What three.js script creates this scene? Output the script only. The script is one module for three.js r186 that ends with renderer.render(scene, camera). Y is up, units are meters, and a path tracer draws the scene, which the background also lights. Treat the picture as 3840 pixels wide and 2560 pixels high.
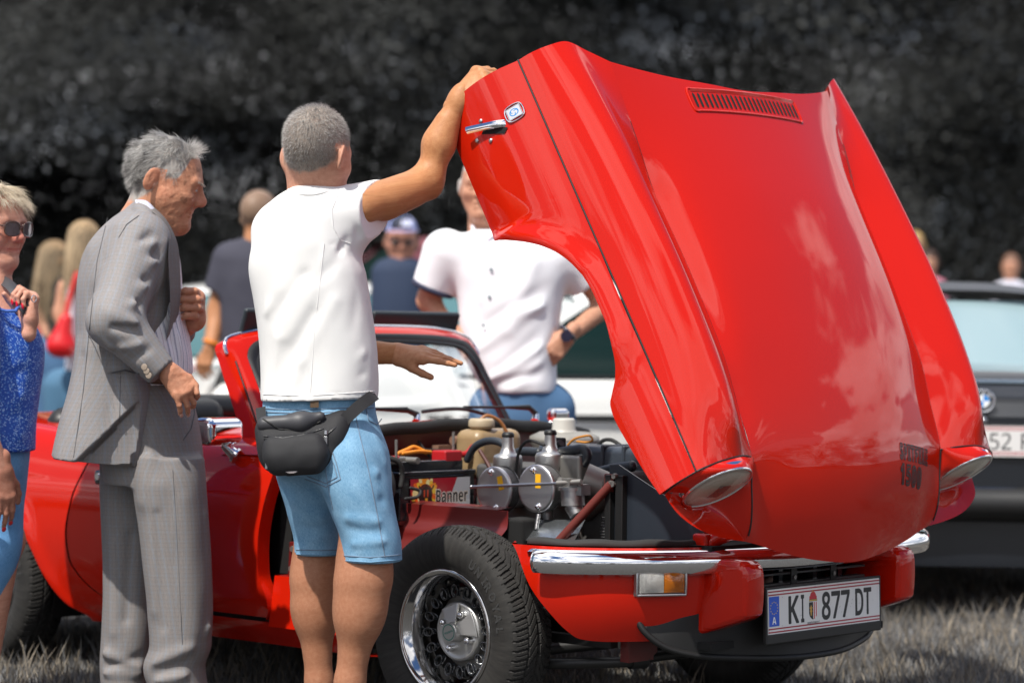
import * as THREE from 'three';
import { RoundedBoxGeometry } from 'three/addons/geometries/RoundedBoxGeometry.js';
import { mergeGeometries, mergeVertices, toCreasedNormals } from 'three/addons/utils/BufferGeometryUtils.js';
import { ImprovedNoise } from 'three/addons/math/ImprovedNoise.js';
import { FontLoader } from 'three/addons/loaders/FontLoader.js';
import { TextGeometry } from 'three/addons/geometries/TextGeometry.js';

// ---------------------------------------------------------------- camera, sky, sun, exposure
const scene = new THREE.Scene();
const FPX = 9599.8, PW = 3840, PH = 2560;                       // focal length in photograph pixels
const camera = new THREE.PerspectiveCamera(2 * Math.atan(PH / 2 / FPX) * 180 / Math.PI, 1024 / 682, 0.1, 400);
camera.position.set(0, 1.1074, 0);
camera.rotation.set(-0.002237, 0, 0.011074, 'YXZ');
camera.focus = 6.85;
camera.userData.fStop = 2.3;
camera.updateMatrixWorld(true);

const SUN = new THREE.Vector3(-0.30, 0.88, 0.30).normalize();
const SKY_GAIN = 0.57;
const noise = new ImprovedNoise();
const fbm = (x, y, z, o = 4) => { let s = 0, a = 0.5; for (let i = 0; i < o; i++) { s += a * noise.noise(x, y, z); x *= 2.03; y *= 2.03; z *= 2.03; a *= 0.5; } return s; };
{
  const w = 2048, h = 1024, d = new Float32Array(w * h * 4);
  for (let j = 0; j < h; j++) for (let i = 0; i < w; i++) {
    const el = (j + 0.5) / h * Math.PI - Math.PI / 2, az = ((i + 0.5) / w - 0.5) * 2 * Math.PI;
    const y = Math.sin(el), x = Math.cos(el) * Math.cos(az), z = Math.cos(el) * Math.sin(az);
    const t = Math.max(y, 0.0), up = Math.pow(1 - t, 3);
    let r = 0.12 + 0.85 * up, g = 0.26 + 0.78 * up, b = 0.62 + 0.50 * up;
    const k = 1 / (t + 0.22), n = fbm(x * k * 1.1 + 30.61, z * k * 1.1 + 2.28, y * 0.7 + 1.3, 7);
    const n2 = fbm(x * k * 2.6 + 13.1, z * k * 2.6 + 2.7, 4.3, 5);
    let c = THREE.MathUtils.smoothstep(n + 0.45 * n2, -0.06, 0.11);
    const lit = 1.5 + 2.0 * THREE.MathUtils.clamp(0.3 - n + 0.5 * n2, 0, 0.6);
    r += (1.12 * lit - r) * c; g += (1.12 * lit - g) * c; b += (1.16 * lit - b) * c;
    if (y < 0) { const q = 0.12; r = g = b = q; }
    const o = (j * w + i) * 4; d[o] = r * SKY_GAIN; d[o + 1] = g * SKY_GAIN; d[o + 2] = b * SKY_GAIN; d[o + 3] = 1;
  }
  const t = new THREE.DataTexture(d, w, h, THREE.RGBAFormat, THREE.FloatType);
  t.mapping = THREE.EquirectangularReflectionMapping; t.magFilter = t.minFilter = THREE.LinearFilter; t.wrapS = THREE.RepeatWrapping; t.needsUpdate = true;
  scene.background = t; scene.environment = t;
}
const sun = new THREE.DirectionalLight(new THREE.Color(1.0, 0.955, 0.88), 4.8);
sun.position.copy(SUN).multiplyScalar(40); sun.target.position.set(0, 0, -8);
sun.castShadow = true; sun.shadow.mapSize.set(4096, 4096); sun.shadow.radius = 1.6;
Object.assign(sun.shadow.camera, { left: -22, right: 22, top: 22, bottom: -22, near: 1, far: 110 });
scene.add(sun, sun.target);
const renderer = new THREE.WebGLRenderer({ antialias: true });
renderer.toneMapping = THREE.LinearToneMapping; renderer.toneMappingExposure = 1.12;
renderer.shadowMap.enabled = true;
// ---------------------------------------------------------------- helpers
function rng(seed) { let a = seed >>> 0; return () => { a = (a + 0x6d2b79f5) | 0; let t = Math.imul(a ^ (a >>> 15), 1 | a); t = (t + Math.imul(t ^ (t >>> 7), 61 | t)) ^ t; return ((t ^ (t >>> 14)) >>> 0) / 4294967296; }; }
const V = (x, y, z) => new THREE.Vector3(x, y, z);
const lerp = (a, b, t) => a + (b - a) * t, clamp = (x, a, b) => Math.min(b, Math.max(a, x)), sstep = (x, a, b) => THREE.MathUtils.smoothstep(x, a, b);
const used = {};
function numbered(name) { const n = used[name] = (used[name] ?? -1) + 1; return n ? name + '_' + String(n).padStart(3, '0') : name; }
function tag(o, label, category, group) { o.userData.label = label; if (category) o.userData.category = category; if (group) o.userData.group = group; return o; }
function thing(name, label, category, group) { const o = new THREE.Group(); o.name = numbered(name); scene.add(o); return tag(o, label, category, group); }
function fix(g) {
  if (!g.index) { const n = g.attributes.position.count, a = new Uint32Array(n); for (let i = 0; i < n; i++) a[i] = i; g.setIndex(new THREE.BufferAttribute(a, 1)); }
  if (!g.attributes.normal) g.computeVertexNormals();
  if (!g.attributes.uv) g.setAttribute('uv', new THREE.BufferAttribute(new Float32Array(g.attributes.position.count * 2), 2));
  for (const k of Object.keys(g.attributes)) if (!['position', 'normal', 'uv', 'color'].includes(k)) g.deleteAttribute(k);
  return g;
}
function merged(list) { list = list.flat(9).map(fix); const c = list.some((g) => g.attributes.color);
  if (c) for (const g of list) if (!g.attributes.color) g.setAttribute('color', new THREE.BufferAttribute(new Float32Array(g.attributes.position.count * 3).fill(1), 3));
  return list.length === 1 ? list[0] : mergeGeometries(list); }
function part(name, geo, mat, parent, label) {                   // one named mesh
  const m = new THREE.Mesh(Array.isArray(geo) ? merged(geo) : fix(geo), mat); m.name = parent ? name : numbered(name); m.castShadow = m.receiveShadow = true;
  if (label) m.userData.label = label; (parent ?? scene).add(m); return m;
}
function std(c, rough = 0.6, metal = 0, extra = {}) { const m = new THREE.MeshPhysicalMaterial({ roughness: rough, metalness: metal, side: THREE.DoubleSide, ...extra }); m.color.setRGB(...(Array.isArray(c) ? c : [c, c, c])); return m; }
const move = (g, x = 0, y = 0, z = 0) => g.translate(x, y, z);
function box(w, h, d, x = 0, y = 0, z = 0, r = 0) { const g = r ? new RoundedBoxGeometry(w, h, d, 2, Math.min(r, w / 2.01, h / 2.01, d / 2.01)) : new THREE.BoxGeometry(w, h, d); return g.translate(x, y, z); }
function pchip(xs, ys) {                                          // monotone cubic through knots
  const n = xs.length, d = [], m = [];
  for (let i = 0; i < n - 1; i++) d[i] = (ys[i + 1] - ys[i]) / (xs[i + 1] - xs[i]);
  m[0] = d[0]; m[n - 1] = d[n - 2];
  for (let i = 1; i < n - 1; i++) m[i] = d[i - 1] * d[i] <= 0 ? 0 : 2 * d[i - 1] * d[i] / (d[i - 1] + d[i]);
  return (x) => { if (x <= xs[0]) return ys[0] + (n > 1 ? m[0] * (x - xs[0]) : 0) * 0; if (x >= xs[n - 1]) return ys[n - 1];
    let i = 0; while (x > xs[i + 1]) i++; const h = xs[i + 1] - xs[i], t = (x - xs[i]) / h, t2 = t * t, t3 = t2 * t;
    return (2 * t3 - 3 * t2 + 1) * ys[i] + (t3 - 2 * t2 + t) * h * m[i] + (-2 * t3 + 3 * t2) * ys[i + 1] + (t3 - t2) * h * m[i + 1]; };
}
const knots = (k) => { const s = [...k].sort((a, b) => a[0] - b[0]); return pchip(s.map((p) => p[0]), s.map((p) => p[1])); };
function grid(nu, nv, f, uv = (u, v) => [u, v], closeU = false) {   // f(u, v) -> [x, y, z]
  const P = new Float32Array((nu + 1) * (nv + 1) * 3), T = new Float32Array((nu + 1) * (nv + 1) * 2), I = [];
  for (let j = 0, k = 0; j <= nv; j++) for (let i = 0; i <= nu; i++, k++) { const p = f(i / nu, j / nv); P[k * 3] = p.x ?? p[0]; P[k * 3 + 1] = p.y ?? p[1]; P[k * 3 + 2] = p.z ?? p[2]; const q = uv(i / nu, j / nv, p); T[k * 2] = q[0]; T[k * 2 + 1] = q[1]; }
  for (let j = 0; j < nv; j++) for (let i = 0; i < nu; i++) { const a = j * (nu + 1) + i, b = a + nu + 1; I.push(a, a + 1, b, a + 1, b + 1, b); }
  const g = new THREE.BufferGeometry(); g.setAttribute('position', new THREE.BufferAttribute(P, 3)); g.setAttribute('uv', new THREE.BufferAttribute(T, 2)); g.setIndex(I); g.computeVertexNormals();
  if (closeU) { const N = g.attributes.normal; for (let j = 0; j <= nv; j++) { const a = j * (nu + 1), b = a + nu, s = V(N.getX(a) + N.getX(b), N.getY(a) + N.getY(b), N.getZ(a) + N.getZ(b)).normalize(); N.setXYZ(a, s.x, s.y, s.z); N.setXYZ(b, s.x, s.y, s.z); } }
  return g;
}
const cat1 = (p0, p1, p2, p3, t) => 0.5 * (2 * p1 + (p2 - p0) * t + (2 * p0 - 5 * p1 + 4 * p2 - p3) * t * t + (3 * p1 - p0 - 3 * p2 + p3) * t * t * t);
function spline3(pts, t) {                                        // Catmull-Rom through points, t in 0..1
  const n = pts.length - 1, f = clamp(t, 0, 1) * n, i = Math.min(n - 1, Math.floor(f)), u = f - i, g = (k) => pts[clamp(k, 0, n)];
  const a = i > 0 ? g(i - 1) : g(0).map((v, k) => 2 * v - g(1)[k]), d = i < n - 1 ? g(i + 2) : g(n).map((v, k) => 2 * v - g(n - 1)[k]);
  return g(i).map((v, k) => cat1(a[k], v, g(i + 1)[k], d[k], u));
}
function tube(pts, r, seg = 32, rad = 8, closed = false) {
  const c = new THREE.CatmullRomCurve3(pts.map((p) => p.isVector3 ? p : V(...p)), closed, 'centripetal'); const g = new THREE.TubeGeometry(c, seg, r, rad, closed);
  if (closed) return g; const caps = []; for (const t of [0, 1]) { const s = new THREE.SphereGeometry(r, rad, 5); const q = c.getPoint(t); s.translate(q.x, q.y, q.z); caps.push(s); } return merged([g, ...caps]);
}
function bar(a, b, r0, r1 = r0, rad = 12) { a = a.isVector3 ? a : V(...a); b = b.isVector3 ? b : V(...b); const d = b.clone().sub(a), g = new THREE.CylinderGeometry(r1, r0, d.length(), rad, 1); g.applyQuaternion(new THREE.Quaternion().setFromUnitVectors(V(0, 1, 0), d.normalize())); return g.translate((a.x + b.x) / 2, (a.y + b.y) / 2, (a.z + b.z) / 2); }
function aim(g, dir, pos) { g.applyQuaternion(new THREE.Quaternion().setFromUnitVectors(V(0, 1, 0), dir.clone().normalize())); return g.translate(pos.x, pos.y, pos.z); }   // local y turned to dir
function lathe(pts, seg = 48) { return new THREE.LatheGeometry(pts.map((p) => new THREE.Vector2(p[0], p[1])), seg); }
function prism(pts, depth, bevel = 0) { const s = new THREE.Shape(pts.map((p) => new THREE.Vector2(p[0], p[1]))); return new THREE.ExtrudeGeometry(s, { depth, bevelEnabled: bevel > 0, bevelSize: bevel, bevelThickness: bevel, bevelSegments: 2, curveSegments: 8 }); }
function canvasTex(w, h, draw, srgb = true, repeat) { const c = document.createElement('canvas'); c.width = w; c.height = h; draw(c.getContext('2d'), w, h); const t = new THREE.CanvasTexture(c); if (srgb) t.colorSpace = THREE.SRGBColorSpace; t.wrapS = t.wrapT = THREE.RepeatWrapping; if (repeat) t.repeat.set(...repeat); return t; }
function dataTex(w, h, f, srgb = false) { const d = new Uint8Array(w * h * 4); for (let y = 0; y < h; y++) for (let x = 0; x < w; x++) { const c = f(x, y), o = (y * w + x) * 4; if (Array.isArray(c)) { d[o] = c[0]; d[o + 1] = c[1]; d[o + 2] = c[2]; } else d[o] = d[o + 1] = d[o + 2] = c; d[o + 3] = 255; }
  const t = new THREE.DataTexture(d, w, h); t.magFilter = THREE.LinearFilter; t.minFilter = THREE.LinearFilter; t.wrapS = t.wrapT = THREE.RepeatWrapping; if (srgb) t.colorSpace = THREE.SRGBColorSpace; t.needsUpdate = true; return t; }
// turning a place in the photograph into a place in the world, at a known distance or on a known plane of the car
function ray(px, py) { return V((px - PW / 2) / FPX, (PH / 2 - py) / FPX, -1).applyQuaternion(camera.quaternion); }
function at(px, py, Z) { return camera.position.clone().addScaledVector(ray(px, py), Z); }
const CAR = { a: 0.742072, x: 0.289697, z: -7.535455 };
const toCar = (p) => { const x = p.x - CAR.x, z = p.z - CAR.z, c = Math.cos(CAR.a), s = Math.sin(CAR.a); return V(x * c + z * s, p.y, -x * s + z * c); };
const carOrigin = toCar(camera.position), carRay = (px, py) => toCar(camera.position.clone().add(ray(px, py))).sub(carOrigin);
function onCar(px, py, axis, value) { const r = carRay(px, py); return carOrigin.clone().addScaledVector(r, (value - carOrigin[axis]) / r[axis]); }
const onZ = (px, py, z) => onCar(px, py, 'z', z), onX = (px, py, x) => onCar(px, py, 'x', x), onY = (px, py, y) => onCar(px, py, 'y', y);
// ---------------------------------------------------------------- ground, grass, woods
{
  const tex = dataTex(1024, 1024, (x, y) => { const a = noise.noise(x * 0.09, y * 0.09, 1), b = noise.noise(x * 0.31, y * 0.31, 5), c = noise.noise(x * 0.9, y * 0.9, 9); const v = clamp(112 + 34 * a + 34 * b + 40 * c, 30, 205); return [v, v * 0.995, v * 0.98]; }, true);
  tex.repeat.set(260, 260);
  const m = std([0.42, 0.42, 0.415], 1); m.map = tex; m.bumpMap = tex; m.bumpScale = 0.03;
  const g = new THREE.PlaneGeometry(340, 340).rotateX(-Math.PI / 2);
  const o = part('ground', g, m); o.userData.kind = 'structure';
}
function bladeTuft(seed, n, h, spread, wdt) {
  const R = rng(seed), P = [], C = [], I = [];
  for (let k = 0; k < n; k++) {
    const a = R() * 6.283, lean = 0.15 + 0.75 * R() * R(), H = h * (0.45 + 0.65 * R()), x0 = (R() - 0.5) * spread, z0 = (R() - 0.5) * spread, w = wdt * (0.6 + 0.7 * R()), b = P.length / 3, ta = R() * 6.283;
    const tone = 0.7 + 0.6 * R(), tan = R() < 0.07 ? 1 : 0;
    for (let j = 0; j < 3; j++) { const t = j / 3, q = lean * t * t * H, x = x0 + Math.cos(a) * q, z = z0 + Math.sin(a) * q, y = H * t * (1 - 0.25 * lean * t), ww = w * (1 - 0.5 * t);
      P.push(x - Math.cos(ta) * ww, y, z - Math.sin(ta) * ww, x + Math.cos(ta) * ww, y, z + Math.sin(ta) * ww); }
    P.push(x0 + Math.cos(a) * lean * H, H * (1 - 0.25 * lean), z0 + Math.sin(a) * lean * H);
    for (let j = 0; j < 7; j++) C.push(tone * (tan ? 1.3 : 1), tone * (tan ? 1.12 : 1), tone * (tan ? 0.88 : 1.0));
    for (let j = 0; j < 2; j++) I.push(b + 2 * j, b + 2 * j + 1, b + 2 * j + 2, b + 2 * j + 1, b + 2 * j + 3, b + 2 * j + 2);
    I.push(b + 4, b + 5, b + 6);
  }
  const g = new THREE.BufferGeometry(); g.setAttribute('position', new THREE.Float32BufferAttribute(P, 3)); g.setAttribute('color', new THREE.Float32BufferAttribute(C, 3)); g.setIndex(I); g.computeVertexNormals(); return fix(g);
}
function grassField(label, geo, rects, seed, tall) {
  const R = rng(seed), M = [];
  const mat = std([0.20, 0.20, 0.20], 0.8); mat.vertexColors = true; mat.transmission = 0; mat.specularIntensity = 0.3;
  for (const [x0, x1, z0, z1, n] of rects) for (let i = 0; i < n; i++) {
    const x = lerp(x0, x1, R()), z = -lerp(z0, z1, R()), c = fbm(x * 0.9, z * 0.9, 2.2, 3);
    const s = (0.7 + 0.6 * R()) * (1 + 0.55 * c) * tall, q = new THREE.Matrix4().compose(V(x, -0.012, z), new THREE.Quaternion().setFromEuler(new THREE.Euler((R() - 0.5) * 0.5, R() * 6.283, (R() - 0.5) * 0.5)), V(s, s, s));
    M.push([q, 0.62 + 0.75 * R() * R() + 0.9 * c]);
  }
  const im = new THREE.InstancedMesh(geo, mat, M.length); im.name = numbered('grass'); const col = new THREE.Color();
  M.forEach(([q, t], i) => { im.setMatrixAt(i, q); t = clamp(t, 0.35, 1.6); im.setColorAt(i, col.setRGB(t, t, t)); });
  im.userData.kind = 'stuff'; tag(im, label); scene.add(im); return im;
}
grassField('short dry grey grass of the meadow under and around the cars', bladeTuft(5, 12, 0.052, 0.07, 0.0020), [[0.7, 4.6, 7.6, 13.5, 26000], [-2.6, 0.9, 7.7, 9.4, 15000], [-5, 1, 9.4, 13, 7000], [-10, 10, 13, 30, 16000]], 11, 1);
grassField('taller grass stalks standing out of the meadow beside the cars', bladeTuft(8, 3, 0.13, 0.05, 0.0022), [[0.9, 4.4, 8.0, 13, 2600], [-2.6, 0.8, 7.9, 8.9, 1500]], 12, 1);

function leafCluster(seed, n, r, leaf) {
  const R = rng(seed), P = [], C = [], I = [];
  for (let k = 0; k < n; k++) {
    const u = R() * 2 - 1, a = R() * 6.283, q = Math.sqrt(1 - u * u), rr = r * Math.cbrt(R()), c = V(q * Math.cos(a) * rr, u * rr * 0.7, q * Math.sin(a) * rr);
    const n1 = V((R() - 0.5) * 0.9, 0.5 + 0.4 * R(), (R() - 0.5) * 0.9 + 0.25).normalize(), t1 = V(R() - 0.5, R() - 0.5, R() - 0.5).cross(n1).normalize(), b1 = n1.clone().cross(t1), L = leaf * (0.6 + 0.8 * R()), b = P.length / 3, tone = 0.8 + 0.4 * R();
    for (const [s, t] of [[-1, 0], [0, -0.55], [1, 0], [0, 0.55]]) { const p = c.clone().addScaledVector(t1, s * L).addScaledVector(b1, t * L); P.push(p.x, p.y, p.z); C.push(tone, tone, tone); }
    I.push(b, b + 1, b + 2, b, b + 2, b + 3);
  }
  const g = new THREE.BufferGeometry(); g.setAttribute('position', new THREE.Float32BufferAttribute(P, 3)); g.setAttribute('color', new THREE.Float32BufferAttribute(C, 3)); g.setIndex(I); g.computeVertexNormals(); return fix(g);
}
function wood(label, seed, n, place, tone) {
  const R = rng(seed), mat = std([0.050, 0.051, 0.050], 1, 0, { transmission: 0.4, thickness: 0, specularIntensity: 0 }); mat.vertexColors = true;
  const im = new THREE.InstancedMesh(leafCluster(seed, 640, 1.0, 0.033), mat, n), col = new THREE.Color(); im.name = numbered('wood');
  for (let i = 0; i < n; i++) {
    const p = place(R), s = 0.7 + 0.9 * R();
    im.setMatrixAt(i, new THREE.Matrix4().compose(p, new THREE.Quaternion().setFromEuler(new THREE.Euler((R() - 0.5) * 0.8, R() * 6.283, (R() - 0.5) * 0.8)), V(s * 1.25, s * 0.8, s)));
    const c = tone * clamp(0.66 + 2.9 * fbm(p.x * 0.24, p.y * 0.7, p.z * 0.26, 3) + 0.2 * R(), 0.14, 2.6); im.setColorAt(i, col.setRGB(c, c * 1.01, c));
  }
  im.userData.kind = 'stuff'; tag(im, label); scene.add(im);
}
wood('dark grey wood filling the whole background behind the cars', 21, 5200, (R) => { const x = (R() * 2 - 1) * 19, y = R() * R() * 1.2 + R() * 11.5, bulge = 2.4 * fbm(x * 0.22, y * 0.3, 3.3, 3); return V(x, y + 0.2, -37 - 0.28 * y + bulge * 2 - 5.5 * Math.pow(R(), 2)); }, 1.5);
wood('dark grey wood across the meadow behind the viewer', 22, 2600, (R) => { const a = (0.36 + 1.28 * R()) * Math.PI, r = 46 + 6 * R(); return V(Math.sin(a) * r, R() * 7 + 0.2, -Math.cos(a) * r); }, 1.1);
// ---------------------------------------------------------------- the red sports car (x forward, y up, z to its right; origin on the ground under the front axle)
const PAINT = std([0.52, 0.0115, 0.0022], 0.5, 0, { clearcoat: 1, clearcoatRoughness: 0.012, specularIntensity: 0 }); PAINT.name = 'red_paint';
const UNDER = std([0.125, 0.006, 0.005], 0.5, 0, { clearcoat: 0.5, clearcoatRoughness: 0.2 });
const CHROME = std([0.88, 0.88, 0.89], 0.05, 1), STEEL = std([0.55, 0.55, 0.56], 0.32, 1), ALU = std([0.50, 0.50, 0.49], 0.42, 1), DULL = std([0.30, 0.29, 0.27], 0.5, 0.8);
const RUBBER = std(0.018, 0.75), BLACK = std(0.012, 0.45), GLOSSBLACK = std([0.012, 0.014, 0.018], 0.25, 0, { clearcoat: 1, clearcoatRoughness: 0.08 }), SLATE = std([0.035, 0.045, 0.06], 0.42, 0, { clearcoat: 0.4, clearcoatRoughness: 0.25 }), DARK = std(0.006, 0.9), TRIM = std(0.02, 0.6);
const GLASS = std([0.97, 0.99, 0.99], 0.01, 0, { transmission: 1, ior: 1.5, thickness: 0 });
const car = thing('red_sports_car', 'red vintage sports car with its whole bonnet tilted open showing the engine', 'car');
car.position.set(CAR.x, 0, CAR.z); car.rotation.y = -CAR.a;

// --- bonnet, drawn closed and turned 60 degrees about its front hinge
const PIV = [0.75, 0.5], PHI = Math.PI / 3;
const toOpen = (p) => V(PIV[0] + (p[0] - PIV[0]) * Math.cos(PHI) + (p[1] - PIV[1]) * Math.sin(PHI), PIV[1] - (p[0] - PIV[0]) * Math.sin(PHI) + (p[1] - PIV[1]) * Math.cos(PHI), p[2]);
const C = (p) => [p[0] - PIV[0], p[1] - PIV[1], p[2]];
function lane(list) { const y = knots(list.map((p) => [p[0], p[1]])), z = knots(list.map((p) => [p[0], p[2]])), xs = list.map((p) => p[0]); return { x0: Math.min(...xs), x1: Math.max(...xs), at: (x) => [x, y(x), z(x)] }; }
const VAL = [[-0.585, 0.882, 0.50], [-0.35, 0.848, 0.485], [-0.19, 0.822, 0.472], [0, 0.819, 0.464], [0.18, 0.811, 0.459], [0.28, 0.803, 0.456], [0.41, 0.775, 0.45], [0.53, 0.750, 0.443], [0.60, 0.712, 0.441], [0.65, 0.684, 0.439], [0.69, 0.655, 0.436], [0.715, 0.629, 0.433], [0.722, 0.610, 0.43]];
const CENTRE = [
  lane([[-0.51, 0.925, 0], [-0.2, 0.922, 0], [0, 0.910, 0], [0.2, 0.884, 0], [0.35, 0.856, 0], [0.5, 0.815, 0], [0.6, 0.772, 0], [0.7, 0.706, 0], [0.77, 0.645, 0], [0.806, 0.604, 0]]),
  lane([[-0.522, 0.920, 0.16], [-0.2, 0.917, 0.16], [0, 0.904, 0.16], [0.2, 0.878, 0.16], [0.35, 0.850, 0.16], [0.5, 0.808, 0.16], [0.6, 0.764, 0.16], [0.7, 0.694, 0.16], [0.76, 0.636, 0.16], [0.788, 0.602, 0.16]]),
  lane([[-0.54, 0.907, 0.31], [-0.2, 0.898, 0.30], [0, 0.886, 0.30], [0.2, 0.862, 0.295], [0.35, 0.833, 0.29], [0.5, 0.790, 0.29], [0.6, 0.744, 0.29], [0.68, 0.686, 0.29], [0.735, 0.634, 0.29], [0.760, 0.605, 0.29]]),
  lane([[-0.565, 0.893, 0.43], [-0.35, 0.878, 0.41], [-0.19, 0.870, 0.405], [0, 0.862, 0.40], [0.2, 0.842, 0.396], [0.41, 0.797, 0.388], [0.53, 0.760, 0.385], [0.6, 0.722, 0.38], [0.66, 0.680, 0.38], [0.71, 0.634, 0.38], [0.735, 0.609, 0.378]]),
  lane(VAL)];
const sCenter = (s, j) => { const l = CENTRE[j]; return l.at(lerp(l.x0, l.x1, s)); };
const centrePoint = (s, w) => { const pts = [0, 1, 2, 3, 4].map((j) => sCenter(s, j)), q = [pts[1], pts[0], ...pts.slice(1)]; q[0] = [pts[1][0], pts[1][1], -pts[1][2]]; const n = 5; return spline3(q, (1 + w * 4) / n); };   // w 0 centre .. 1 valley
function centreAt(x, z) { let lo = 0, hi = 1, w = Math.abs(z) / 0.44; for (let k = 0; k < 8; k++) { lo = 0; hi = 1; for (let i = 0; i < 24; i++) { const m = (lo + hi) / 2; if (centrePoint(m, w)[0] < x) lo = m; else hi = m; } const q = centrePoint(lo, w); w = clamp(w + (Math.abs(z) - q[2]) / 0.45, 0, 1); } const q = centrePoint(lo, w); return [x, q[1], z]; }
const WING = [
  lane([...VAL.slice(0, 7), [0.53, 0.750, 0.443], [0.548, 0.745, 0.441]]),
  lane([[-0.625, 0.866, 0.555], [-0.35, 0.864, 0.535], [-0.19, 0.856, 0.525], [0, 0.853, 0.52], [0.28, 0.840, 0.513], [0.41, 0.815, 0.506], [0.50, 0.790, 0.498], [0.554, 0.772, 0.496]]),
  lane([[-0.655, 0.857, 0.612], [-0.497, 0.871, 0.606], [-0.296, 0.882, 0.598], [0, 0.886, 0.592], [0.178, 0.880, 0.588], [0.367, 0.863, 0.582], [0.464, 0.842, 0.576], [0.562, 0.789, 0.562]]),
  lane([[-0.658, 0.830, 0.654], [-0.4, 0.843, 0.650], [0, 0.856, 0.640], [0.2, 0.850, 0.636], [0.4, 0.828, 0.632], [0.568, 0.777, 0.628]]),
  lane([[-0.659, 0.788, 0.685], [-0.3, 0.793, 0.681], [0, 0.800, 0.678], [0.4, 0.787, 0.670], [0.573, 0.762, 0.666]]),
  lane([[-0.659, 0.747, 0.700], [0, 0.748, 0.697], [0.4, 0.745, 0.692], [0.52, 0.743, 0.691], [0.576, 0.742, 0.690]])];
const wingPoint = (s, w) => spline3(WING.map((l) => l.at(lerp(l.x0, l.x1, s))), w);
const seamAt = (s) => WING[5].at(lerp(WING[5].x0, WING[5].x1, s));
const lowY = knots([[-0.66, 0.456], [-0.30, 0.455], [-0.268, 0.460], [-0.255, 0.485], [-0.227, 0.528], [-0.19, 0.579], [-0.15, 0.623], [-0.109, 0.655], [-0.063, 0.677], [-0.018, 0.690], [0.041, 0.695], [0.106, 0.695], [0.163, 0.689], [0.216, 0.676], [0.257, 0.655], [0.288, 0.628], [0.312, 0.607], [0.345, 0.602], [0.44, 0.613], [0.516, 0.625], [0.59, 0.641]]);
const sideZ = knots([[0.44, 0.716], [0.50, 0.732], [0.56, 0.740], [0.62, 0.739], [0.68, 0.728], [0.72, 0.712], [0.747, 0.699]]);
const rearX = knots([[0.456, -0.591], [0.50, -0.636], [0.57, -0.672], [0.65, -0.668], [0.747, -0.659]]), frontX = knots([[0.62, 0.588], [0.69, 0.581], [0.742, 0.576]]);
const ARCHC = [0.035, 0.30];
function sidePoint(u, v) {
  let x = lerp(-0.659, 0.576, u); const top = lerp(0.747, 0.742, u), yl = lowY(x), y = lerp(top, yl, v);
  x += (rearX(y) + 0.659) * Math.max(0, 1 - u * 5) + (frontX(y) - 0.576) * Math.max(0, u * 5 - 4);
  let z = lerp(sideZ(y), sideZ(y) - 0.008, u);
  if (x > -0.30 && x < 0.34) { const d = (y - yl) * Math.cos(Math.atan((lowY(x + 0.01) - lowY(x - 0.01)) / 0.02)); z += 0.017 * Math.exp(-Math.pow((d - 0.012) / 0.028, 2)) * sstep(x, -0.30, -0.25) * (1 - sstep(x, 0.15, 0.30)) * clamp((top - yl) / 0.06, 0, 1); }
  return [x, y, z];
}
const mirrorZ = (f) => (u, v) => { const p = f(u, v); return [p[0], p[1], -p[2]]; };
const both = (nu, nv, f) => [grid(nu, nv, (u, v) => C(f(u, v))), grid(nu, nv, (u, v) => C(mirrorZ(f)(u, v)))];
const bonnetGeo = [];
bonnetGeo.push(grid(90, 56, (u, v) => { const w = v * 2 - 1, p = centrePoint(u, Math.abs(w)); return C([p[0], p[1], w < 0 ? -p[2] : p[2]]); }));
bonnetGeo.push(...both(90, 40, (u, v) => wingPoint(u, v)));
bonnetGeo.push(...both(150, 34, sidePoint));
bonnetGeo.push(...both(150, 6, (u, v) => { const p = sidePoint(u, 1); return [p[0], p[1] + 0.012 * v * v, p[2] - 0.045 * v]; }));            // turned-in lower edge
bonnetGeo.push(...both(60, 3, (u, v) => { const p = wingPoint(0, u); return [p[0] + 0.012 * v, p[1] - 0.03 * v, p[2]]; }));                      // turned-in rear edge
bonnetGeo.push(grid(60, 3, (u, v) => { const w = u * 2 - 1, p = centrePoint(0, Math.abs(w)); return C([p[0] + 0.012 * v, p[1] - 0.03 * v, w < 0 ? -p[2] : p[2]]); }));
bonnetGeo.push(grid(60, 4, (u, v) => { const w = u * 2 - 1, p = centrePoint(1, Math.abs(w)); return C([p[0] - 0.05 * v, p[1] - 0.008 * Math.sin(v * 3), w < 0 ? -p[2] : p[2]]); }));
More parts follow.
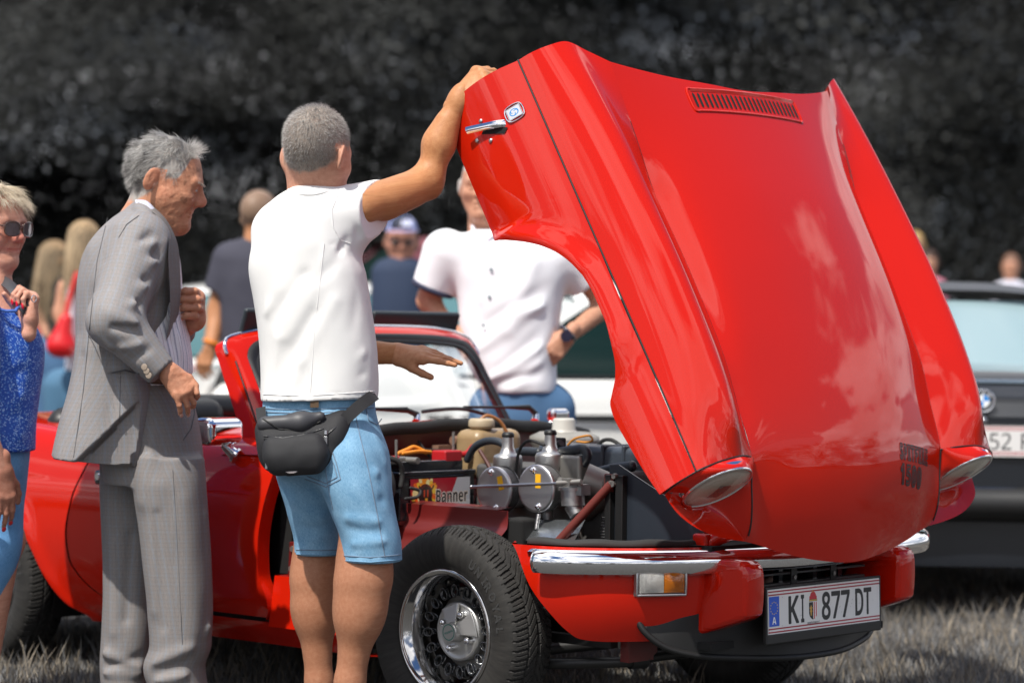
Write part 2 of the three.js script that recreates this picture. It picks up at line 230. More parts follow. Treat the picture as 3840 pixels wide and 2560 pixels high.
// headlamp surround: from the lamp ring out to the wing front, the lower lip and the nose edge
const LAMP = { c: V(0.604, 0.699, 0.572), n: V(1, 0.06, 0.035).normalize(), r: 0.099 };
const lampRing = (a, r, off = 0) => { const t = V(0, 0, 1).cross(LAMP.n).normalize(), b = LAMP.n.clone().cross(t); return LAMP.c.clone().addScaledVector(b, Math.cos(a) * r).addScaledVector(t, Math.sin(a) * r).addScaledVector(LAMP.n, off); };
{
  const outer = [[0.586, 0.641, 0.716], [0.581, 0.69, 0.711], [0.576, 0.742, 0.690], [0.573, 0.762, 0.666], [0.568, 0.777, 0.628], [0.562, 0.789, 0.562], [0.554, 0.772, 0.496], [0.548, 0.745, 0.441],
    [0.60, 0.712, 0.441], [0.65, 0.684, 0.439], [0.69, 0.655, 0.436], [0.722, 0.610, 0.43], [0.716, 0.618, 0.50], [0.704, 0.628, 0.575], [0.682, 0.635, 0.640], [0.640, 0.641, 0.697], [0.586, 0.641, 0.716]];
  const angles = [-18, 4, 30, 46, 66, 94, 128, 150, 172, 188, 205, 226, 246, 262, 282, 306, 328, 342].map((d) => d * Math.PI / 180);
  const len = [0]; for (let i = 1; i < outer.length; i++) len[i] = len[i - 1] + Math.hypot(...outer[i].map((v, k) => v - outer[i - 1][k]));
  const ox = pchip(len, outer.map((p) => p[0])), oy = pchip(len, outer.map((p) => p[1])), oz = pchip(len, outer.map((p) => p[2])), oa = pchip(len, angles);
  const surround = (u, v) => { const l = u * len[len.length - 1], a = oa(l), i = lampRing(a, LAMP.r, 0), o = V(ox(l), oy(l), oz(l)); const p = o.clone().lerp(i, v);
    const up = clamp(Math.sin(a), 0, 1); p.x += up * 0.004 * Math.sin(v * Math.PI); p.y += up * 0.004 * Math.sin(v * Math.PI); if (Math.sin(a) < 0) { p.x -= 0.012 * Math.sin(v * Math.PI) * -Math.sin(a); } return [p.x, p.y, p.z]; };
  bonnetGeo.push(...both(120, 14, surround));
  var lampSeam = [outer.slice(0, 8)];
}
const bonnet = part('bonnet', bonnetGeo, PAINT, car); bonnet.position.set(PIV[0], PIV[1], 0); bonnet.rotation.z = -PHI;
const onBonnet = (name, geo, mat, label) => part(name, geo, mat, bonnet, label);
const lensRibs = dataTex(256, 256, (x) => 128 + 100 * Math.sin(x * 0.9));
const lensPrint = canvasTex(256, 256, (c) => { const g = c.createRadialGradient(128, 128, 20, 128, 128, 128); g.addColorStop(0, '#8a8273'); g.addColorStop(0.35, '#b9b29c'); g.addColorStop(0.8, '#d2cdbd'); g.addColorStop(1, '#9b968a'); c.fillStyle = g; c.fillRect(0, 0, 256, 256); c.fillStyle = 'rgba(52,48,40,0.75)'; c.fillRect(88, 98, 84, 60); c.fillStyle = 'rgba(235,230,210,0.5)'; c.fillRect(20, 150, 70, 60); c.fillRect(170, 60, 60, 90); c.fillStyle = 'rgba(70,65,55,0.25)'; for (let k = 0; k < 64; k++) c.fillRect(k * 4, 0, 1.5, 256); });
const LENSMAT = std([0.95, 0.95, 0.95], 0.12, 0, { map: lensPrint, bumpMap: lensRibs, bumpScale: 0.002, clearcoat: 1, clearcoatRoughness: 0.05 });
for (const s of [1, -1]) {
  const S = (p) => V(p[0] - PIV[0], p[1] - PIV[1], p[2] * s);
  onBonnet('seam_strip', tube(Array.from({ length: 24 }, (_, i) => { const p = seamAt(i / 23); return S([p[0], p[1] + 0.001, p[2] + 0.0008]); }), 0.0026, 80, 6), BLACK);
  onBonnet('seam_strip', tube(Array.from({ length: 40 }, (_, i) => { const p = wingPoint(i / 39, 0); return S([p[0], p[1] - 0.0005, p[2] + 0.002]); }).slice(6), 0.0018, 80, 6), std([0.10, 0.004, 0.004], 0.6));
  onBonnet('seam_strip', tube(lampSeam[0].map((p) => S([p[0] + 0.001, p[1] + 0.001, p[2]])), 0.0024, 60, 6), BLACK);
  onBonnet('seam_strip', tube([[0.552, 0.744, 0.4405], [0.60, 0.713, 0.441], [0.65, 0.685, 0.439], [0.69, 0.657, 0.436], [0.715, 0.631, 0.433]].map(S), 0.0022, 40, 6), BLACK);
  // lamp: chrome ring, ribbed lens, bowl, bulb holder
  const Lc = S([LAMP.c.x, LAMP.c.y, LAMP.c.z]), Ln = V(LAMP.n.x, LAMP.n.y, LAMP.n.z * s);
  const ring = onBonnet('headlamp', aim(lathe([[0.0985, -0.02], [0.0995, -0.004], [0.099, 0.002], [0.0965, 0.0045], [0.0925, 0.003], [0.091, -0.001], [0.0905, -0.01]], 64), Ln, Lc), CHROME);
  const lens = aim(lathe(Array.from({ length: 14 }, (_, i) => { const t = i / 13; return [0.0915 * t, 0.012 * (1 - t * t) + 0.002]; }), 48), V(0, 1, 0), V(0, 0, 0));
  { const p = lens.attributes.position, u = lens.attributes.uv; for (let i = 0; i < p.count; i++) u.setXY(i, 0.5 + p.getX(i) / 0.184, 0.5 + p.getZ(i) / 0.184); }
  onBonnet('headlamp_lens', aim(lens, Ln, Lc), LENSMAT);
  onBonnet('headlamp_bowl', aim(lathe([[0.010, -0.075], [0.035, -0.068], [0.065, -0.045], [0.085, -0.012], [0.089, -0.004]], 40), Ln, Lc), std([0.62, 0.60, 0.54], 0.28, 1));
  onBonnet('bulb_holder', aim(lathe([[0, -0.02], [0.022, -0.022], [0.024, -0.05], [0.012, -0.075]], 20), Ln, Lc), DULL);
}
// air vent near the rear edge: a sunken panel with dark slots
{
  const P2 = (x, z, off) => { const p = centreAt(x, z + 0.014); return C([p[0], p[1] + off, p[2]]); };
  const x0 = -0.495, x1 = -0.436, hw = 0.236;
  const rim = (o) => { const pts = []; for (let i = 0; i <= 30; i++) pts.push([x0 - o, lerp(-hw - o, hw + o, i / 30)]); for (let i = 0; i <= 30; i++) pts.push([x1 + o, lerp(hw + o, -hw - o, i / 30)]); return pts; };
  onBonnet('vent_frame', tube(rim(0.006).map(([x, z]) => V(...P2(x, z, 0.001))), 0.0035, 140, 6, true), PAINT);
  onBonnet('vent_panel', grid(60, 4, (u, v) => P2(lerp(x0 - 0.004, x1 + 0.004, v), lerp(-hw - 0.004, hw + 0.004, u), 0.0012)), PAINT);
  onBonnet('vent_shade', grid(60, 2, (u, v) => P2(lerp(x0 - 0.004, x0 + 0.003, v), lerp(-hw, hw, u), 0.0025 + 0.004 * (1 - v))), PAINT);
  for (let k = 0; k < 24; k++) { const z = lerp(-hw + 0.008, hw - 0.008, k / 23); const g = grid(6, 8, (u, v) => { const q = lerp(x0 + 0.006, x1 - 0.003, v), ww = 0.0052 * Math.sqrt(Math.max(0, 1 - Math.pow(Math.abs(v * 2 - 1), 6))); return P2(q, z + (u - 0.5) * 2 * ww, 0.0024); }); onBonnet('vent_slot', g, DARK); }
}
// model lettering near the nose
{
  const t = canvasTex(1024, 512, (c, w, h) => { c.fillStyle = '#000'; c.fillRect(0, 0, w, h); c.strokeStyle = '#fff'; c.lineWidth = 13; c.lineJoin = 'round';
    const word = (s, x, y, W, H) => { for (let i = 0; i < s.length; i++) { const w1 = W / s.length; c.save(); c.translate(x + i * w1, y); c.font = 'bold 200px sans-serif'; const m = c.measureText(s[i]).width; c.scale(w1 * 0.84 / m, H / 150); c.lineWidth = 17; c.strokeText(s[i], 0, 0); c.restore(); } };
    word('SPITFIRE', 20, 215, 980, 185); word('1500', 20, 490, 760, 225); }, false);
  const m = std([0.01, 0.01, 0.014], 0.4); m.alphaMap = t; m.transparent = true; 
  const g = grid(30, 16, (u, v) => { const p = centreAt(lerp(0.645, 0.535, v) + 0.01 * u, lerp(-0.175, -0.365, u)); return C([p[0] + 0.0008, p[1] + 0.0012, p[2]]); });
  onBonnet('model_lettering', g, m, 'black outlined model lettering near the nose of the bonnet');
}
// latch, screws, maker's badge on the raised side
{
  const sp = (x, y, o = 0) => C([x, y, sideZ(y) + o]);
  const lat = [[-0.573, 0.543], [-0.553, 0.540], [-0.508, 0.650], [-0.528, 0.655]];
  const pl = onBonnet('latch', grid(10, 4, (u, v) => { const a = [lerp(lat[0][0], lat[3][0], u), lerp(lat[0][1], lat[3][1], u)], b = [lerp(lat[1][0], lat[2][0], u), lerp(lat[1][1], lat[2][1], u)]; const x = lerp(a[0], b[0], v), y = lerp(a[1], b[1], v); return sp(x, y, 0.006 + 0.016 * (1 - u) - (u > 0.95 ? 0.01 : 0) + 0.004 * Math.sin(v * 3.14)); }), CHROME);
  onBonnet('latch_recess', grid(8, 4, (u, v) => { const x = lerp(-0.545, -0.503, u) + 0.010 * v, y = lerp(0.585, 0.655, u) - 0.016 * v; return sp(x, y, 0.0015); }), DARK);
  for (const [x, y] of [[-0.568, 0.583], [-0.530, 0.545], [-0.503, 0.588]]) onBonnet('screw', aim(new THREE.SphereGeometry(0.0065, 12, 8).scale(1, 0.5, 1), V(0, 0, 1), V(...sp(x, y, 0.001))), STEEL);
  const bt = canvasTex(128, 128, (c) => { c.fillStyle = '#c9cbd0'; c.fillRect(0, 0, 128, 128); c.strokeStyle = '#8d9098'; c.lineWidth = 6; c.strokeRect(5, 5, 118, 118); c.strokeStyle = '#1f7fc4'; c.lineWidth = 8; c.beginPath(); c.arc(64, 64, 36, 0, 7); c.stroke(); c.lineWidth = 7; for (let k = 0; k < 3; k++) { const a = k * 2.094; c.beginPath(); c.arc(64 + 17 * Math.cos(a), 64 + 17 * Math.sin(a), 18, a - 0.4, a + 2.4); c.stroke(); } });
  onBonnet('badge', grid(2, 2, (u, v) => sp(lerp(-0.546, -0.513, v), lerp(0.667, 0.709, u), 0.004)), std([1, 1, 1], 0.25, 0.2, { map: bt }));
  onBonnet('badge_edge', tube([[-0.547, 0.666], [-0.547, 0.710], [-0.512, 0.710], [-0.512, 0.666]].map(([x, y]) => V(...sp(x, y, 0.003))), 0.002, 60, 6, true), CHROME);
}
// inner stay plate seen behind the front of the wing
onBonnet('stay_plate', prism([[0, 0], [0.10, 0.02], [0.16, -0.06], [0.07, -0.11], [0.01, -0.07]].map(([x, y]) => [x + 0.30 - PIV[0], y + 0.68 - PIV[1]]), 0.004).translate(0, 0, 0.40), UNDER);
// --- body shell behind the bonnet
const sideCurve = pchip([0, 0.12, 0.28, 0.48, 0.62, 0.74, 0.84, 0.91, 0.96, 1], [0.655, 0.70, 0.728, 0.742, 0.738, 0.722, 0.700, 0.668, 0.62, 0.56]);
const sideY = pchip([0, 0.12, 0.28, 0.48, 0.62, 0.74, 0.84, 0.91, 0.96, 1], [0.190, 0.250, 0.345, 0.485, 0.59, 0.675, 0.735, 0.767, 0.780, 0.784]);
const tail = (x) => 1 - 0.10 * Math.pow(clamp((-1.9 - x) / 1.1, 0, 1), 2);
function shell(x, v, o = 0) { let z = sideCurve(v), y = sideY(v); const w = Math.exp(-Math.pow((x + 2.15) / 0.42, 2)); z += 0.012 * w * sstep(v, 0.1, 0.5); y += 0.035 * w * sstep(v, 0.7, 0.95); return [x, y, z * tail(x) + o]; }
const vOf = (y) => { let lo = 0, hi = 1; for (let i = 0; i < 30; i++) { const m = (lo + hi) / 2; if (sideY(m) < y) lo = m; else hi = m; } return lo; };
const doorRear = knots([[0.25, -1.40], [0.27, -1.443], [0.293, -1.498], [0.334, -1.561], [0.388, -1.606], [0.467, -1.614], [0.57, -1.594], [0.669, -1.55], [0.784, -1.49]]);
const doorFront = knots([[0.25, -0.72], [0.278, -0.70], [0.30, -0.687], [0.333, -0.688], [0.40, -0.712], [0.51, -0.708], [0.60, -0.693], [0.69, -0.676], [0.784, -0.665]]);
const rearArch = knots([[0.20, -1.57], [0.213, -1.588], [0.232, -1.642], [0.323, -1.728], [0.422, -1.787], [0.533, -1.865], [0.60, -1.95], [0.635, -2.05], [0.645, -2.12]]);
const vDoor = vOf(0.268);
for (const s of [1, -1]) {
  const f = (g) => s > 0 ? g : (u, v) => { const p = g(u, v); return [p[0], p[1], -p[2]]; };
  part('door', [grid(40, 46, f((u, v) => { const q = lerp(vDoor + 0.012, 1, v), y = sideY(q); return shell(lerp(doorRear(y) + 0.004, doorFront(y) - 0.003, u), q); })),
    grid(2, 40, f((u, v) => { const q = lerp(vDoor, 1, v), y = sideY(q), p = shell(doorFront(y) - 0.003, q); return [p[0] - 0.004 * u, p[1], p[2] - 0.05 * u]; })),
    grid(30, 2, f((u, v) => { const p = shell(lerp(-1.44, -0.70, u), vDoor + 0.012); return [p[0], p[1], p[2] - 0.04 * v]; })),
    grid(30, 2, f((u, v) => { const p = shell(lerp(-1.49, -0.665, u), 1); return [p[0], p[1], p[2] - 0.05 * v]; }))], PAINT, car);
  part('sill', [grid(40, 10, f((u, v) => { const q = lerp(0, vDoor - 0.012, v); return shell(lerp(-1.55, -0.34, u), q); })), grid(8, 10, f((u, v) => { const y = lerp(0.25, 0.398, v); return [lerp(-0.694, -0.36, u), y, lerp(0.712, 0.690, v)]; })), grid(8, 3, f((u, v) => [lerp(-0.694, -0.36, u), 0.398, lerp(0.69, 0.62, v)])),
    grid(40, 3, f((u, v) => { const p = shell(lerp(-1.55, -0.34, u), 0); return [p[0], p[1] - 0.01 * v, p[2] - 0.12 * v]; }))], PAINT, car);
  part('rear_wing', [grid(60, 46, f((u, v) => { const y0 = sideY(v), xe = doorRear(Math.max(y0, 0.25)), y = y0; const xa = y < 0.645 ? rearArch(y) : null;
    const xl = y < 0.645 ? Math.min(xa, xe - 0.02) : -2.88; const p = shell(lerp(xl, xe - 0.004, u), v); if (xa) p[2] += 0.014 * Math.exp(-Math.pow((p[0] - xa) / 0.045, 2)); return p; })),
    grid(30, 30, f((u, v) => { const y = lerp(0.20, 0.645, v); return shell(lerp(-2.88, -4.22 - rearArch(y) - 0.02, u), vOf(y)); })),
    grid(2, 50, f((u, v) => { const y = lerp(0.20, 0.645, v), p = shell(rearArch(y), vOf(y)); return [p[0] - 0.004 * u, p[1], p[2] + 0.014 * (1 - u) - 0.06 * u]; }))], PAINT, car);
  part('wheel_arch', grid(24, 2, f((u, v) => { const a = lerp(-0.3, 3.44, u); return [-2.108 + 0.36 * Math.cos(a), 0.29 + 0.36 * Math.sin(a), lerp(0.68, 0.36, v)]; })), DARK, car);
  part('door_shut', grid(4, 12, f((u, v) => [lerp(-1.66, -1.36, u), lerp(0.24, 0.76, v), 0.655])), DARK, car);
}
// door handle
part('door_handle', [box(0.16, 0.045, 0.018, -1.40, 0.652, 0.733, 0.012), box(0.05, 0.02, 0.012, -1.385, 0.652, 0.744, 0.006)], GLOSSBLACK, car);
part('door_lock', aim(new THREE.CylinderGeometry(0.011, 0.012, 0.012, 18), V(0, 0, 1), V(-1.452, 0.655, 0.745)), CHROME, car);
// front pillar recess with hinges behind the open bonnet
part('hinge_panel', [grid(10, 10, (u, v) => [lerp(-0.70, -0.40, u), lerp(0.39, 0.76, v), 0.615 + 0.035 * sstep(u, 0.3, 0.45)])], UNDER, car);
part('hinge_gap', box(0.05, 0.36, 0.02, -0.700, 0.58, 0.632), DARK, car);
for (const y of [0.62, 0.45]) { const h = part('hinge', prism([[-0.66, y - 0.05], [-0.61, y - 0.06], [-0.585, y - 0.025], [-0.585, y + 0.03], [-0.61, y + 0.05], [-0.655, y + 0.045]], 0.012, 0.003).translate(0, 0, 0.652), UNDER, car); for (const [dx, dy] of [[-0.04, 0.028], [-0.015, 0.0], [-0.045, -0.03]]) part('bolt', aim(new THREE.CylinderGeometry(0.009, 0.010, 0.012, 6), V(0, 0, 1), V(-0.60 + dx, y + dy, 0.668)), DULL, h); }
// rear deck, tail, cockpit
part('rear_deck', [grid(20, 30, (u, v) => { const w = v * 2 - 1, x = lerp(-2.9, -1.86, u); return [x, 0.79 + 0.03 * (1 - w * w) - 0.02 * sstep(-x, 2.5, 2.9), w * 0.575 * tail(x)]; }), grid(30, 14, (u, v) => { const w = u * 2 - 1; return [-2.89 - 0.06 * Math.sin(v * 3), lerp(0.25, 0.80, v), w * 0.63]; })], PAINT, car);
part('cockpit', [box(1.15, 0.03, 1.2, -1.35, 0.25, 0), box(0.03, 0.52, 1.22, -1.86, 0.5, 0), box(1.1, 0.45, 0.03, -1.28, 0.50, 0.575), box(1.1, 0.45, 0.03, -1.28, 0.50, -0.575), box(0.09, 0.20, 1.12, -0.98, 0.70, 0, 0.03)], TRIM, car);
for (const z of [0.30, -0.30]) part('seat', [box(0.46, 0.16, 0.46, -1.38, 0.36, z, 0.06), box(0.14, 0.54, 0.44, -1.66, 0.62, z, 0.06)], BLACK, car);
part('folded_hood', [tube([[-1.90, 0.80, 0.54], [-1.93, 0.83, 0.35], [-1.95, 0.84, 0], [-1.93, 0.83, -0.35], [-1.90, 0.80, -0.54]], 0.055, 40, 10), tube([[-1.80, 0.79, 0.58], [-1.74, 0.80, 0.585], [-1.66, 0.79, 0.57]], 0.028, 16, 8), tube([[-1.86, 0.80, 0.55], [-1.84, 0.86, 0.53], [-1.80, 0.90, 0.50], [-1.82, 0.94, 0.46]], 0.018, 16, 8)], BLACK, car, 'folded black cloth hood behind the seats');
part('belt_strip', tube([[-1.86, 0.787, 0.585], [-1.5, 0.786, 0.572], [-1.1, 0.786, 0.566], [-0.92, 0.786, 0.562]], 0.009, 30, 8), BLACK, car);
// --- windscreen
const ws = (u, v) => { const b = [-0.695 - 0.213 * u * u, 0.852 - 0.072 * u * u, 0.575 * u], t = [-0.995 - 0.095 * u * u, 1.128 - 0.044 * u * u * u * u, 0.555 * u]; return [lerp(b[0], t[0], v), lerp(b[1], t[1], v), lerp(b[2], t[2], v)]; };
const wsPath = (t, d) => { const W = 1 - d / 0.57, H = 1 - d / 0.42, r = 0.055 + d * 1.2, rv = r * 1.5; const L1 = H - rv, L2 = W - r; const tot = 2 * L1 + 2 * L2 + 2 * 0.9 * r * 1.6; let l = t * tot; const q = 0.9 * r * 1.6;
  if (l < L1) return [W, l]; l -= L1; if (l < q) { const a = l / q * Math.PI / 2; return [W - r + r * Math.cos(a), H - rv + rv * Math.sin(a)]; } l -= q; if (l < 2 * L2) return [L2 - l, H]; l -= 2 * L2; if (l < q) { const a = Math.PI / 2 + l / q * Math.PI / 2; return [-L2 + r * Math.cos(a), H - rv + rv * Math.sin(a)]; } l -= q; return [-W, L1 - l]; };
const wsN = V(0.80, 0.60, 0);
const wsStrip = (d0, d1, h0, h1, n = 160) => grid(n, 3, (u, v) => { const a = wsPath(clamp(u, 0, 1), d0), b = wsPath(clamp(u, 0, 1), d1), p = V(...ws(...a)).lerp(V(...ws(...b)), v); return p.addScaledVector(wsN, lerp(h0, h1, v) + 0.004 * Math.sin(v * 3.14)); });
part('windscreen_frame', [wsStrip(0, 0.042, 0.006, 0.014), wsStrip(-0.012, 0, -0.03, 0.006), wsStrip(-0.012, 0.05, -0.03, -0.022)], PAINT, car);
part('windscreen_rubber', [wsStrip(0.042, 0.062, 0.017, 0.012), wsStrip(0.062, 0.078, 0.010, 0.002)], BLACK, car);
part('windscreen_trim', tube(Array.from({ length: 40 }, (_, i) => { const q = wsPath(lerp(0.22, 0.78, i / 39), -0.004); return V(...ws(...q)).addScaledVector(wsN, 0.004); }), 0.0065, 90, 8), CHROME, car);
part('windscreen_bead', tube(Array.from({ length: 20 }, (_, i) => V(...ws(...wsPath(lerp(0.0, 0.2, i / 19), 0.009))).addScaledVector(wsN, 0.010)), 0.003, 50, 6), BLACK, car);
part('windscreen_glass', grid(50, 16, (u, v) => ws(lerp(-0.90, 0.90, u), lerp(0.01, 0.87, v))), GLASS, car);
part('licence_disc', aim(new THREE.CylinderGeometry(0.045, 0.045, 0.002, 28), wsN, V(...ws(0.74, 0.66)).addScaledVector(wsN, -0.006)), std([0.85, 0.88, 0.86], 0.6), car);
for (const [z0, z1] of [[0.50, 0.08], [-0.05, -0.455]]) part('sun_visor', [box(0.022, 0.085, z0 - z1, 0, 0.03, 0, 0.01).rotateZ(-0.35).translate(-1.075, 1.115, (z0 + z1) / 2)], std([0.02, 0.028, 0.034], 0.5), car);
// scuttle, rubber seal, bulkhead
const scutEdge = (z) => [-0.60 - 0.14 * z * z, 0.842 - 0.11 * z * z, z];
part('scuttle', [grid(40, 8, (u, v) => { const w = u * 2 - 1, a = ws(w * 1.02, -0.01), b = scutEdge(w * 0.62); return [lerp(a[0] - 0.01, b[0], v), lerp(a[1] - 0.012, b[1], v) + 0.006 * Math.sin(v * 3.1), lerp(a[2], b[2], v)]; }), grid(40, 3, (u, v) => { const b = scutEdge((u * 2 - 1) * 0.62); return [b[0] + 0.004, b[1] - 0.025 * v, b[2]]; }), ...[1, -1].map((s) => grid(10, 6, (u, v) => { const b = scutEdge(0.62 * s), x = lerp(-0.93, b[0], u), q = lerp(0, 1, v); return [x, lerp(0.793, 0.745, q * q) + 0.006 * u, s * lerp(0.585, 0.70, q)]; }))], PAINT, car);
part('bonnet_seal', grid(60, 8, (u, v) => { const b = scutEdge((u * 2 - 1) * 0.66), a = v * Math.PI * 1.1; return [b[0] + 0.008 + 0.014 * Math.sin(a), b[1] - 0.012 + 0.019 * Math.cos(a) + 0.002 * Math.sin(u * 37), b[2]]; }), RUBBER, car);
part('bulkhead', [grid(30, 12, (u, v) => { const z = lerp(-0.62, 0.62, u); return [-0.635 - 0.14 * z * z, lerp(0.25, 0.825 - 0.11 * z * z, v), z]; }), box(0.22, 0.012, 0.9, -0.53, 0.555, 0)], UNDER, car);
// wipers
for (const [A, B, Cc, D] of [[[1565, 1555], [1525, 1537], [1400, 1533], [1300, 1533]], [[2010, 1553], [1985, 1528], [1900, 1527], [1740, 1526]]]) {
  const P = (q, x) => onX(q[0], q[1], x);
  const w = part('wiper', [bar(P(A, -0.675), P(B, -0.675), 0.010, 0.008), tube([P(B, -0.675), P(Cc, -0.70), P(D, -0.735)], 0.0045, 20, 8), bar(P(B, -0.675), P(Cc, -0.70), 0.010, 0.005)], BLACK, car);
  part('wiper_base', bar(P([A[0] - 4, A[1] + 26], -0.665), P(A, -0.675), 0.014, 0.010), CHROME, w);
}
part('wiper_blade', [tube([onX(1585, 1543, -0.70), onX(1640, 1536, -0.71), onX(1740, 1534, -0.73), onX(1838, 1558, -0.715)], 0.006, 24, 8)], BLACK, car);
// door mirrors
{
  const c = onZ(815, 1616, 0.78);
  const m = part('door_mirror', [new RoundedBoxGeometry(0.085, 0.082, 0.165, 6, 0.030).rotateY(0.12).translate(c.x, c.y, c.z)], CHROME, car);
  part('mirror_stalk', [bar(onZ(838, 1668, 0.745), onZ(880, 1706, 0.715), 0.013, 0.020), bar(onZ(880, 1706, 0.715), onZ(888, 1712, 0.712), 0.026, 0.026)], CHROME, m);
  const d = onZ(2092, 1556, -0.70); part('door_mirror', [box(0.045, 0.046, 0.085, d.x, d.y, d.z, 0.018), bar([d.x, d.y - 0.02, d.z + 0.03], [d.x - 0.01, d.y - 0.05, d.z + 0.05], 0.008, 0.012)], CHROME, car);
}
// --- front valance, bumper, overriders, air dam, lamps, plate
const valPlan = [[0.262, 0.706], [0.34, 0.702], [0.42, 0.682], [0.50, 0.632], [0.57, 0.560], [0.63, 0.470], [0.665, 0.40], [0.68, 0.345]];
const vl = [0]; for (let i = 1; i < valPlan.length; i++) vl[i] = vl[i - 1] + Math.hypot(valPlan[i][0] - valPlan[i - 1][0], valPlan[i][1] - valPlan[i - 1][1]);
const vpx = pchip(vl, valPlan.map((p) => p[0])), vpz = pchip(vl, valPlan.map((p) => p[1])), VL = vl[vl.length - 1];
const archLow = knots([[0.26, 0.555], [0.271, 0.545], [0.333, 0.442], [0.384, 0.375], [0.423, 0.330], [0.462, 0.306], [0.52, 0.300], [0.70, 0.303]]);
const valance = (u, v, o = 0) => { const l = u * VL, x = vpx(l), z = vpz(l), dx = (vpx(Math.min(VL, l + 0.005)) - vpx(l - 0.005)), dz = vpz(Math.min(VL, l + 0.005)) - vpz(l - 0.005), n = Math.hypot(dx, dz) || 1; const y0 = archLow(x), y = lerp(y0, 0.552, v), k = o - 0.05 * Math.pow(1 - clamp((y - 0.29) / 0.2, 0, 1), 2) + 0.010 * Math.sin(clamp((y - 0.3) / 0.25, 0, 1) * Math.PI); return [x + (-dz / n) * k, y, z + (dx / n) * k]; };
for (const s of [1, -1]) {
  const f = (g) => s > 0 ? g : (u, v) => { const p = g(u, v); return [p[0], p[1], -p[2]]; };
  part('front_valance', [grid(70, 20, f((u, v) => valance(u, v))), grid(70, 2, f((u, v) => { const p = valance(u, 0); return [p[0] - 0.02 * v, p[1] + 0.004 * v, p[2] - 0.035 * v]; })), grid(40, 3, f((u, v) => { const p = valance(u, 1); return [p[0] - 0.07 * v, p[1] + 0.004 - 0.012 * v, p[2] - 0.10 * v]; }))], PAINT, car);
  part('valance_seal', tube(Array.from({ length: 14 }, (_, i) => { const p = valance(0.10 + 0.88 * i / 13, 1); return V(p[0] - 0.035, p[1] + 0.003 + 0.002 * Math.sin(i * 1.7), (p[2] - 0.05) * s); }), 0.014, 60, 8), RUBBER, car);
  // flasher and side lamp
  const q0 = 0.585, q1 = 0.815, L = (u, v, o) => valance(lerp(q0, q1, u), lerp(0.50, 0.80, v), o);
  const lampBody = part('front_lamp', [grid(24, 8, f((u, v) => { const e = Math.pow(Math.abs(u * 2 - 1), 10), k = Math.pow(Math.abs(v * 2 - 1), 8); return L(u, v, 0.022 - 0.02 * Math.max(e, k)); })), tube(Array.from({ length: 48 }, (_, i) => { const t = i / 48 * 4, e = Math.floor(t), r = t - e, [u, v] = [[r, 0], [1, r], [1 - r, 1], [0, 1 - r]][e]; const p = L(0.03 + 0.94 * u, 0.06 + 0.88 * v, 0.024); return V(p[0], p[1], p[2] * s); }), 0.0042, 120, 6, true)], STEEL, car);
  const rib = dataTex(256, 16, (x) => 128 + 120 * Math.sin(x * 0.5)); 
  part('clear_lens', grid(16, 8, f((u, v) => L(0.07 + 0.45 * u, 0.14 + 0.72 * v, 0.027 + 0.006 * Math.sin(u * 3.1) * Math.sin(v * 3.1)))), std([0.75, 0.74, 0.70], 0.15, 0, { clearcoat: 1, bumpMap: rib, bumpScale: 0.008 }), lampBody);
  part('amber_lens', grid(16, 8, f((u, v) => L(0.53 + 0.40 * u, 0.14 + 0.72 * v, 0.027 + 0.007 * Math.sin(u * 3.1) * Math.sin(v * 3.1)))), std([0.85, 0.24, 0.01], 0.12, 0, { clearcoat: 1, bumpMap: rib, bumpScale: 0.006 }), lampBody);
  // overrider
  const side = [[0.695, 0.521], [0.772, 0.524], [0.806, 0.508], [0.815, 0.470], [0.813, 0.400], [0.800, 0.372], [0.728, 0.345], [0.672, 0.325], [0.600, 0.300], [0.565, 0.310], [0.556, 0.338], [0.600, 0.415], [0.640, 0.470], [0.668, 0.500]];
  const ov = new THREE.ExtrudeGeometry(new THREE.Shape(new THREE.SplineCurve(side.map((p) => new THREE.Vector2(...p))).getPoints(90)), { depth: 0.052, bevelEnabled: true, bevelSize: 0.014, bevelThickness: 0.016, bevelSegments: 5, bevelOffset: -0.014 });
  part('overrider', toCreasedNormals(ov, 0.9).translate(0, 0, s > 0 ? 0.330 : -0.382), PAINT, car);
}
const bumpPlan = [[0.345, 0.722], [0.385, 0.724], [0.45, 0.694], [0.54, 0.615], [0.63, 0.50], [0.70, 0.36], [0.735, 0.18], [0.745, 0], [0.735, -0.25], [0.71, -0.45], [0.665, -0.63], [0.60, -0.745]];
part('bumper', [grid(120, 16, (u, v) => { const p = spline3(bumpPlan.map((q) => [q[0], 0.513, q[1]]), u), q = spline3(bumpPlan.map((k) => [k[0], 0.513, k[1]]), Math.min(1, u + 0.004)), r = spline3(bumpPlan.map((k) => [k[0], 0.513, k[1]]), Math.max(0, u - 0.004)); const t = V(q[0] - r[0], 0, q[2] - r[2]).normalize(), n = V(-t.z, 0, t.x);
  if (n.x < 0) n.negate(); const e = Math.min(1, Math.sqrt(Math.max(0, 1 - Math.pow(clamp(1 - u / 0.025, 0, 1), 2)))) * Math.sqrt(Math.max(0, 1 - Math.pow(clamp((u - 0.982) / 0.018, 0, 1), 2))), a = lerp(-0.5, 1.15, v) * Math.PI * 0.62; return [p[0] + n.x * 0.030 * Math.cos(a) * (0.4 + 0.6 * e), p[1] + 0.034 * Math.sin(a) * (0.35 + 0.65 * e), p[2] + n.z * 0.030 * Math.cos(a) * (0.4 + 0.6 * e)]; })], CHROME, car);
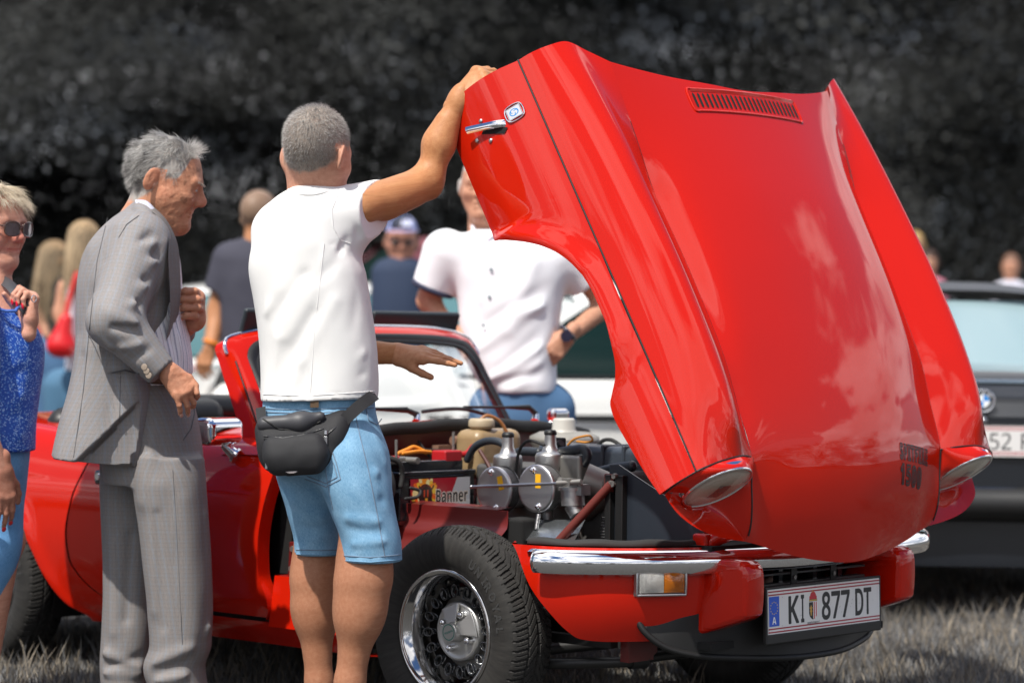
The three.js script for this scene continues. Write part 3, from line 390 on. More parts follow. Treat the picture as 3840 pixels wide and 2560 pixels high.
// grille: dark duct, bars, two brackets
part('grille_duct', [box(0.02, 0.26, 0.80, 0.52, 0.42, 0), box(0.2, 0.02, 0.8, 0.60, 0.545, 0), box(0.2, 0.02, 0.8, 0.6, 0.29, 0), box(0.03, 0.10, 0.3, 0.55, 0.40, -0.02)], DARK, car);
for (const z of [0.335, -0.335]) part('duct_cheek', box(0.14, 0.22, 0.006, 0.615, 0.42, z), UNDER, car);
for (let k = 0; k < 6; k++) part('grille_bar', box(0.030, 0.006, 0.66, 0.68, 0.352 + 0.028 * k, 0, 0.002), std(0.10, 0.35), car);
for (const z of [0.22, 0.06, -0.10, -0.22]) part('grille_upright', box(0.02, 0.17, 0.018, 0.665, 0.42, z), GLOSSBLACK, car);
for (const z of [0.055, -0.13]) { const b = part('plate_bracket', box(0.004, 0.12, 0.026, 0.715, 0.455, z), BLACK, car); part('bolt', aim(new THREE.CylinderGeometry(0.006, 0.006, 0.004, 12), V(1, 0, 0), V(0.719, 0.455, z)), DULL, b); }
part('duct_cable', [tube([[0.60, 0.37, 0.16], [0.61, 0.395, 0.12], [0.60, 0.41, 0.06], [0.60, 0.46, -0.02], [0.6, 0.50, -0.06]], 0.012, 30, 8)], std([0.42, 0.26, 0.2], 0.7), car);
// air dam
{
  const top = [[0.525, 0.400, 0.520], [0.560, 0.408, 0.480], [0.625, 0.412, 0.425], [0.66, 0.40, 0.36], [0.69, 0.375, 0.30], [0.72, 0.35, 0.15], [0.728, 0.34, 0], [0.72, 0.35, -0.15], [0.69, 0.375, -0.30], [0.66, 0.40, -0.36], [0.625, 0.412, -0.425], [0.56, 0.408, -0.48], [0.525, 0.400, -0.52]];
  const low = [[0.530, 0.385, 0.535], [0.560, 0.330, 0.525], [0.600, 0.285, 0.475], [0.645, 0.262, 0.39], [0.69, 0.252, 0.28], [0.735, 0.244, 0.13], [0.745, 0.242, 0], [0.735, 0.244, -0.13], [0.69, 0.252, -0.28], [0.645, 0.262, -0.39], [0.600, 0.285, -0.475], [0.560, 0.330, -0.525], [0.53, 0.385, -0.535]];
  const dam = (u, v) => { const a = spline3(top, u), b = spline3(low, u), w = v; return [lerp(a[0], b[0], w) + 0.015, lerp(a[1], b[1], w), lerp(a[2], b[2], w)]; };
  part('air_dam', [grid(90, 14, dam), grid(90, 4, (u, v) => { const p = dam(u, 1); return [p[0] - 0.10 * v, p[1] + 0.012 * v, p[2] * (1 - 0.12 * v)]; }), tube(Array.from({ length: 40 }, (_, i) => { const p = dam(i / 39, 1); return V(...p); }), 0.009, 120, 8)], std(0.007, 0.6), car);
  part('bolt', aim(new THREE.CylinderGeometry(0.007, 0.007, 0.006, 10), V(1, 0, 0.8), V(0.585, 0.385, 0.50)), DULL, car);
}
// number plate
{
  const t = canvasTex(1664, 384, (c, w, h) => {
    c.fillStyle = '#e4e2de'; c.fillRect(0, 0, w, h); c.fillStyle = '#a3202c';
    for (const y of [12, 40, h - 22 - 28, h - 22]) c.fillRect(0, y, w, 12);
    c.fillStyle = '#1c55c8'; c.fillRect(10, 60, 146, h - 126); c.fillStyle = '#e8c64a'; for (let k = 0; k < 12; k++) { const a = k * Math.PI / 6; c.beginPath(); c.arc(83 + 52 * Math.cos(a), 160 + 52 * Math.sin(a), 6, 0, 7); c.fill(); }
    c.fillStyle = '#fff'; c.font = 'bold 88px sans-serif'; c.textAlign = 'center'; c.fillText('A', 83, 300);
    const word = (s, x, W) => { c.save(); c.fillStyle = '#17181a'; c.strokeStyle = '#17181a'; c.font = '260px sans-serif'; c.textAlign = 'left'; const m = c.measureText(s).width; c.translate(x, 306); c.scale(W / m, 1.22); c.lineWidth = 13; c.lineJoin = 'round'; c.fillText(s, 0, 0); c.strokeText(s, 0, 0); c.restore(); };
    word('K', 268, 165); word('I', 468, 52); word('877', 770, 440); word('DT', 1270, 265);
    // shield between the letters: eagle half, striped half, crown
    c.save(); c.translate(650, 190); c.beginPath(); c.moveTo(-62, -45); c.lineTo(62, -45); c.lineTo(62, 40); c.quadraticCurveTo(60, 92, 0, 110); c.quadraticCurveTo(-60, 92, -62, 40); c.closePath(); c.clip(); c.fillStyle = '#1b1a18'; c.fillRect(-62, -45, 62, 160); c.fillStyle = '#f0eee8'; c.fillRect(0, -45, 62, 160); c.fillStyle = '#c4212e'; c.fillRect(10, -45, 14, 160); c.fillRect(38, -45, 14, 160);
    c.fillStyle = '#c79a3c'; c.beginPath(); c.ellipse(-30, 25, 12, 44, 0, 0, 7); c.fill(); c.fillRect(-54, 0, 46, 10); c.fillRect(-50, 30, 40, 8); c.fillRect(-40, 64, 22, 8); c.restore();
    c.fillStyle = '#c4212e'; c.fillRect(595, 92, 110, 34); c.beginPath(); c.arc(650, 96, 44, Math.PI, 0); c.fill(); c.fillStyle = '#d8b24a'; c.fillRect(592, 122, 116, 14); c.fillRect(645, 36, 9, 24); c.strokeStyle = '#222'; c.lineWidth = 3; c.strokeRect(592, 122, 116, 14);
    c.fillStyle = '#1a1a1a'; c.font = 'bold 29px sans-serif'; c.textAlign = 'center'; c.fillText('OBERÖSTERREICH', 650, 338, 180);
    c.fillStyle = 'rgba(60,50,45,0.55)'; const R = rng(77); for (let k = 0; k < 70; k++) c.fillRect(R() * w, R() * h, 2 + 5 * R(), 2 + 6 * R());
  });
  const pl = part('number_plate', box(0.004, 0.1195, 0.520, 0.006, 0.006, 0), std([0.8, 0.8, 0.78], 0.5), car); pl.position.set(0.775, 0.372, 0.002); pl.rotation.z = 0.03;
  part('plate_print', new THREE.PlaneGeometry(0.519, 0.1185).rotateY(Math.PI / 2).translate(0.0095, 0.006, 0), std([1, 1, 1], 0.45, 0, { map: t, bumpMap: t, bumpScale: -0.0012, clearcoat: 0.25, clearcoatRoughness: 0.3 }), pl);
  part('plate_holder', [box(0.010, 0.028, 0.537, 0.004, -0.067, 0, 0.004), box(0.010, 0.008, 0.537, 0.004, 0.069, 0, 0.003), box(0.010, 0.15, 0.008, 0.004, -0.004, 0.2645, 0.003), box(0.010, 0.15, 0.008, 0.004, -0.004, -0.2645, 0.003), box(0.003, 0.145, 0.53, -0.003, -0.002, 0)], BLACK, pl);
}
// underside: chassis rail, anti-roll bar with clamps, lower arms
part('chassis', [box(1.3, 0.09, 0.10, 0.0, 0.30, 0.16), box(1.3, 0.09, 0.10, 0, 0.30, -0.16), box(2.2, 0.08, 0.9, -1.6, 0.22, 0), box(0.5, 0.2, 0.7, 0.2, 0.35, 0)], DARK, car);
part('anti_roll_bar', [tube([onZ(2020, 2490, 0.55), onZ(2200, 2485, 0.50), onZ(2370, 2478, 0.43), onZ(2430, 2464, 0.38), onZ(2660, 2438, 0.2), onZ(2950, 2420, -0.1)], 0.015, 60, 10)], BLACK, car);
part('bar_clamp', [aim(new THREE.CylinderGeometry(0.024, 0.024, 0.05, 16), V(-0.3, 0, 1), onZ(2390, 2474, 0.41))], BLACK, car);
part('bar_mount', [box(0.03, 0.10, 0.12, 0.47, 0.285, 0.42)], UNDER, car);
part('lower_arm', [bar([0.02, 0.22, 0.58], [0.30, 0.26, 0.25], 0.018), bar([0.02, 0.22, 0.58], [-0.1, 0.26, 0.2], 0.018), box(0.3, 0.025, 0.03, 0.30, 0.285, 0.50)], BLACK, car);
part('bonnet_hinge', [tube([[0.62, 0.48, 0.36], [0.66, 0.56, 0.35], [0.74, 0.60, 0.33]], 0.02, 16, 8), box(0.05, 0.09, 0.05, 0.64, 0.54, 0.355, 0.008)], PAINT, car);
// --- wheels: tyre with cut tread, steel rim, trim ring, hub cap
const TYRE = std(0.022, 0.78); TYRE.name = 'tyre_rubber';
TYRE.bumpMap = dataTex(256, 256, (x, y) => 128 + 60 * noise.noise(x * 0.2, y * 0.2, 3) + 40 * noise.noise(x * 0.7, y * 0.7, 8)); TYRE.bumpScale = 0.0015;
const dusty = dataTex(512, 64, (x, y) => { const v = clamp(150 + 70 * fbm(x * 0.03, y * 0.08, 4, 4) + 40 * noise.noise(x * 0.3, y * 0.3, 1), 60, 255); return [v, v * 0.97, v * 0.93]; }, true); dusty.repeat.set(6, 2); TYRE.map = dusty; TYRE.color.setRGB(0.055, 0.054, 0.053);
function tyreGeo() {                                              // axle along z
  const prof = [[-0.058, 0.170], [-0.072, 0.182], [-0.083, 0.205], [-0.087, 0.230], [-0.083, 0.252], [-0.077, 0.266], [-0.0755, 0.268], [-0.070, 0.274]];
  const tread = []; for (let i = 0; i <= 34; i++) { const z = lerp(-0.066, 0.066, i / 34); tread.push([z, 0.2925 - 0.016 * Math.pow(Math.abs(z) / 0.066, 2.6)]); }
  const full = [...prof, ...tread, ...prof.map(([z, r]) => [-z, r]).reverse()], n = full.length - 1, N = 640;
  const pitch = 2 * Math.PI / 64;
  return grid(N, n, (u, v) => { const i = Math.round(v * n), [z, r0] = full[i], a = u * 2 * Math.PI; let r = r0; const az = Math.abs(z);
    if (i >= prof.length && i < n - prof.length + 1) { const slant = az < 0.034 ? az * 5.2 : 0.034 * 5.2 + (az - 0.034) * 1.1, ph = (((a + slant) / pitch) % 1 + 1) % 1, gw = az < 0.034 ? 0.20 : 0.24;
      if (ph < gw) r -= 0.007; else if (az > 0.036 && Math.abs(ph - 0.62) < 0.05) r -= 0.003; if (az < 0.004 || Math.abs(az - 0.034) < 0.0025) r -= 0.007; }
    else if (i >= prof.length - 2 && i <= n - prof.length + 2) { const ph = (((a + 0.034 * 5.2 + 0.036) / pitch) % 1 + 1) % 1; if (ph < 0.24) r -= 0.003; }
    return [Math.cos(a) * r, Math.sin(a) * r, z]; }, (u, v) => [u, v], true);
}
const tyreG = toCreasedNormals(tyreGeo(), 0.5);
const zl = (pts, seg = 64) => lathe(pts, seg).rotateX(Math.PI / 2);      // lathe round z: [radius, z]
const rimG = merged([zl([[0.150, -0.085], [0.150, 0.03], [0.158, 0.050], [0.168, 0.062], [0.172, 0.066]])]);
const ringG = zl([[0.1345, -0.010], [0.137, 0.012], [0.146, 0.046], [0.156, 0.056], [0.158, 0.066], [0.168, 0.074], [0.1755, 0.073], [0.1785, 0.066], [0.177, 0.058]], 96);
const discG = (() => { const s = new THREE.Shape(); s.absarc(0, 0, 0.138, 0, 6.2832); for (let k = 0; k < 16; k++) { const a = k * Math.PI / 8 + 0.1, h = new THREE.Path(); h.absellipse(Math.cos(a) * 0.112, Math.sin(a) * 0.112, 0.0165, 0.0105, 0, 6.2832, true, a); s.holes.push(h); }
  const g = new THREE.ExtrudeGeometry(s, { depth: 0.004, bevelEnabled: true, bevelSize: 0.003, bevelThickness: 0.004, bevelSegments: 3, curveSegments: 20 }); const p = g.attributes.position; for (let i = 0; i < p.count; i++) { const r = Math.hypot(p.getX(i), p.getY(i)); p.setZ(i, p.getZ(i) + 0.016 * Math.exp(-Math.pow((r - 0.112) / 0.022, 2)) - 0.006); } g.computeVertexNormals(); return toCreasedNormals(g, 0.7); })();
const SILVER = std([0.52, 0.52, 0.51], 0.38, 0.85);
const capG = (() => { const base = zl([[0.094, -0.004], [0.092, 0.010], [0.086, 0.016], [0.080, 0.013], [0.070, 0.010], [0.030, 0.014]], 64);
  const wedge = (a) => { const s = new THREE.Shape(); s.moveTo(0.022, -0.016); s.lineTo(0.022, 0.016); s.quadraticCurveTo(0.050, 0.022, 0.079, 0.038); s.quadraticCurveTo(0.087, 0, 0.079, -0.038); s.quadraticCurveTo(0.050, -0.022, 0.022, -0.016); const g = new THREE.ExtrudeGeometry(s, { depth: 0.004, bevelEnabled: true, bevelSize: 0.002, bevelThickness: 0.002, bevelSegments: 2, curveSegments: 10 }); const p = g.attributes.position; for (let i = 0; i < p.count; i++) p.setZ(i, p.getZ(i) + 0.028 - 0.22 * (Math.hypot(p.getX(i), p.getY(i)) - 0.022)); g.computeVertexNormals(); return g.rotateZ(a); };
  const nose = zl([[0.034, 0.012], [0.031, 0.034], [0.029, 0.044], [0.026, 0.048], [0, 0.048]], 48); return { base: merged([base, wedge(0.35), wedge(1.92 + 0.0), nose]).scale(0.90, 0.90, 1), }; })();
const faceTex = canvasTex(256, 256, (c) => { c.fillStyle = '#a9a9a6'; c.fillRect(0, 0, 256, 256); c.strokeStyle = '#12786c'; c.lineWidth = 12; c.beginPath(); c.arc(128, 128, 104, 0, 7); c.stroke(); c.translate(128, 128); c.rotate(-0.35); c.fillStyle = '#12786c'; c.font = 'bold 40px sans-serif'; c.textAlign = 'center'; c.fillText('TRIUMPH', 0, 14, 168); });
const font = await new FontLoader().loadAsync('fonts/droid/droid_sans_bold.typeface.json');
function sidewallText(s, r, a0, size) { const out = []; let a = a0; for (const ch of s) { if (ch !== ' ') { const g = new TextGeometry(ch, { font, size, depth: 0.0014, curveSegments: 3, bevelEnabled: false }); g.computeBoundingBox(); const w = g.boundingBox.max.x; g.translate(-w / 2, 0, 0).translate(0, r, 0.0855).rotateZ(a); out.push(g); a -= (w + size * 0.22) / r; } else a -= size * 0.7 / r; } return merged(out); }
const letterG = merged([sidewallText('UNIROYAL', 0.216, -0.55, 0.026), sidewallText('THE RAINTYRE', 0.222, -2.2, 0.014)]);
const RIMCHROME = std([0.58, 0.57, 0.56], 0.10, 1);
function wheel(name, x, z, steer, detail) {
  const w = new THREE.Group(); w.name = name; w.position.set(x, 0.290, z); w.rotation.y = steer + (z < 0 ? Math.PI : 0); car.add(w);
  part('tyre', tyreG, TYRE, w); 
  const put = (n, g, m) => part(n, g, m, w);
  put('rim', rimG, BLACK); put('trim_ring', ringG, RIMCHROME); put('wheel_disc', discG, GLOSSBLACK); put('brake_drum', zl([[0, -0.03], [0.11, -0.03], [0.115, -0.06]], 32), DULL);
  if (!detail) return w;
  put('tyre_lettering', letterG, std(0.035, 0.8)); put('hub_cap', capG.base.clone().translate(0, 0, 0.002), SILVER);
  put('hub_emblem', new THREE.CircleGeometry(0.0262, 40).translate(0, 0, 0.0512), std([1, 1, 1], 0.35, 0.5, { map: faceTex }));
  for (let k = 0; k < 4; k++) { const a = 1.15 + k * Math.PI / 2; put('wheel_nut', merged([new THREE.CylinderGeometry(0.0105, 0.012, 0.016, 6).rotateX(Math.PI / 2).translate(0, 0, 0.016), new THREE.SphereGeometry(0.0105, 16, 10).translate(0, 0, 0.026)]).translate(Math.cos(a) * 0.052, Math.sin(a) * 0.052, 0), CHROME); }
  for (let k = 0; k < 16; k++) { const a = k * Math.PI / 8 + 0.1; put('disc_slot_rim', new THREE.TorusGeometry(0.0135, 0.0022, 6, 24).scale(1.25, 0.85, 1).rotateZ(a).translate(Math.cos(a) * 0.112, Math.sin(a) * 0.112, 0.018), GLOSSBLACK); }
  return w;
}
wheel('front_wheel', 0, 0.6225, -0.012, true); wheel('front_wheel', 0, -0.6225, -0.012, false);
wheel('rear_wheel', -2.108, 0.635, 0, true); wheel('rear_wheel', -2.108, -0.635, 0, false);
// --- engine bay: everything bolted inside the car under the open bonnet
{
  const flank = (name, geo, mat, label) => part(name, geo, mat, car, label);
  // inner wing panels and suspension tower
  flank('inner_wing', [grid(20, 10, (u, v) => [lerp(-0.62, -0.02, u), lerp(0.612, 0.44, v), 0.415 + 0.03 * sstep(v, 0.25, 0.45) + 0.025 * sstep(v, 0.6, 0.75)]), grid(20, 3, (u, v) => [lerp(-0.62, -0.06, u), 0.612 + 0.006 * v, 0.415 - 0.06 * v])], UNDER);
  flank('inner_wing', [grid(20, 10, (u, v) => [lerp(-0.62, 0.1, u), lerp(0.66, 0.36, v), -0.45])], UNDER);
  flank('chassis_turret', [box(0.10, 0.30, 0.10, -0.02, 0.44, 0.36, 0.01), box(0.30, 0.03, 0.12, 0.05, 0.36, 0.36)], DARK);
  // battery with label, posts and clamps
  const bz0 = 0.125, bz1 = 0.445, bx = -0.425;
  const bat = flank('battery', [box(0.17, 0.135, bz1 - bz0, bx - 0.085, 0.625, (bz0 + bz1) / 2, 0.006), box(0.175, 0.014, bz1 - bz0 + 0.008, bx - 0.085, 0.697, (bz0 + bz1) / 2, 0.004), box(0.13, 0.030, bz1 - bz0 - 0.05, bx - 0.095, 0.718, (bz0 + bz1) / 2 - 0.005, 0.004)], GLOSSBLACK);
  const lab = canvasTex(768, 240, (c, w, h) => {
    c.fillStyle = '#b3122a'; c.fillRect(0, 0, w, h); c.fillStyle = '#c9ccd2'; c.beginPath(); c.moveTo(600, 0); c.lineTo(w, 0); c.lineTo(w, h); c.lineTo(470, h); c.closePath(); c.fill(); c.fillStyle = '#d8dade'; c.fillRect(330, 190, w, 60);
    const R = rng(5); for (let k = 0; k < 150; k++) { const a = R() * 6.28, r = 70 + 70 * R(); c.fillStyle = ['#ffd23a', '#ff9a1a', '#fff2a8', '#ff6a10'][Math.floor(R() * 4)]; c.beginPath(); c.ellipse(175 + Math.cos(a) * r, 120 + Math.sin(a) * r * 0.85, 16 + 26 * R(), 10 + 18 * R(), a, 0, 7); c.fill(); }
    c.fillStyle = '#5a120c'; c.beginPath(); c.ellipse(190, 130, 92, 86, 0, 0, 7); c.fill(); c.fillStyle = '#2a0806'; c.beginPath(); c.moveTo(100, 240); c.lineTo(140, 90); c.lineTo(200, 60); c.lineTo(262, 95); c.lineTo(290, 240); c.closePath(); c.fill();
    c.strokeStyle = '#2a0806'; c.lineWidth = 15; c.beginPath(); c.arc(150, 52, 40, 1.0, 3.0); c.stroke(); c.beginPath(); c.arc(255, 52, 40, 0.1, 2.1); c.stroke(); c.fillStyle = '#d8481a'; c.fillRect(170, 95, 18, 60); c.fillRect(214, 95, 18, 60); c.fillStyle = '#ffb030'; c.fillRect(188, 165, 34, 34);
    c.font = 'bold 150px sans-serif'; c.lineWidth = 16; c.strokeStyle = '#f0e4d8'; c.lineJoin = 'round'; c.strokeText('Banner', 318, 208, 420); c.fillStyle = '#101014'; c.fillText('Banner', 318, 208, 420); });
  part('battery_label', new THREE.PlaneGeometry(0.255, 0.084).rotateY(Math.PI / 2).translate(bx + 0.0035, 0.640, 0.277), std([1, 1, 1], 0.4, 0, { map: lab, clearcoat: 0.5, clearcoatRoughness: 0.2 }), bat);
  part('terminal_cover', box(0.06, 0.036, 0.075, bx - 0.06, 0.742, 0.185, 0.006), std([0.42, 0.01, 0.015], 0.45), bat);
  part('terminal_clamp', [box(0.045, 0.022, 0.07, bx - 0.06, 0.735, 0.40, 0.006), aim(new THREE.CylinderGeometry(0.010, 0.010, 0.05, 12), V(1, 0, 0), V(bx - 0.02, 0.736, 0.375))], DULL, bat);
  part('hold_down_rod', [bar([bx + 0.01, 0.73, 0.47], [bx + 0.01, 0.80, 0.472], 0.0045)], DULL, bat); part('hold_down_rod', [bar([bx - 0.05, 0.74, 0.168], [bx - 0.05, 0.815, 0.168], 0.0045)], DULL, bat);
  flank('red_cable', [tube([[bx - 0.06, 0.745, 0.15], [bx - 0.05, 0.748, 0.11], [bx - 0.05, 0.775, 0.07], [bx - 0.06, 0.77, 0.04], [bx - 0.05, 0.72, 0.03]], 0.010, 30, 8), tube([[bx - 0.05, 0.742, 0.405], [bx - 0.03, 0.742, 0.45], [bx, 0.745, 0.49]], 0.009, 16, 8)], std([0.40, 0.012, 0.014], 0.4));
  flank('black_cable', [tube([[bx, 0.75, 0.50], [bx + 0.02, 0.735, 0.47], [bx + 0.02, 0.70, 0.455], [bx + 0.02, 0.665, 0.46]], 0.008, 24, 8), tube([[bx + 0.05, 0.63, 0.47], [bx + 0.06, 0.635, 0.43], [bx + 0.05, 0.65, 0.41], [bx + 0.04, 0.66, 0.44]], 0.005, 24, 8)], RUBBER);
  flank('horn', new THREE.SphereGeometry(0.05, 24, 16).scale(0.7, 1.25, 0.8).translate(bx + 0.0, 0.665, 0.515), std(0.05, 0.5));
  flank('orange_strap', [tube([[-0.52, 0.752, 0.36], [-0.54, 0.762, 0.30], [-0.55, 0.768, 0.26], [-0.54, 0.752, 0.22]], 0.007, 20, 6), tube([[-0.52, 0.752, 0.34], [-0.53, 0.756, 0.26], [-0.54, 0.752, 0.20]], 0.006, 20, 6)], std([0.75, 0.25, 0.01], 0.5));
  // bottles and brake servo against the bulkhead
  const bottle = flank('washer_bottle', [box(0.11, 0.150, 0.205, -0.50, 0.745, -0.015, 0.030)], std([0.36, 0.25, 0.13], 0.38, 0, { transmission: 0.12, thickness: 0, bumpMap: dataTex(64, 64, (x, y) => 128 + 60 * noise.noise(x * 0.1, y * 0.1, 1)), bumpScale: 0.003 }));
  part('bottle_cap', [lathe([[0, 0.028], [0.034, 0.027], [0.040, 0.020], [0.041, 0.004], [0.038, 0], [0.030, -0.006]], 28).translate(-0.49, 0.826, 0.028)], std([0.44, 0.36, 0.24], 0.45), bottle);
  part('washer_pipe', tube([[-0.49, 0.852, 0.03], [-0.48, 0.862, 0.015], [-0.46, 0.845, -0.02], [-0.44, 0.79, -0.045], [-0.43, 0.74, -0.05]], 0.0055, 40, 8), std([0.30, 0.12, 0.04], 0.4), bottle);
  const servo = flank('brake_servo', [lathe([[0, 0.035], [0.08, 0.03], [0.11, 0.016], [0.112, 0], [0.10, -0.02], [0.09, -0.06]], 40).translate(-0.47, 0.775, -0.335)], std([0.30, 0.29, 0.26], 0.45, 0.3));
  part('reservoir_cap', [lathe([[0, 0.045], [0.030, 0.044], [0.036, 0.038], [0.037, 0.010], [0.045, 0]], 28).translate(-0.46, 0.805, -0.32)], std([0.5, 0.49, 0.45], 0.45), servo);
  flank('relay', [aim(new THREE.CylinderGeometry(0.014, 0.014, 0.09, 14), V(0, 0, 1), onX(1735, 1650, -0.56)), box(0.03, 0.03, 0.06, -0.58, 0.755, 0.11)], std([0.22, 0.12, 0.08], 0.6));
  flank('bulkhead_pipe', [tube([onX(1590, 1688, -0.56), onX(1680, 1690, -0.56), onX(1770, 1686, -0.54)], 0.0055, 16, 8), tube([onX(1570, 1655, -0.6), onX(1595, 1690, -0.58), onX(1610, 1710, -0.56)], 0.004, 16, 8)], RUBBER);
  flank('brake_line', [tube([onX(1850, 1800, -0.35), onX(1835, 1750, -0.38), onX(1800, 1690, -0.42)], 0.006, 20, 8)], std([0.09, 0.03, 0.025], 0.5));
  // engine: block, head, rocker cover, radiator header
  flank('engine_block', [box(0.62, 0.26, 0.26, -0.14, 0.50, -0.02, 0.02), box(0.60, 0.10, 0.22, -0.14, 0.67, 0.0, 0.015), box(0.10, 0.22, 0.10, 0.12, 0.60, 0.16, 0.02)], std([0.09, 0.088, 0.085], 0.55, 0.3));
  flank('rocker_cover', [box(0.46, 0.085, 0.15, -0.06, 0.742, -0.07, 0.022), box(0.012, 0.09, 0.16, 0.06, 0.744, -0.07, 0.004), box(0.012, 0.09, 0.16, -0.02, 0.744, -0.07, 0.004)], SLATE);
  flank('filler_cap', [lathe([[0, 0.016], [0.012, 0.016], [0.014, 0.004], [0.024, 0]], 18).translate(0.09, 0.786, -0.06)], DULL);
  flank('manifold', [tube([[-0.30, 0.62, 0.13], [-0.16, 0.62, 0.17], [0.0, 0.62, 0.17], [0.10, 0.60, 0.13]], 0.030, 30, 12), tube([[-0.12, 0.60, 0.17], [-0.12, 0.52, 0.22], [-0.14, 0.42, 0.24]], 0.024, 20, 10), box(0.36, 0.14, 0.03, -0.10, 0.585, 0.205, 0.01)], DULL);
  for (const [px, py] of [[1904, 1745], [2063, 1738]]) {
    const c = onZ(px, py, 0.262);
    const cb = flank('carburettor', [lathe([[0.016, 0.086], [0.017, 0.070], [0.018, 0.054], [0.024, 0.036], [0.040, 0.030], [0.043, 0.022], [0.043, -0.006], [0.038, -0.010], [0.038, -0.062], [0.030, -0.066]], 32).translate(c.x, c.y, c.z), box(0.075, 0.075, 0.09, c.x, c.y - 0.085, c.z + 0.002, 0.014), bar([c.x, c.y - 0.16, c.z + 0.01], [c.x, c.y - 0.08, c.z + 0.01], 0.017)], ALU);
    part('dashpot_cap', [lathe([[0, 0.098], [0.014, 0.097], [0.0185, 0.091], [0.0185, 0.084], [0.016, 0.082]], 20).translate(c.x, c.y, c.z)], BLACK, cb);
    part('jet_nut', [lathe([[0, -0.165], [0.013, -0.165], [0.013, -0.185], [0.020, -0.187], [0.020, -0.194], [0, -0.195]], 8).translate(c.x, c.y, c.z + 0.01)], DULL, cb);
  }
  for (const [px, py, ly] of [[1850, 1838, 0.028], [2008, 1832, 0.01]]) {
    const c = onZ(px, py, 0.362);
    const f = flank('air_filter', [zl([[0, 0.0], [0.060, 0.0005], [0.0665, -0.001], [0.0685, -0.004], [0.0685, -0.008]], 48).translate(c.x, c.y, c.z), zl([[0.0685, -0.040], [0.067, -0.045], [0, -0.046]], 48).translate(c.x, c.y, c.z)], std([0.66, 0.65, 0.66], 0.33, 1));
    const mesh = dataTex(32, 32, (x, y) => ((x + (y % 16 > 7 ? 8 : 0)) % 16 < 9 && y % 8 < 5 ? 12 : 120)); mesh.repeat.set(60, 4);
    part('filter_gauze', zl([[0.0655, -0.006], [0.0655, -0.042]], 64).translate(c.x, c.y, c.z), std([0.5, 0.5, 0.5], 0.5, 0.6, { map: mesh, bumpMap: mesh, bumpScale: 0.002 }), f);
    for (const [dx, dy] of [[-0.008, 0.052], [0.012, -0.050]]) part('filter_bolt', zl([[0, 0.011], [0.005, 0.0105], [0.0065, 0.006], [0.0065, 0.003], [0.010, 0.002], [0.010, 0]], 16).translate(c.x + dx, c.y + dy, c.z), CHROME, f);
    part('filter_sticker', box(0.020, 0.040, 0.0008, 0, 0, 0).rotateZ(ly > 0.02 ? 0.25 : 0).translate(c.x + ly, c.y + 0.022, c.z + 0.0010), std([0.80, 0.42, 0.01], 0.5), f);
  }
  flank('throttle_rod', [bar(onZ(1768, 1825, 0.385), onZ(2095, 1812, 0.385), 0.0042), new THREE.SphereGeometry(0.0055, 10, 8).translate(...onZ(1768, 1825, 0.385).toArray())], STEEL);
  flank('linkage', [bar(onZ(2090, 1812, 0.385), onZ(2180, 1806, 0.37), 0.008), bar(onZ(2172, 1800, 0.36), onZ(2176, 1822, 0.36), 0.009), bar(onZ(2100, 1800, 0.37), onZ(2120, 1805, 0.34), 0.009), box(0.03, 0.018, 0.03, ...onZ(2135, 1806, 0.37).toArray())], DULL);
  flank('fuel_pump', [bar(onZ(2148, 1838, 0.33), onZ(2150, 1895, 0.33), 0.034, 0.034, 24), bar(onZ(2150, 1895, 0.33), onZ(2165, 1930, 0.33), 0.026, 0.022, 20), bar(onZ(2148, 1826, 0.33), onZ(2148, 1838, 0.33), 0.040, 0.040, 24), box(0.05, 0.03, 0.04, ...onZ(2172, 1835, 0.33).toArray())], ALU);
  flank('water_housing', [bar(onZ(2190, 1800, 0.25), onZ(2300, 1840, 0.2), 0.05, 0.045, 20), box(0.09, 0.13, 0.05, ...onZ(2150, 1790, 0.24).toArray(), 0.012)], DULL);
  flank('exhaust_pipe', [tube([onZ(2190, 1910, 0.22), onZ(2240, 1870, 0.22), onZ(2290, 1820, 0.22)], 0.035, 20, 12)], std([0.16, 0.13, 0.11], 0.7, 0.3));
  const H = (name, pts, z, r, m = RUBBER) => flank(name, tube(pts.map(([x, y, dz]) => onZ(x, y, z + (dz ?? 0))), r, 48, 10), m);
  const HOSE = std([0.022, 0.028, 0.036], 0.42);
  H('breather_hose', [[1752, 1722], [1778, 1678], [1820, 1655], [1865, 1655], [1895, 1672], [1906, 1700]], 0.20, 0.0115, HOSE);
  H('breather_hose', [[1920, 1702], [1965, 1692], [2020, 1695]], 0.15, 0.0135, HOSE);
  H('vacuum_pipe', [[1934, 1795], [1937, 1745], [1946, 1695], [1965, 1662], [1990, 1652], [2040, 1668]], 0.30, 0.0045);
  H('fuel_hose', [[2105, 1694], [2150, 1688], [2190, 1685], [2203, 1706], [2185, 1740], [2150, 1775]], 0.24, 0.0145, HOSE);
  H('radiator_hose', [[2210, 1782], [2260, 1768], [2310, 1757], [2370, 1748]], 0.16, 0.0165, HOSE);
  flank('hose_clip', bar(onZ(2205, 1783, 0.16), onZ(2218, 1779, 0.16), 0.0185, 0.0185, 16), STEEL);
  H('orange_lead', [[2130, 1668], [2150, 1648], [2185, 1636], [2215, 1635], [2222, 1650], [2200, 1658], [2165, 1655]], 0.0, 0.0035, std([0.5, 0.2, 0.02], 0.5));
  H('heater_hose', [[2245, 1665], [2265, 1650], [2295, 1650], [2330, 1672]], -0.1, 0.006);
  flank('lever', [box(0.05, 0.05, 0.012, ...onZ(2095, 1672, 0.18).toArray(), 0.004), bar(onZ(2070, 1690, 0.2), onZ(2105, 1660, 0.2), 0.012)], BLACK);
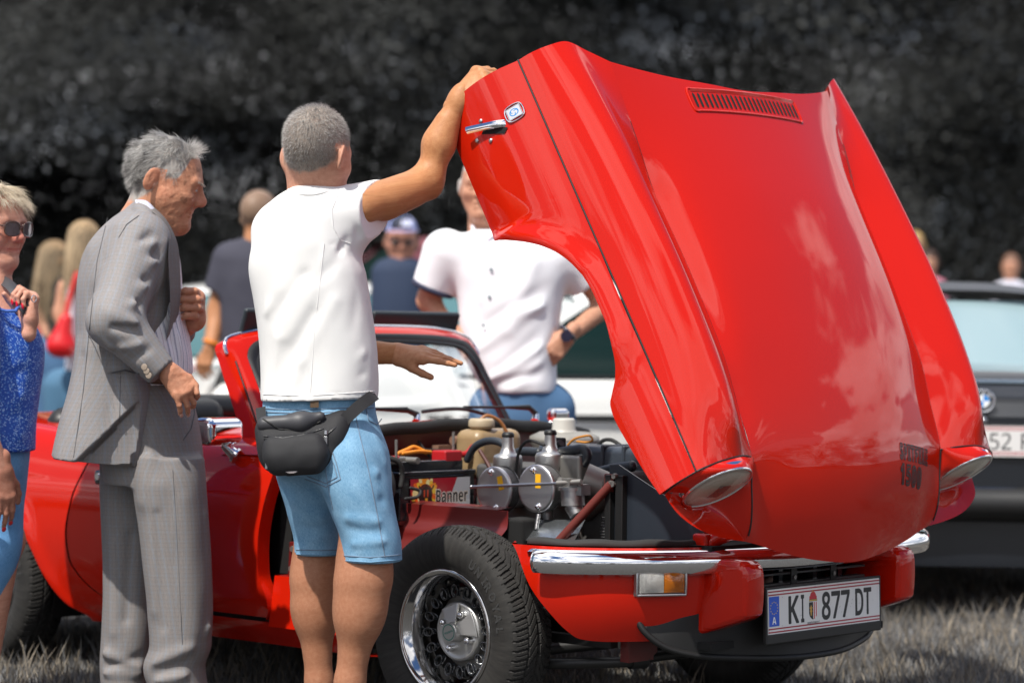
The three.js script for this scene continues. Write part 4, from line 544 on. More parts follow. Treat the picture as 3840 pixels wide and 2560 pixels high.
  // heat shield, return spring, brace, radiator cheek
  flank('heat_shield', [grid(12, 6, (u, v) => { const a = onZ(lerp(1900, 2195, u), 1948 + 4 * v, 0.33), b = onZ(lerp(1860, 2155, u), 2026, 0.395); return [lerp(a.x, b.x, v), lerp(a.y, b.y, v), lerp(0.33, 0.395, v)]; })], std([0.55, 0.59, 0.62], 0.26, 0.95));
  flank('return_spring', [tube(Array.from({ length: 120 }, (_, i) => { const t = i / 119, p = onZ(lerp(2020, 2010, t), lerp(1928, 1985, t), 0.36); return V(p.x + 0.006 * Math.cos(t * 75), p.y, p.z + 0.006 * Math.sin(t * 75)); }), 0.0016, 360, 5), tube([onZ(2010, 1985, 0.36), onZ(2004, 2000, 0.36), onZ(1998, 2008, 0.36), onZ(2003, 2012, 0.36)], 0.0018, 20, 5)], STEEL);
  flank('brace_rod', [bar(onZ(2292, 1815, 0.34), onZ(2085, 2040, 0.40), 0.0125, 0.0125, 14), box(0.03, 0.05, 0.012, ...onZ(2285, 1810, 0.33).toArray(), 0.004)], std([0.13, 0.018, 0.012], 0.65));
  const ch = [[2288, 1742], [2322, 1742], [2420, 1808], [2560, 1900], [2640, 1990], [2640, 2050], [2288, 2050]].map(([x, y]) => onZ(x, y, 0.315)); 
  flank('radiator_cheek', [prism(ch.map((p) => [p.x, p.y]), 0.004).translate(0, 0, 0.313)], std([0.020, 0.026, 0.036], 0.38, 0, { clearcoat: 0.5, clearcoatRoughness: 0.3 }));
  flank('cheek_flange', [...[[2280, 2293], [2318, 2340]].map(([a, b], i) => { const p = onZ(a, 1795, 0.328), q = onZ(b, 2050, 0.328); return box(Math.abs(q.x - p.x) * 0.8 + 0.008, 0.24, 0.022, (p.x + q.x) / 2, 0.605, 0.328, 0.003); })], BLACK);
  for (const [x, y] of [[2292, 1812], [2301, 1815], [2306, 1785]]) flank('bolt', aim(new THREE.CylinderGeometry(0.008, 0.008, 0.014, 6), V(0, 0, 1), onZ(x, y, 0.342)), DULL);
  flank('radiator', [box(0.06, 0.34, 0.54, 0.50, 0.50, 0.02, 0.01), box(0.05, 0.05, 0.40, 0.50, 0.69, 0.02, 0.015)], SLATE);
  flank('spring_boot', [lathe(Array.from({ length: 30 }, (_, i) => [0.020 + 0.006 * Math.sin(i * 2.2) + 0.008 * Math.sin(i / 29 * 3.1), i * 0.0035]), 20).scale(0.62, 0.8, 0.62).translate(...onZ(2276, 2048, 0.30).toArray())], std(0.10, 0.5, 0.5));
}
// ---------------------------------------------------------------- people: distance fields meshed into one skin, clothes likewise
const D = (x, y, Z) => at(x * 3840 / 2352, y * 3840 / 2352, Z);      // same as at(), from places read off the photograph shown 2352 wide
const seg = (a, b, ra, rb = ra, k = 0.02) => { const ab = b.clone().sub(a), l2 = Math.max(1e-9, ab.lengthSq()); const ax = a.x, ay = a.y, az = a.z, bx = ab.x, by = ab.y, bz = ab.z;
  const R = Math.max(ra, rb); return { k, lo: [Math.min(a.x, b.x) - R, Math.min(a.y, b.y) - R, Math.min(a.z, b.z) - R], hi: [Math.max(a.x, b.x) + R, Math.max(a.y, b.y) + R, Math.max(a.z, b.z) + R],
    f(x, y, z) { const px = x - ax, py = y - ay, pz = z - az; let t = (px * bx + py * by + pz * bz) / l2; t = t < 0 ? 0 : t > 1 ? 1 : t; const dx = px - bx * t, dy = py - by * t, dz = pz - bz * t; return Math.sqrt(dx * dx + dy * dy + dz * dz) - (ra + (rb - ra) * t); },
    uv(x, y, z) { const d = ab.clone().normalize(), s = Math.abs(d.y) < 0.95 ? V(0, 1, 0).cross(d).normalize() : V(1, 0, 0).cross(d).normalize(), w = d.clone().cross(s), px = x - ax, py = y - ay, pz = z - az; const l = px * d.x + py * d.y + pz * d.z; const q = Math.atan2(px * w.x + py * w.y + pz * w.z, px * s.x + py * s.y + pz * s.z); return [q * (ra + rb) / 2, l, Math.PI * (ra + rb)]; } }; };
const ell = (c, rx, ry, rz, q = null, k = 0.02) => { const m = Math.min(rx, ry, rz), R = Math.max(rx, ry, rz), iq = q ? q.clone().invert() : null, t = V(0, 0, 0); return { k, lo: [c.x - R, c.y - R, c.z - R], hi: [c.x + R, c.y + R, c.z + R], f(x, y, z) { t.set(x - c.x, y - c.y, z - c.z); if (iq) t.applyQuaternion(iq); const a = Math.hypot(t.x / rx, t.y / ry, t.z / rz); return a > 1e-6 ? a * (a - 1) / Math.hypot(t.x / rx / rx, t.y / ry / ry, t.z / rz / rz) : -m; } }; };
// stations from top to bottom: { p, w, d } with half width along L and half depth along F
function loft(st, L, F, pow = 2.2, k = 0.02) {
  const n = st.length, ys = st.map((s) => s.p.y).reverse(), g = (f) => pchip(ys, st.map(f).reverse());
  const cx = g((s) => s.p.x), cz = g((s) => s.p.z), W = g((s) => s.w), Dd = g((s) => s.d), y0 = ys[0], y1 = ys[n - 1];
  const R = Math.max(...st.map((s) => Math.max(s.w, s.d))) * 1.1, xs = st.map((s) => s.p.x), zs = st.map((s) => s.p.z);
  const loc = (x, y, z) => { const yy = clamp(y, y0, y1), dx = x - cx(yy), dz = z - cz(yy); return [dx * L.x + dz * L.z, dx * F.x + dz * F.z, W(yy), Dd(yy), yy]; };
  return { k, lo: [Math.min(...xs) - R, y0 - 0.02, Math.min(...zs) - R], hi: [Math.max(...xs) + R, y1 + 0.02, Math.max(...zs) + R],
    f(x, y, z) { const [l, d, w, h, yy] = loc(x, y, z), a = Math.pow(Math.pow(Math.abs(l) / w, pow) + Math.pow(Math.abs(d) / h, pow), 1 / pow); const r = Math.hypot(l, d), s = a > 1e-4 ? (a - 1) * r / a : -Math.min(w, h); const e = Math.abs(y - yy); return e > 0 ? (s > 0 ? Math.hypot(s, e) : Math.max(s, e - 0.0)) : s; },
    uv(x, y, z) { const [l, d, w, h] = loc(x, y, z), q = Math.atan2(d, -l); return [q * (w + h) / 2, y, Math.PI * (w + h)]; } };
}
const smin = (a, b, k) => { const h = Math.max(k - Math.abs(a - b), 0) / k; return Math.min(a, b) - h * h * k * 0.25; };
const field = (prims) => (x, y, z) => { let d = 1e9; for (let i = 0; i < prims.length; i++) { const p = prims[i], e = p.f(x, y, z); d = i ? smin(d, e, p.k) : e; } return d; };
// folds: ridges (h > 0) and creases (h < 0) along segments, in metres
const fold = (a, b, w, h) => { const s = seg(a, b, 0); return { lo: s.lo.map((v) => v - 2.5 * w), hi: s.hi.map((v) => v + 2.5 * w), f: (x, y, z) => { const d = s.f(x, y, z) / w; return d > 2.5 ? 0 : h * Math.exp(-d * d); } }; };
const inBox = (b, x, y, z) => x > b.lo[0] && x < b.hi[0] && y > b.lo[1] && y < b.hi[1] && z > b.lo[2] && z < b.hi[2];
const withFolds = (f, folds, far = 0.05) => (x, y, z) => { let d = f(x, y, z); if (d < far && d > -far) for (const q of folds) if (inBox(q, x, y, z)) d -= q.f(x, y, z); return d; };
const wrinkle = (amp, sx, sy, sz, seed) => ({ lo: [-99, -99, -99], hi: [99, 99, 99], f: (x, y, z) => amp * (noise.noise(x * sx + seed, y * sy, z * sz) + 0.5 * noise.noise(x * sx * 2.3, y * sy * 2.3 + seed, z * sz * 2.3)) });
// naive surface nets; colour(p, n) -> [r, g, b]; prims for uv
function skin(f, lo, hi, cell, { color, uvs, uvScale = 1 } = {}) {
  const nx = Math.ceil((hi[0] - lo[0]) / cell) + 2, ny = Math.ceil((hi[1] - lo[1]) / cell) + 2, nz = Math.ceil((hi[2] - lo[2]) / cell) + 2, F = new Float32Array(nx * ny * nz);
  const X = (i) => lo[0] + (i - 0.5) * cell, Y = (j) => lo[1] + (j - 0.5) * cell, Zz = (k) => lo[2] + (k - 0.5) * cell, at3 = (i, j, k) => (k * ny + j) * nx + i;
  const S = 4, big = cell * S * 1.9;                               // coarse pass skips empty blocks
  F.fill(1);
  for (let k = 0; k < nz; k += S) for (let j = 0; j < ny; j += S) for (let i = 0; i < nx; i += S) {
    const c = f(X(i + S / 2), Y(j + S / 2), Zz(k + S / 2)); const skip = Math.abs(c) > big + 0.03;
    for (let kk = k; kk < Math.min(k + S, nz); kk++) for (let jj = j; jj < Math.min(j + S, ny); jj++) for (let ii = i; ii < Math.min(i + S, nx); ii++) F[at3(ii, jj, kk)] = skip ? c : f(X(ii), Y(jj), Zz(kk));
  }
  const id = new Int32Array(nx * ny * nz).fill(-1), P = [];
  for (let k = 0; k < nz - 1; k++) for (let j = 0; j < ny - 1; j++) for (let i = 0; i < nx - 1; i++) {
    let m = 0, n = 0, sx = 0, sy = 0, sz = 0; const v = [];
    for (let c = 0; c < 8; c++) { const q = F[at3(i + (c & 1), j + (c >> 1 & 1), k + (c >> 2))]; v.push(q); if (q < 0) m |= 1 << c; }
    if (m === 0 || m === 255) continue;
    for (let a = 0; a < 8; a++) for (let e = 0; e < 3; e++) { const b = a | 1 << e; if (b === a) continue; if ((m >> a & 1) === (m >> b & 1)) continue; const t = v[a] / (v[a] - v[b]); sx += (a & 1) + (e === 0 ? t : 0); sy += (a >> 1 & 1) + (e === 1 ? t : 0); sz += (a >> 2) + (e === 2 ? t : 0); n++; }
    id[at3(i, j, k)] = P.length / 3; P.push(X(i + sx / n), Y(j + sy / n), Zz(k + sz / n));
  }
  const I = [];
  for (let k = 1; k < nz - 1; k++) for (let j = 1; j < ny - 1; j++) for (let i = 1; i < nx - 1; i++) {
    const a = F[at3(i, j, k)] < 0;
    for (let e = 0; e < 3; e++) { const b = F[at3(i + (e === 0), j + (e === 1), k + (e === 2))] < 0; if (a === b) continue;
      const q = e === 0 ? [at3(i, j - 1, k - 1), at3(i, j, k - 1), at3(i, j, k), at3(i, j - 1, k)] : e === 1 ? [at3(i - 1, j, k - 1), at3(i - 1, j, k), at3(i, j, k), at3(i, j, k - 1)] : [at3(i - 1, j - 1, k), at3(i, j - 1, k), at3(i, j, k), at3(i - 1, j, k)];
      const w = q.map((c) => id[c]); if (w.some((c) => c < 0)) continue; if (a) I.push(w[0], w[1], w[2], w[0], w[2], w[3]); else I.push(w[0], w[2], w[1], w[0], w[3], w[2]); }
  }
  const n = P.length / 3, N = new Float32Array(n * 3), h = cell * 0.6;
  for (let i = 0; i < n; i++) { const x = P[i * 3], y = P[i * 3 + 1], z = P[i * 3 + 2]; const gx = f(x + h, y, z) - f(x - h, y, z), gy = f(x, y + h, z) - f(x, y - h, z), gz = f(x, y, z + h) - f(x, y, z - h), l = Math.hypot(gx, gy, gz) || 1; N[i * 3] = gx / l; N[i * 3 + 1] = gy / l; N[i * 3 + 2] = gz / l; }
  let pos = P, nor = N, U = new Float32Array(n * 2), idx = I; if (!uvs) for (let i = 0; i < n; i++) { U[i * 2] = P[i * 3] + 0.9 * P[i * 3 + 2]; U[i * 2 + 1] = P[i * 3 + 1] + 0.2 * P[i * 3 + 2]; }
  if (uvs) {
    const near = new Uint8Array(n); for (let i = 0; i < n; i++) { let b = 0, bd = 1e9; uvs.forEach((u, q) => { const d = u.f(P[i * 3], P[i * 3 + 1], P[i * 3 + 2]); if (d < bd) { bd = d; b = q; } }); near[i] = b; }
    const map = new Map(), p2 = [], n2 = [], u2 = []; idx = [];
    for (let t = 0; t < I.length; t += 3) { const b = near[I[t]] === near[I[t + 1]] ? near[I[t]] : near[I[t + 2]]; let ref = null;
      for (let c = 0; c < 3; c++) { const v = I[t + c], q = uvs[b].uv(P[v * 3], P[v * 3 + 1], P[v * 3 + 2]); let s = 0; if (ref === null) ref = q[0]; else { while (q[0] - ref > q[2] / 2) { q[0] -= q[2]; s--; } while (q[0] - ref < -q[2] / 2) { q[0] += q[2]; s++; } }
        const key = v * 64 + b * 8 + s + 3; let w = map.get(key); if (w === undefined) { w = p2.length / 3; map.set(key, w); p2.push(P[v * 3], P[v * 3 + 1], P[v * 3 + 2]); n2.push(N[v * 3], N[v * 3 + 1], N[v * 3 + 2]); u2.push(q[0] * uvScale, q[1] * uvScale); } idx.push(w); } }
    pos = p2; nor = n2; U = u2;
  }
  const g = new THREE.BufferGeometry(); g.setAttribute('position', new THREE.Float32BufferAttribute(pos, 3)); g.setAttribute('normal', new THREE.Float32BufferAttribute(nor, 3)); g.setAttribute('uv', new THREE.Float32BufferAttribute(U, 2)); g.setIndex(idx);
  if (color) { const c = new Float32Array(pos.length); for (let i = 0; i < pos.length / 3; i++) { const q = color(pos[i * 3], pos[i * 3 + 1], pos[i * 3 + 2]); c[i * 3] = q[0]; c[i * 3 + 1] = q[1]; c[i * 3 + 2] = q[2]; } g.setAttribute('color', new THREE.BufferAttribute(c, 3)); }
  return g;
}
// where the line of sight through a place of the photograph meets a garment
function hit(f, x, y, z0, z1 = z0 + 0.8) { const a = D(x, y, z0), b = D(x, y, z1), d = b.clone().sub(a), L = d.length(); let t = 0; d.divideScalar(L); while (t < L) { const q = f(a.x + d.x * t, a.y + d.y * t, a.z + d.z * t); if (q < 0.0008) break; t += Math.max(0.0012, q * 0.6); } return a.addScaledVector(d, t); }
function seamLine(f, pts, z0, r = 0.0016, n = 10) { const P = []; for (let i = 0; i < pts.length - 1; i++) for (let k = 0; k < n; k++) P.push([lerp(pts[i][0], pts[i + 1][0], k / n), lerp(pts[i][1], pts[i + 1][1], k / n)]); P.push(pts[pts.length - 1]); return tube(P.map(([x, y]) => hit(f, x, y, z0)), r, P.length * 2, 5); }
const boundsOf = (prims, pad = 0.03) => [[0, 1, 2].map((k) => Math.min(...prims.map((p) => p.lo[k])) - pad), [0, 1, 2].map((k) => Math.max(...prims.map((p) => p.hi[k])) + pad)];
const clothOf = (prims, o) => { let f = field(prims); if (o.folds) f = withFolds(f, o.folds); if (o.cut) { const g = f; f = (x, y, z) => Math.max(g(x, y, z), o.cut(x, y, z)); } return f; };
const skinOf = (prims, cell, o = {}) => { const [lo, hi] = boundsOf(prims, o.pad ?? 0.03); let f = field(prims); if (o.folds) f = withFolds(f, o.folds); if (o.cut) { const g = f; f = (x, y, z) => Math.max(g(x, y, z), o.cut(x, y, z)); } return skin(f, lo, hi, cell, o); };
// a frame: x to the figure's right ... kept as a matrix; local point -> world
const frame = (o, right, up, fwd) => { const m = new THREE.Matrix4().makeBasis(right, up, fwd.clone()); m.setPosition(o); return m; };
function lookFrame(o, fwd, up0 = V(0, 1, 0), s = 1) { const f = fwd.clone().normalize(), r = up0.clone().cross(f).normalize(), u = f.clone().cross(r); return frame(o, r.multiplyScalar(s), u.multiplyScalar(s), f.multiplyScalar(s)); }   // x = the figure's LEFT when looking along fwd
// a hand: palm from the wrist along 'dir', back of the hand 'back', thumb on side +1 or -1 of dir x back
function hand(wrist, dir, back, side, { s = 1, curl = [0.5, 0.5, 0.5, 0.5], spread = 0.09, thumb = { out: 0.7, curl: 0.35, down: 0.3 }, len = 1 } = {}) {
  const y = dir.clone().normalize(), z = back.clone().addScaledVector(y, -back.dot(y)).normalize(), x = y.clone().cross(z).multiplyScalar(side), Q = (a, b, c) => wrist.clone().addScaledVector(x, a * s).addScaledVector(y, b * s).addScaledVector(z, c * s);
  const K = [[0.027, 0.088], [0.009, 0.093], [-0.010, 0.089], [-0.028, 0.080]], P = [], tips = [];
  P.push(seg(Q(0, -0.03, 0), Q(0, 0.012, 0), 0.026 * s, 0.025 * s, 0.02));
  for (const [i, [a, b]] of K.entries()) P.push(seg(Q(a * 0.55, 0.012, 0.001), Q(a, b, 0.002 - 0.004 * Math.abs(i - 1.2)), 0.0165 * s, 0.0125 * s, 0.016 * s));
  P.push(seg(Q(0.016, 0.02, -0.012), Q(0.022, 0.06, -0.012), 0.016 * s, 0.012 * s, 0.016 * s)); P.push(seg(Q(-0.02, 0.02, -0.01), Q(-0.024, 0.06, -0.01), 0.014 * s, 0.011 * s, 0.016 * s));
  const L = [[0.044, 0.026, 0.021], [0.049, 0.030, 0.022], [0.045, 0.028, 0.021], [0.036, 0.021, 0.019]];
  for (let i = 0; i < 4; i++) {
    const c = Array.isArray(curl[i]) ? curl[i] : [curl[i], curl[i] * 1.15, curl[i] * 0.7], sp = (1.3 - i) * spread; let [px, py, pz] = [K[i][0], K[i][1], 0.002], a = 0, r = 0.0098;
    for (let j = 0; j < 3; j++) { a += c[j]; const l = L[i][j] * len, nx = px + Math.sin(sp) * l * Math.cos(a), ny = py + Math.cos(sp) * l * Math.cos(a), nz = pz - l * Math.sin(a); P.push(seg(Q(px, py, pz), Q(nx, ny, nz), r * s, (r - 0.0010) * s, j ? 0.004 * s : 0.010 * s)); px = nx; py = ny; pz = nz; r -= 0.0011; }
    tips.push({ p: Q(px, py, pz), d: y.clone().multiplyScalar(Math.cos(a)).addScaledVector(z, -Math.sin(a)), up: z.clone().multiplyScalar(Math.cos(a)).addScaledVector(y, Math.sin(a)), x });
  }
  { let p = [0.020, 0.022, -0.008], a = thumb.out, r = 0.0135; const dn = thumb.down; const l = [0.044, 0.032, 0.026];
    for (let j = 0; j < 3; j++) { const q = [p[0] + Math.sin(a) * Math.cos(dn) * l[j], p[1] + Math.cos(a) * Math.cos(dn) * l[j], p[2] - Math.sin(dn) * l[j]]; P.push(seg(Q(...p), Q(...q), r * s, (r - 0.0015) * s, j ? 0.004 * s : 0.014 * s)); p = q; r -= 0.0016; a -= thumb.curl; }
    tips.push({ p: Q(...p), d: y.clone(), up: z.clone(), x }); }
  return { prims: P, tips };
}
// a head in its own frame (about 0.235 from chin to crown), face along +z, up +y
function headPrims(m, o = {}) {
  const T = (x, y, z) => V(x, y, z).applyMatrix4(m), sc = V(0, 0, 0).setFromMatrixScale(m).x, q = new THREE.Quaternion().setFromRotationMatrix(new THREE.Matrix4().extractRotation(m));
  const S = (a, b, ra, rb, k = 0.02) => seg(T(...a), T(...b), ra * sc, rb * sc, k * sc), E = (c, rx, ry, rz, k = 0.02, qq) => ell(T(...c), rx * sc, ry * sc, rz * sc, qq ? q.clone().multiply(qq) : q, k * sc), e = (x, y, z) => new THREE.Quaternion().setFromEuler(new THREE.Euler(x, y, z));
  const n = o.nose ?? 1, j = o.jaw ?? 1;
  const P = [E([0, 0.038, -0.014], 0.077, 0.092, 0.098), E([0, -0.005, 0.024], 0.066, 0.085, 0.066, 0.03), S([0, -0.05, 0.030], [0, -0.096, 0.062], 0.048 * j, 0.026 * j, 0.03), S([0.046, -0.03, 0.01], [0.022, -0.092, 0.052], 0.026, 0.020 * j, 0.03), S([-0.046, -0.03, 0.01], [-0.022, -0.092, 0.052], 0.026, 0.020 * j, 0.03),
    E([0.038, -0.018, 0.052], 0.026, 0.022, 0.030, 0.02), E([-0.038, -0.018, 0.052], 0.026, 0.022, 0.030, 0.02), S([-0.036, 0.024, 0.074], [0.036, 0.024, 0.074], 0.013, 0.013, 0.02),
    S([0, 0.018, 0.086], [0, -0.020, 0.086 + 0.026 * n], 0.0075, 0.0112, 0.012), S([0.011, -0.027, 0.092], [0.009, -0.025, 0.102], 0.0085, 0.008, 0.008), S([-0.011, -0.027, 0.092], [-0.009, -0.025, 0.102], 0.0085, 0.008, 0.008),
    S([-0.020, -0.052, 0.082], [0.020, -0.052, 0.082], 0.007, 0.007, 0.008), S([-0.017, -0.064, 0.081], [0.017, -0.064, 0.081], 0.008, 0.008, 0.008), E([0, -0.090, 0.074], 0.019 * j, 0.015, 0.015, 0.02),
    ...(o.neck === false ? [] : [S([0, -0.04, -0.018], [0, -0.17, -0.045], 0.056, 0.060, 0.03)])];
  for (const s of [1, -1]) { const oe = e(0.2, s * -0.55, 0); P.push(E([0.083 * s, 0.001, -0.014 + (o.earZ ?? 0)], 0.0075, 0.033, 0.020, 0.006, oe)); }
  P.earZ = o.earZ; return P;
}
function headField(m, prims) {                                     // prims plus carved sockets, ears and mouth line
  const base = field(prims), inv = m.clone().invert(), sc = V(0, 0, 0).setFromMatrixScale(m).x, t = V(0, 0, 0);
  return (x, y, z) => { let d = base(x, y, z); t.set(x, y, z).applyMatrix4(inv); const ax = Math.abs(t.x);
    if (t.y > -0.12 && t.y < 0.09) {
      const sock = Math.hypot((ax - 0.031) / 1.25, t.y - 0.004, (t.z - 0.101) / 0.9) - 0.0175; d = -smin(-d, sock * sc, 0.014 * sc);
      const lid = Math.hypot(ax - 0.031, (t.y - 0.005) * 1.05, t.z - 0.0755) - 0.0142; d = smin(d, lid * sc, 0.004 * sc);
      const slit = Math.max(Math.abs(t.y - 0.004 - 0.0022 * Math.cos((ax - 0.031) * 90)) - 0.0026, Math.abs(ax - 0.031) - 0.0115, 0.072 - t.z); d = Math.max(d, -slit * sc);
      const mouth = Math.hypot((t.y + 0.0585) * 1, Math.max(0, ax - 0.024), (t.z - 0.090) * 0.25) - 0.0022; if (t.z > 0.06) d = -smin(-d, mouth * sc, 0.004 * sc);
      const nl = Math.hypot(t.y + 0.04 - 0, ax - 0.029, 0) ; if (t.z > 0.05) d += 0.0022 * sc * Math.exp(-Math.pow((ax - 0.020 - (-0.028 - t.y) * 0.42) / 0.004, 2)) * (t.y < -0.024 && t.y > -0.072 ? 1 : 0);
      const con = Math.hypot((ax - 0.094) / 0.6, (t.y - 0.005) / 1.9, (t.z + 0.008 - (prims.earZ ?? 0)) / 1.0) - 0.0085; d = -smin(-d, con * sc, 0.004 * sc);
    }
    return d; };
}
const sub = (c, k) => [c[0] * k, c[1] * k, c[2] * k];
const mixc = (a, b, t) => [lerp(a[0], b[0], t), lerp(a[1], b[1], t), lerp(a[2], b[2], t)];
const skinTex = dataTex(256, 256, (x, y) => 128 + 40 * noise.noise(x * 0.25, y * 0.25, 2) + 40 * noise.noise(x * 0.7, y * 0.7, 6));
const SKIN = std([1, 1, 1], 0.48, 0, { sheen: 0.12, sheenRoughness: 0.6, specularIntensity: 0.55 }); SKIN.vertexColors = true; skinTex.repeat.set(9, 9); SKIN.bumpMap = skinTex; SKIN.bumpScale = 0.0012; { const sm = dataTex(512, 512, (x, y) => { const a = 30 * noise.noise(x * 0.045, y * 0.045, 3) + 26 * noise.noise(x * 0.16, y * 0.16, 7) + 22 * noise.noise(x * 0.5, y * 0.5, 1); return [clamp(228 + a * 0.35, 0, 255), clamp(222 + a * 0.6, 0, 255), clamp(218 + a * 0.7, 0, 255)]; }, true); sm.repeat.set(4, 4); SKIN.map = sm; SKIN.color.setRGB(1.22, 1.25, 1.27); } SKIN.sheenColor.setRGB(0.5, 0.3, 0.22);
// hair: thin tapering strands; make(R) -> { root, dir, len, bend, w, tone }
function strands(n, seed, make) {
  const R = rng(seed), P = [], N = [], C = [], I = [];
  for (let s = 0; s < n; s++) { const h = make(R, s); if (!h) continue; const d = h.dir.clone().normalize(), side = d.clone().cross(V(0.31, 0.22, 0.93)).normalize(), up = side.clone().cross(d), b = P.length / 3, K = h.k ?? 4; let p = h.root.clone(), q = d.clone();
    for (let j = 0; j <= K; j++) { const w = h.w * (1 - 0.85 * j / K); for (let e = 0; e < 3; e++) { const a = e * 2.0944, o = side.clone().multiplyScalar(Math.cos(a)).addScaledVector(up, Math.sin(a)); P.push(p.x + o.x * w, p.y + o.y * w, p.z + o.z * w); N.push(o.x, o.y, o.z); C.push(...h.tone); } q.add(h.bend.clone().multiplyScalar(1 / K)).normalize(); p = p.clone().addScaledVector(q, h.len / K); }
    for (let j = 0; j < K; j++) for (let e = 0; e < 3; e++) { const a = b + j * 3 + e, c = b + j * 3 + (e + 1) % 3; I.push(a, a + 3, c, c, a + 3, c + 3); } }
  const g = new THREE.BufferGeometry(); g.setAttribute('position', new THREE.Float32BufferAttribute(P, 3)); g.setAttribute('normal', new THREE.Float32BufferAttribute(N, 3)); g.setAttribute('color', new THREE.Float32BufferAttribute(C, 3)); g.setIndex(I); return fix(g);
}
const HAIR = std([1, 1, 1], 0.5, 0, { specularIntensity: 0.6 }); HAIR.vertexColors = true;
// eyes set into the sockets
function eyes(m, parent, iris = [0.12, 0.09, 0.06]) { const sc = V(0, 0, 0).setFromMatrixScale(m).x; for (const s of [1, -1]) { const g = new THREE.SphereGeometry(0.0120 * sc, 20, 14); const c = V(0.031 * s, 0.0045, 0.0768).applyMatrix4(m); g.translate(c.x, c.y, c.z); const f = V(0.031 * s + 0.001, 0.004, 0.1).applyMatrix4(m).sub(c).normalize(); const p = g.attributes.position, col = new Float32Array(p.count * 3), v = V(0, 0, 0); for (let i = 0; i < p.count; i++) { v.fromBufferAttribute(p, i).sub(c).normalize(); const k = v.dot(f) > 0.90 ? iris : [0.50, 0.45, 0.42]; col.set(v.dot(f) > 0.975 ? [0.01, 0.01, 0.01] : k, i * 3); } g.setAttribute('color', new THREE.BufferAttribute(col, 3)); part('eye', g, EYE, parent); } }
const EYE = std([1, 1, 1], 0.1, 0, { clearcoat: 1 }); EYE.vertexColors = true;
function person(label, base, group) { const p = thing('person', label, 'person', group); p.position.set(base.x, 0, base.z); p.userData.base = undefined; delete p.userData.base; return p; }
function onPerson(P, name, geo, mat, label) { const g = Array.isArray(geo) ? merged(geo) : geo; g.translate(-P.position.x, 0, -P.position.z); return part(name, g, mat, P, label); }
function nail(t, s = 1) { const g = new THREE.SphereGeometry(0.0058 * s, 12, 8).scale(1, 1.5, 0.5); const b = new THREE.Matrix4().makeBasis(t.x.clone().multiplyScalar(1), t.d.clone(), t.x.clone().cross(t.d)); g.applyMatrix4(b); const p = t.p.clone().addScaledVector(t.up, 0.0052 * s).addScaledVector(t.d, 0.0015); return g.translate(p.x, p.y, p.z); }
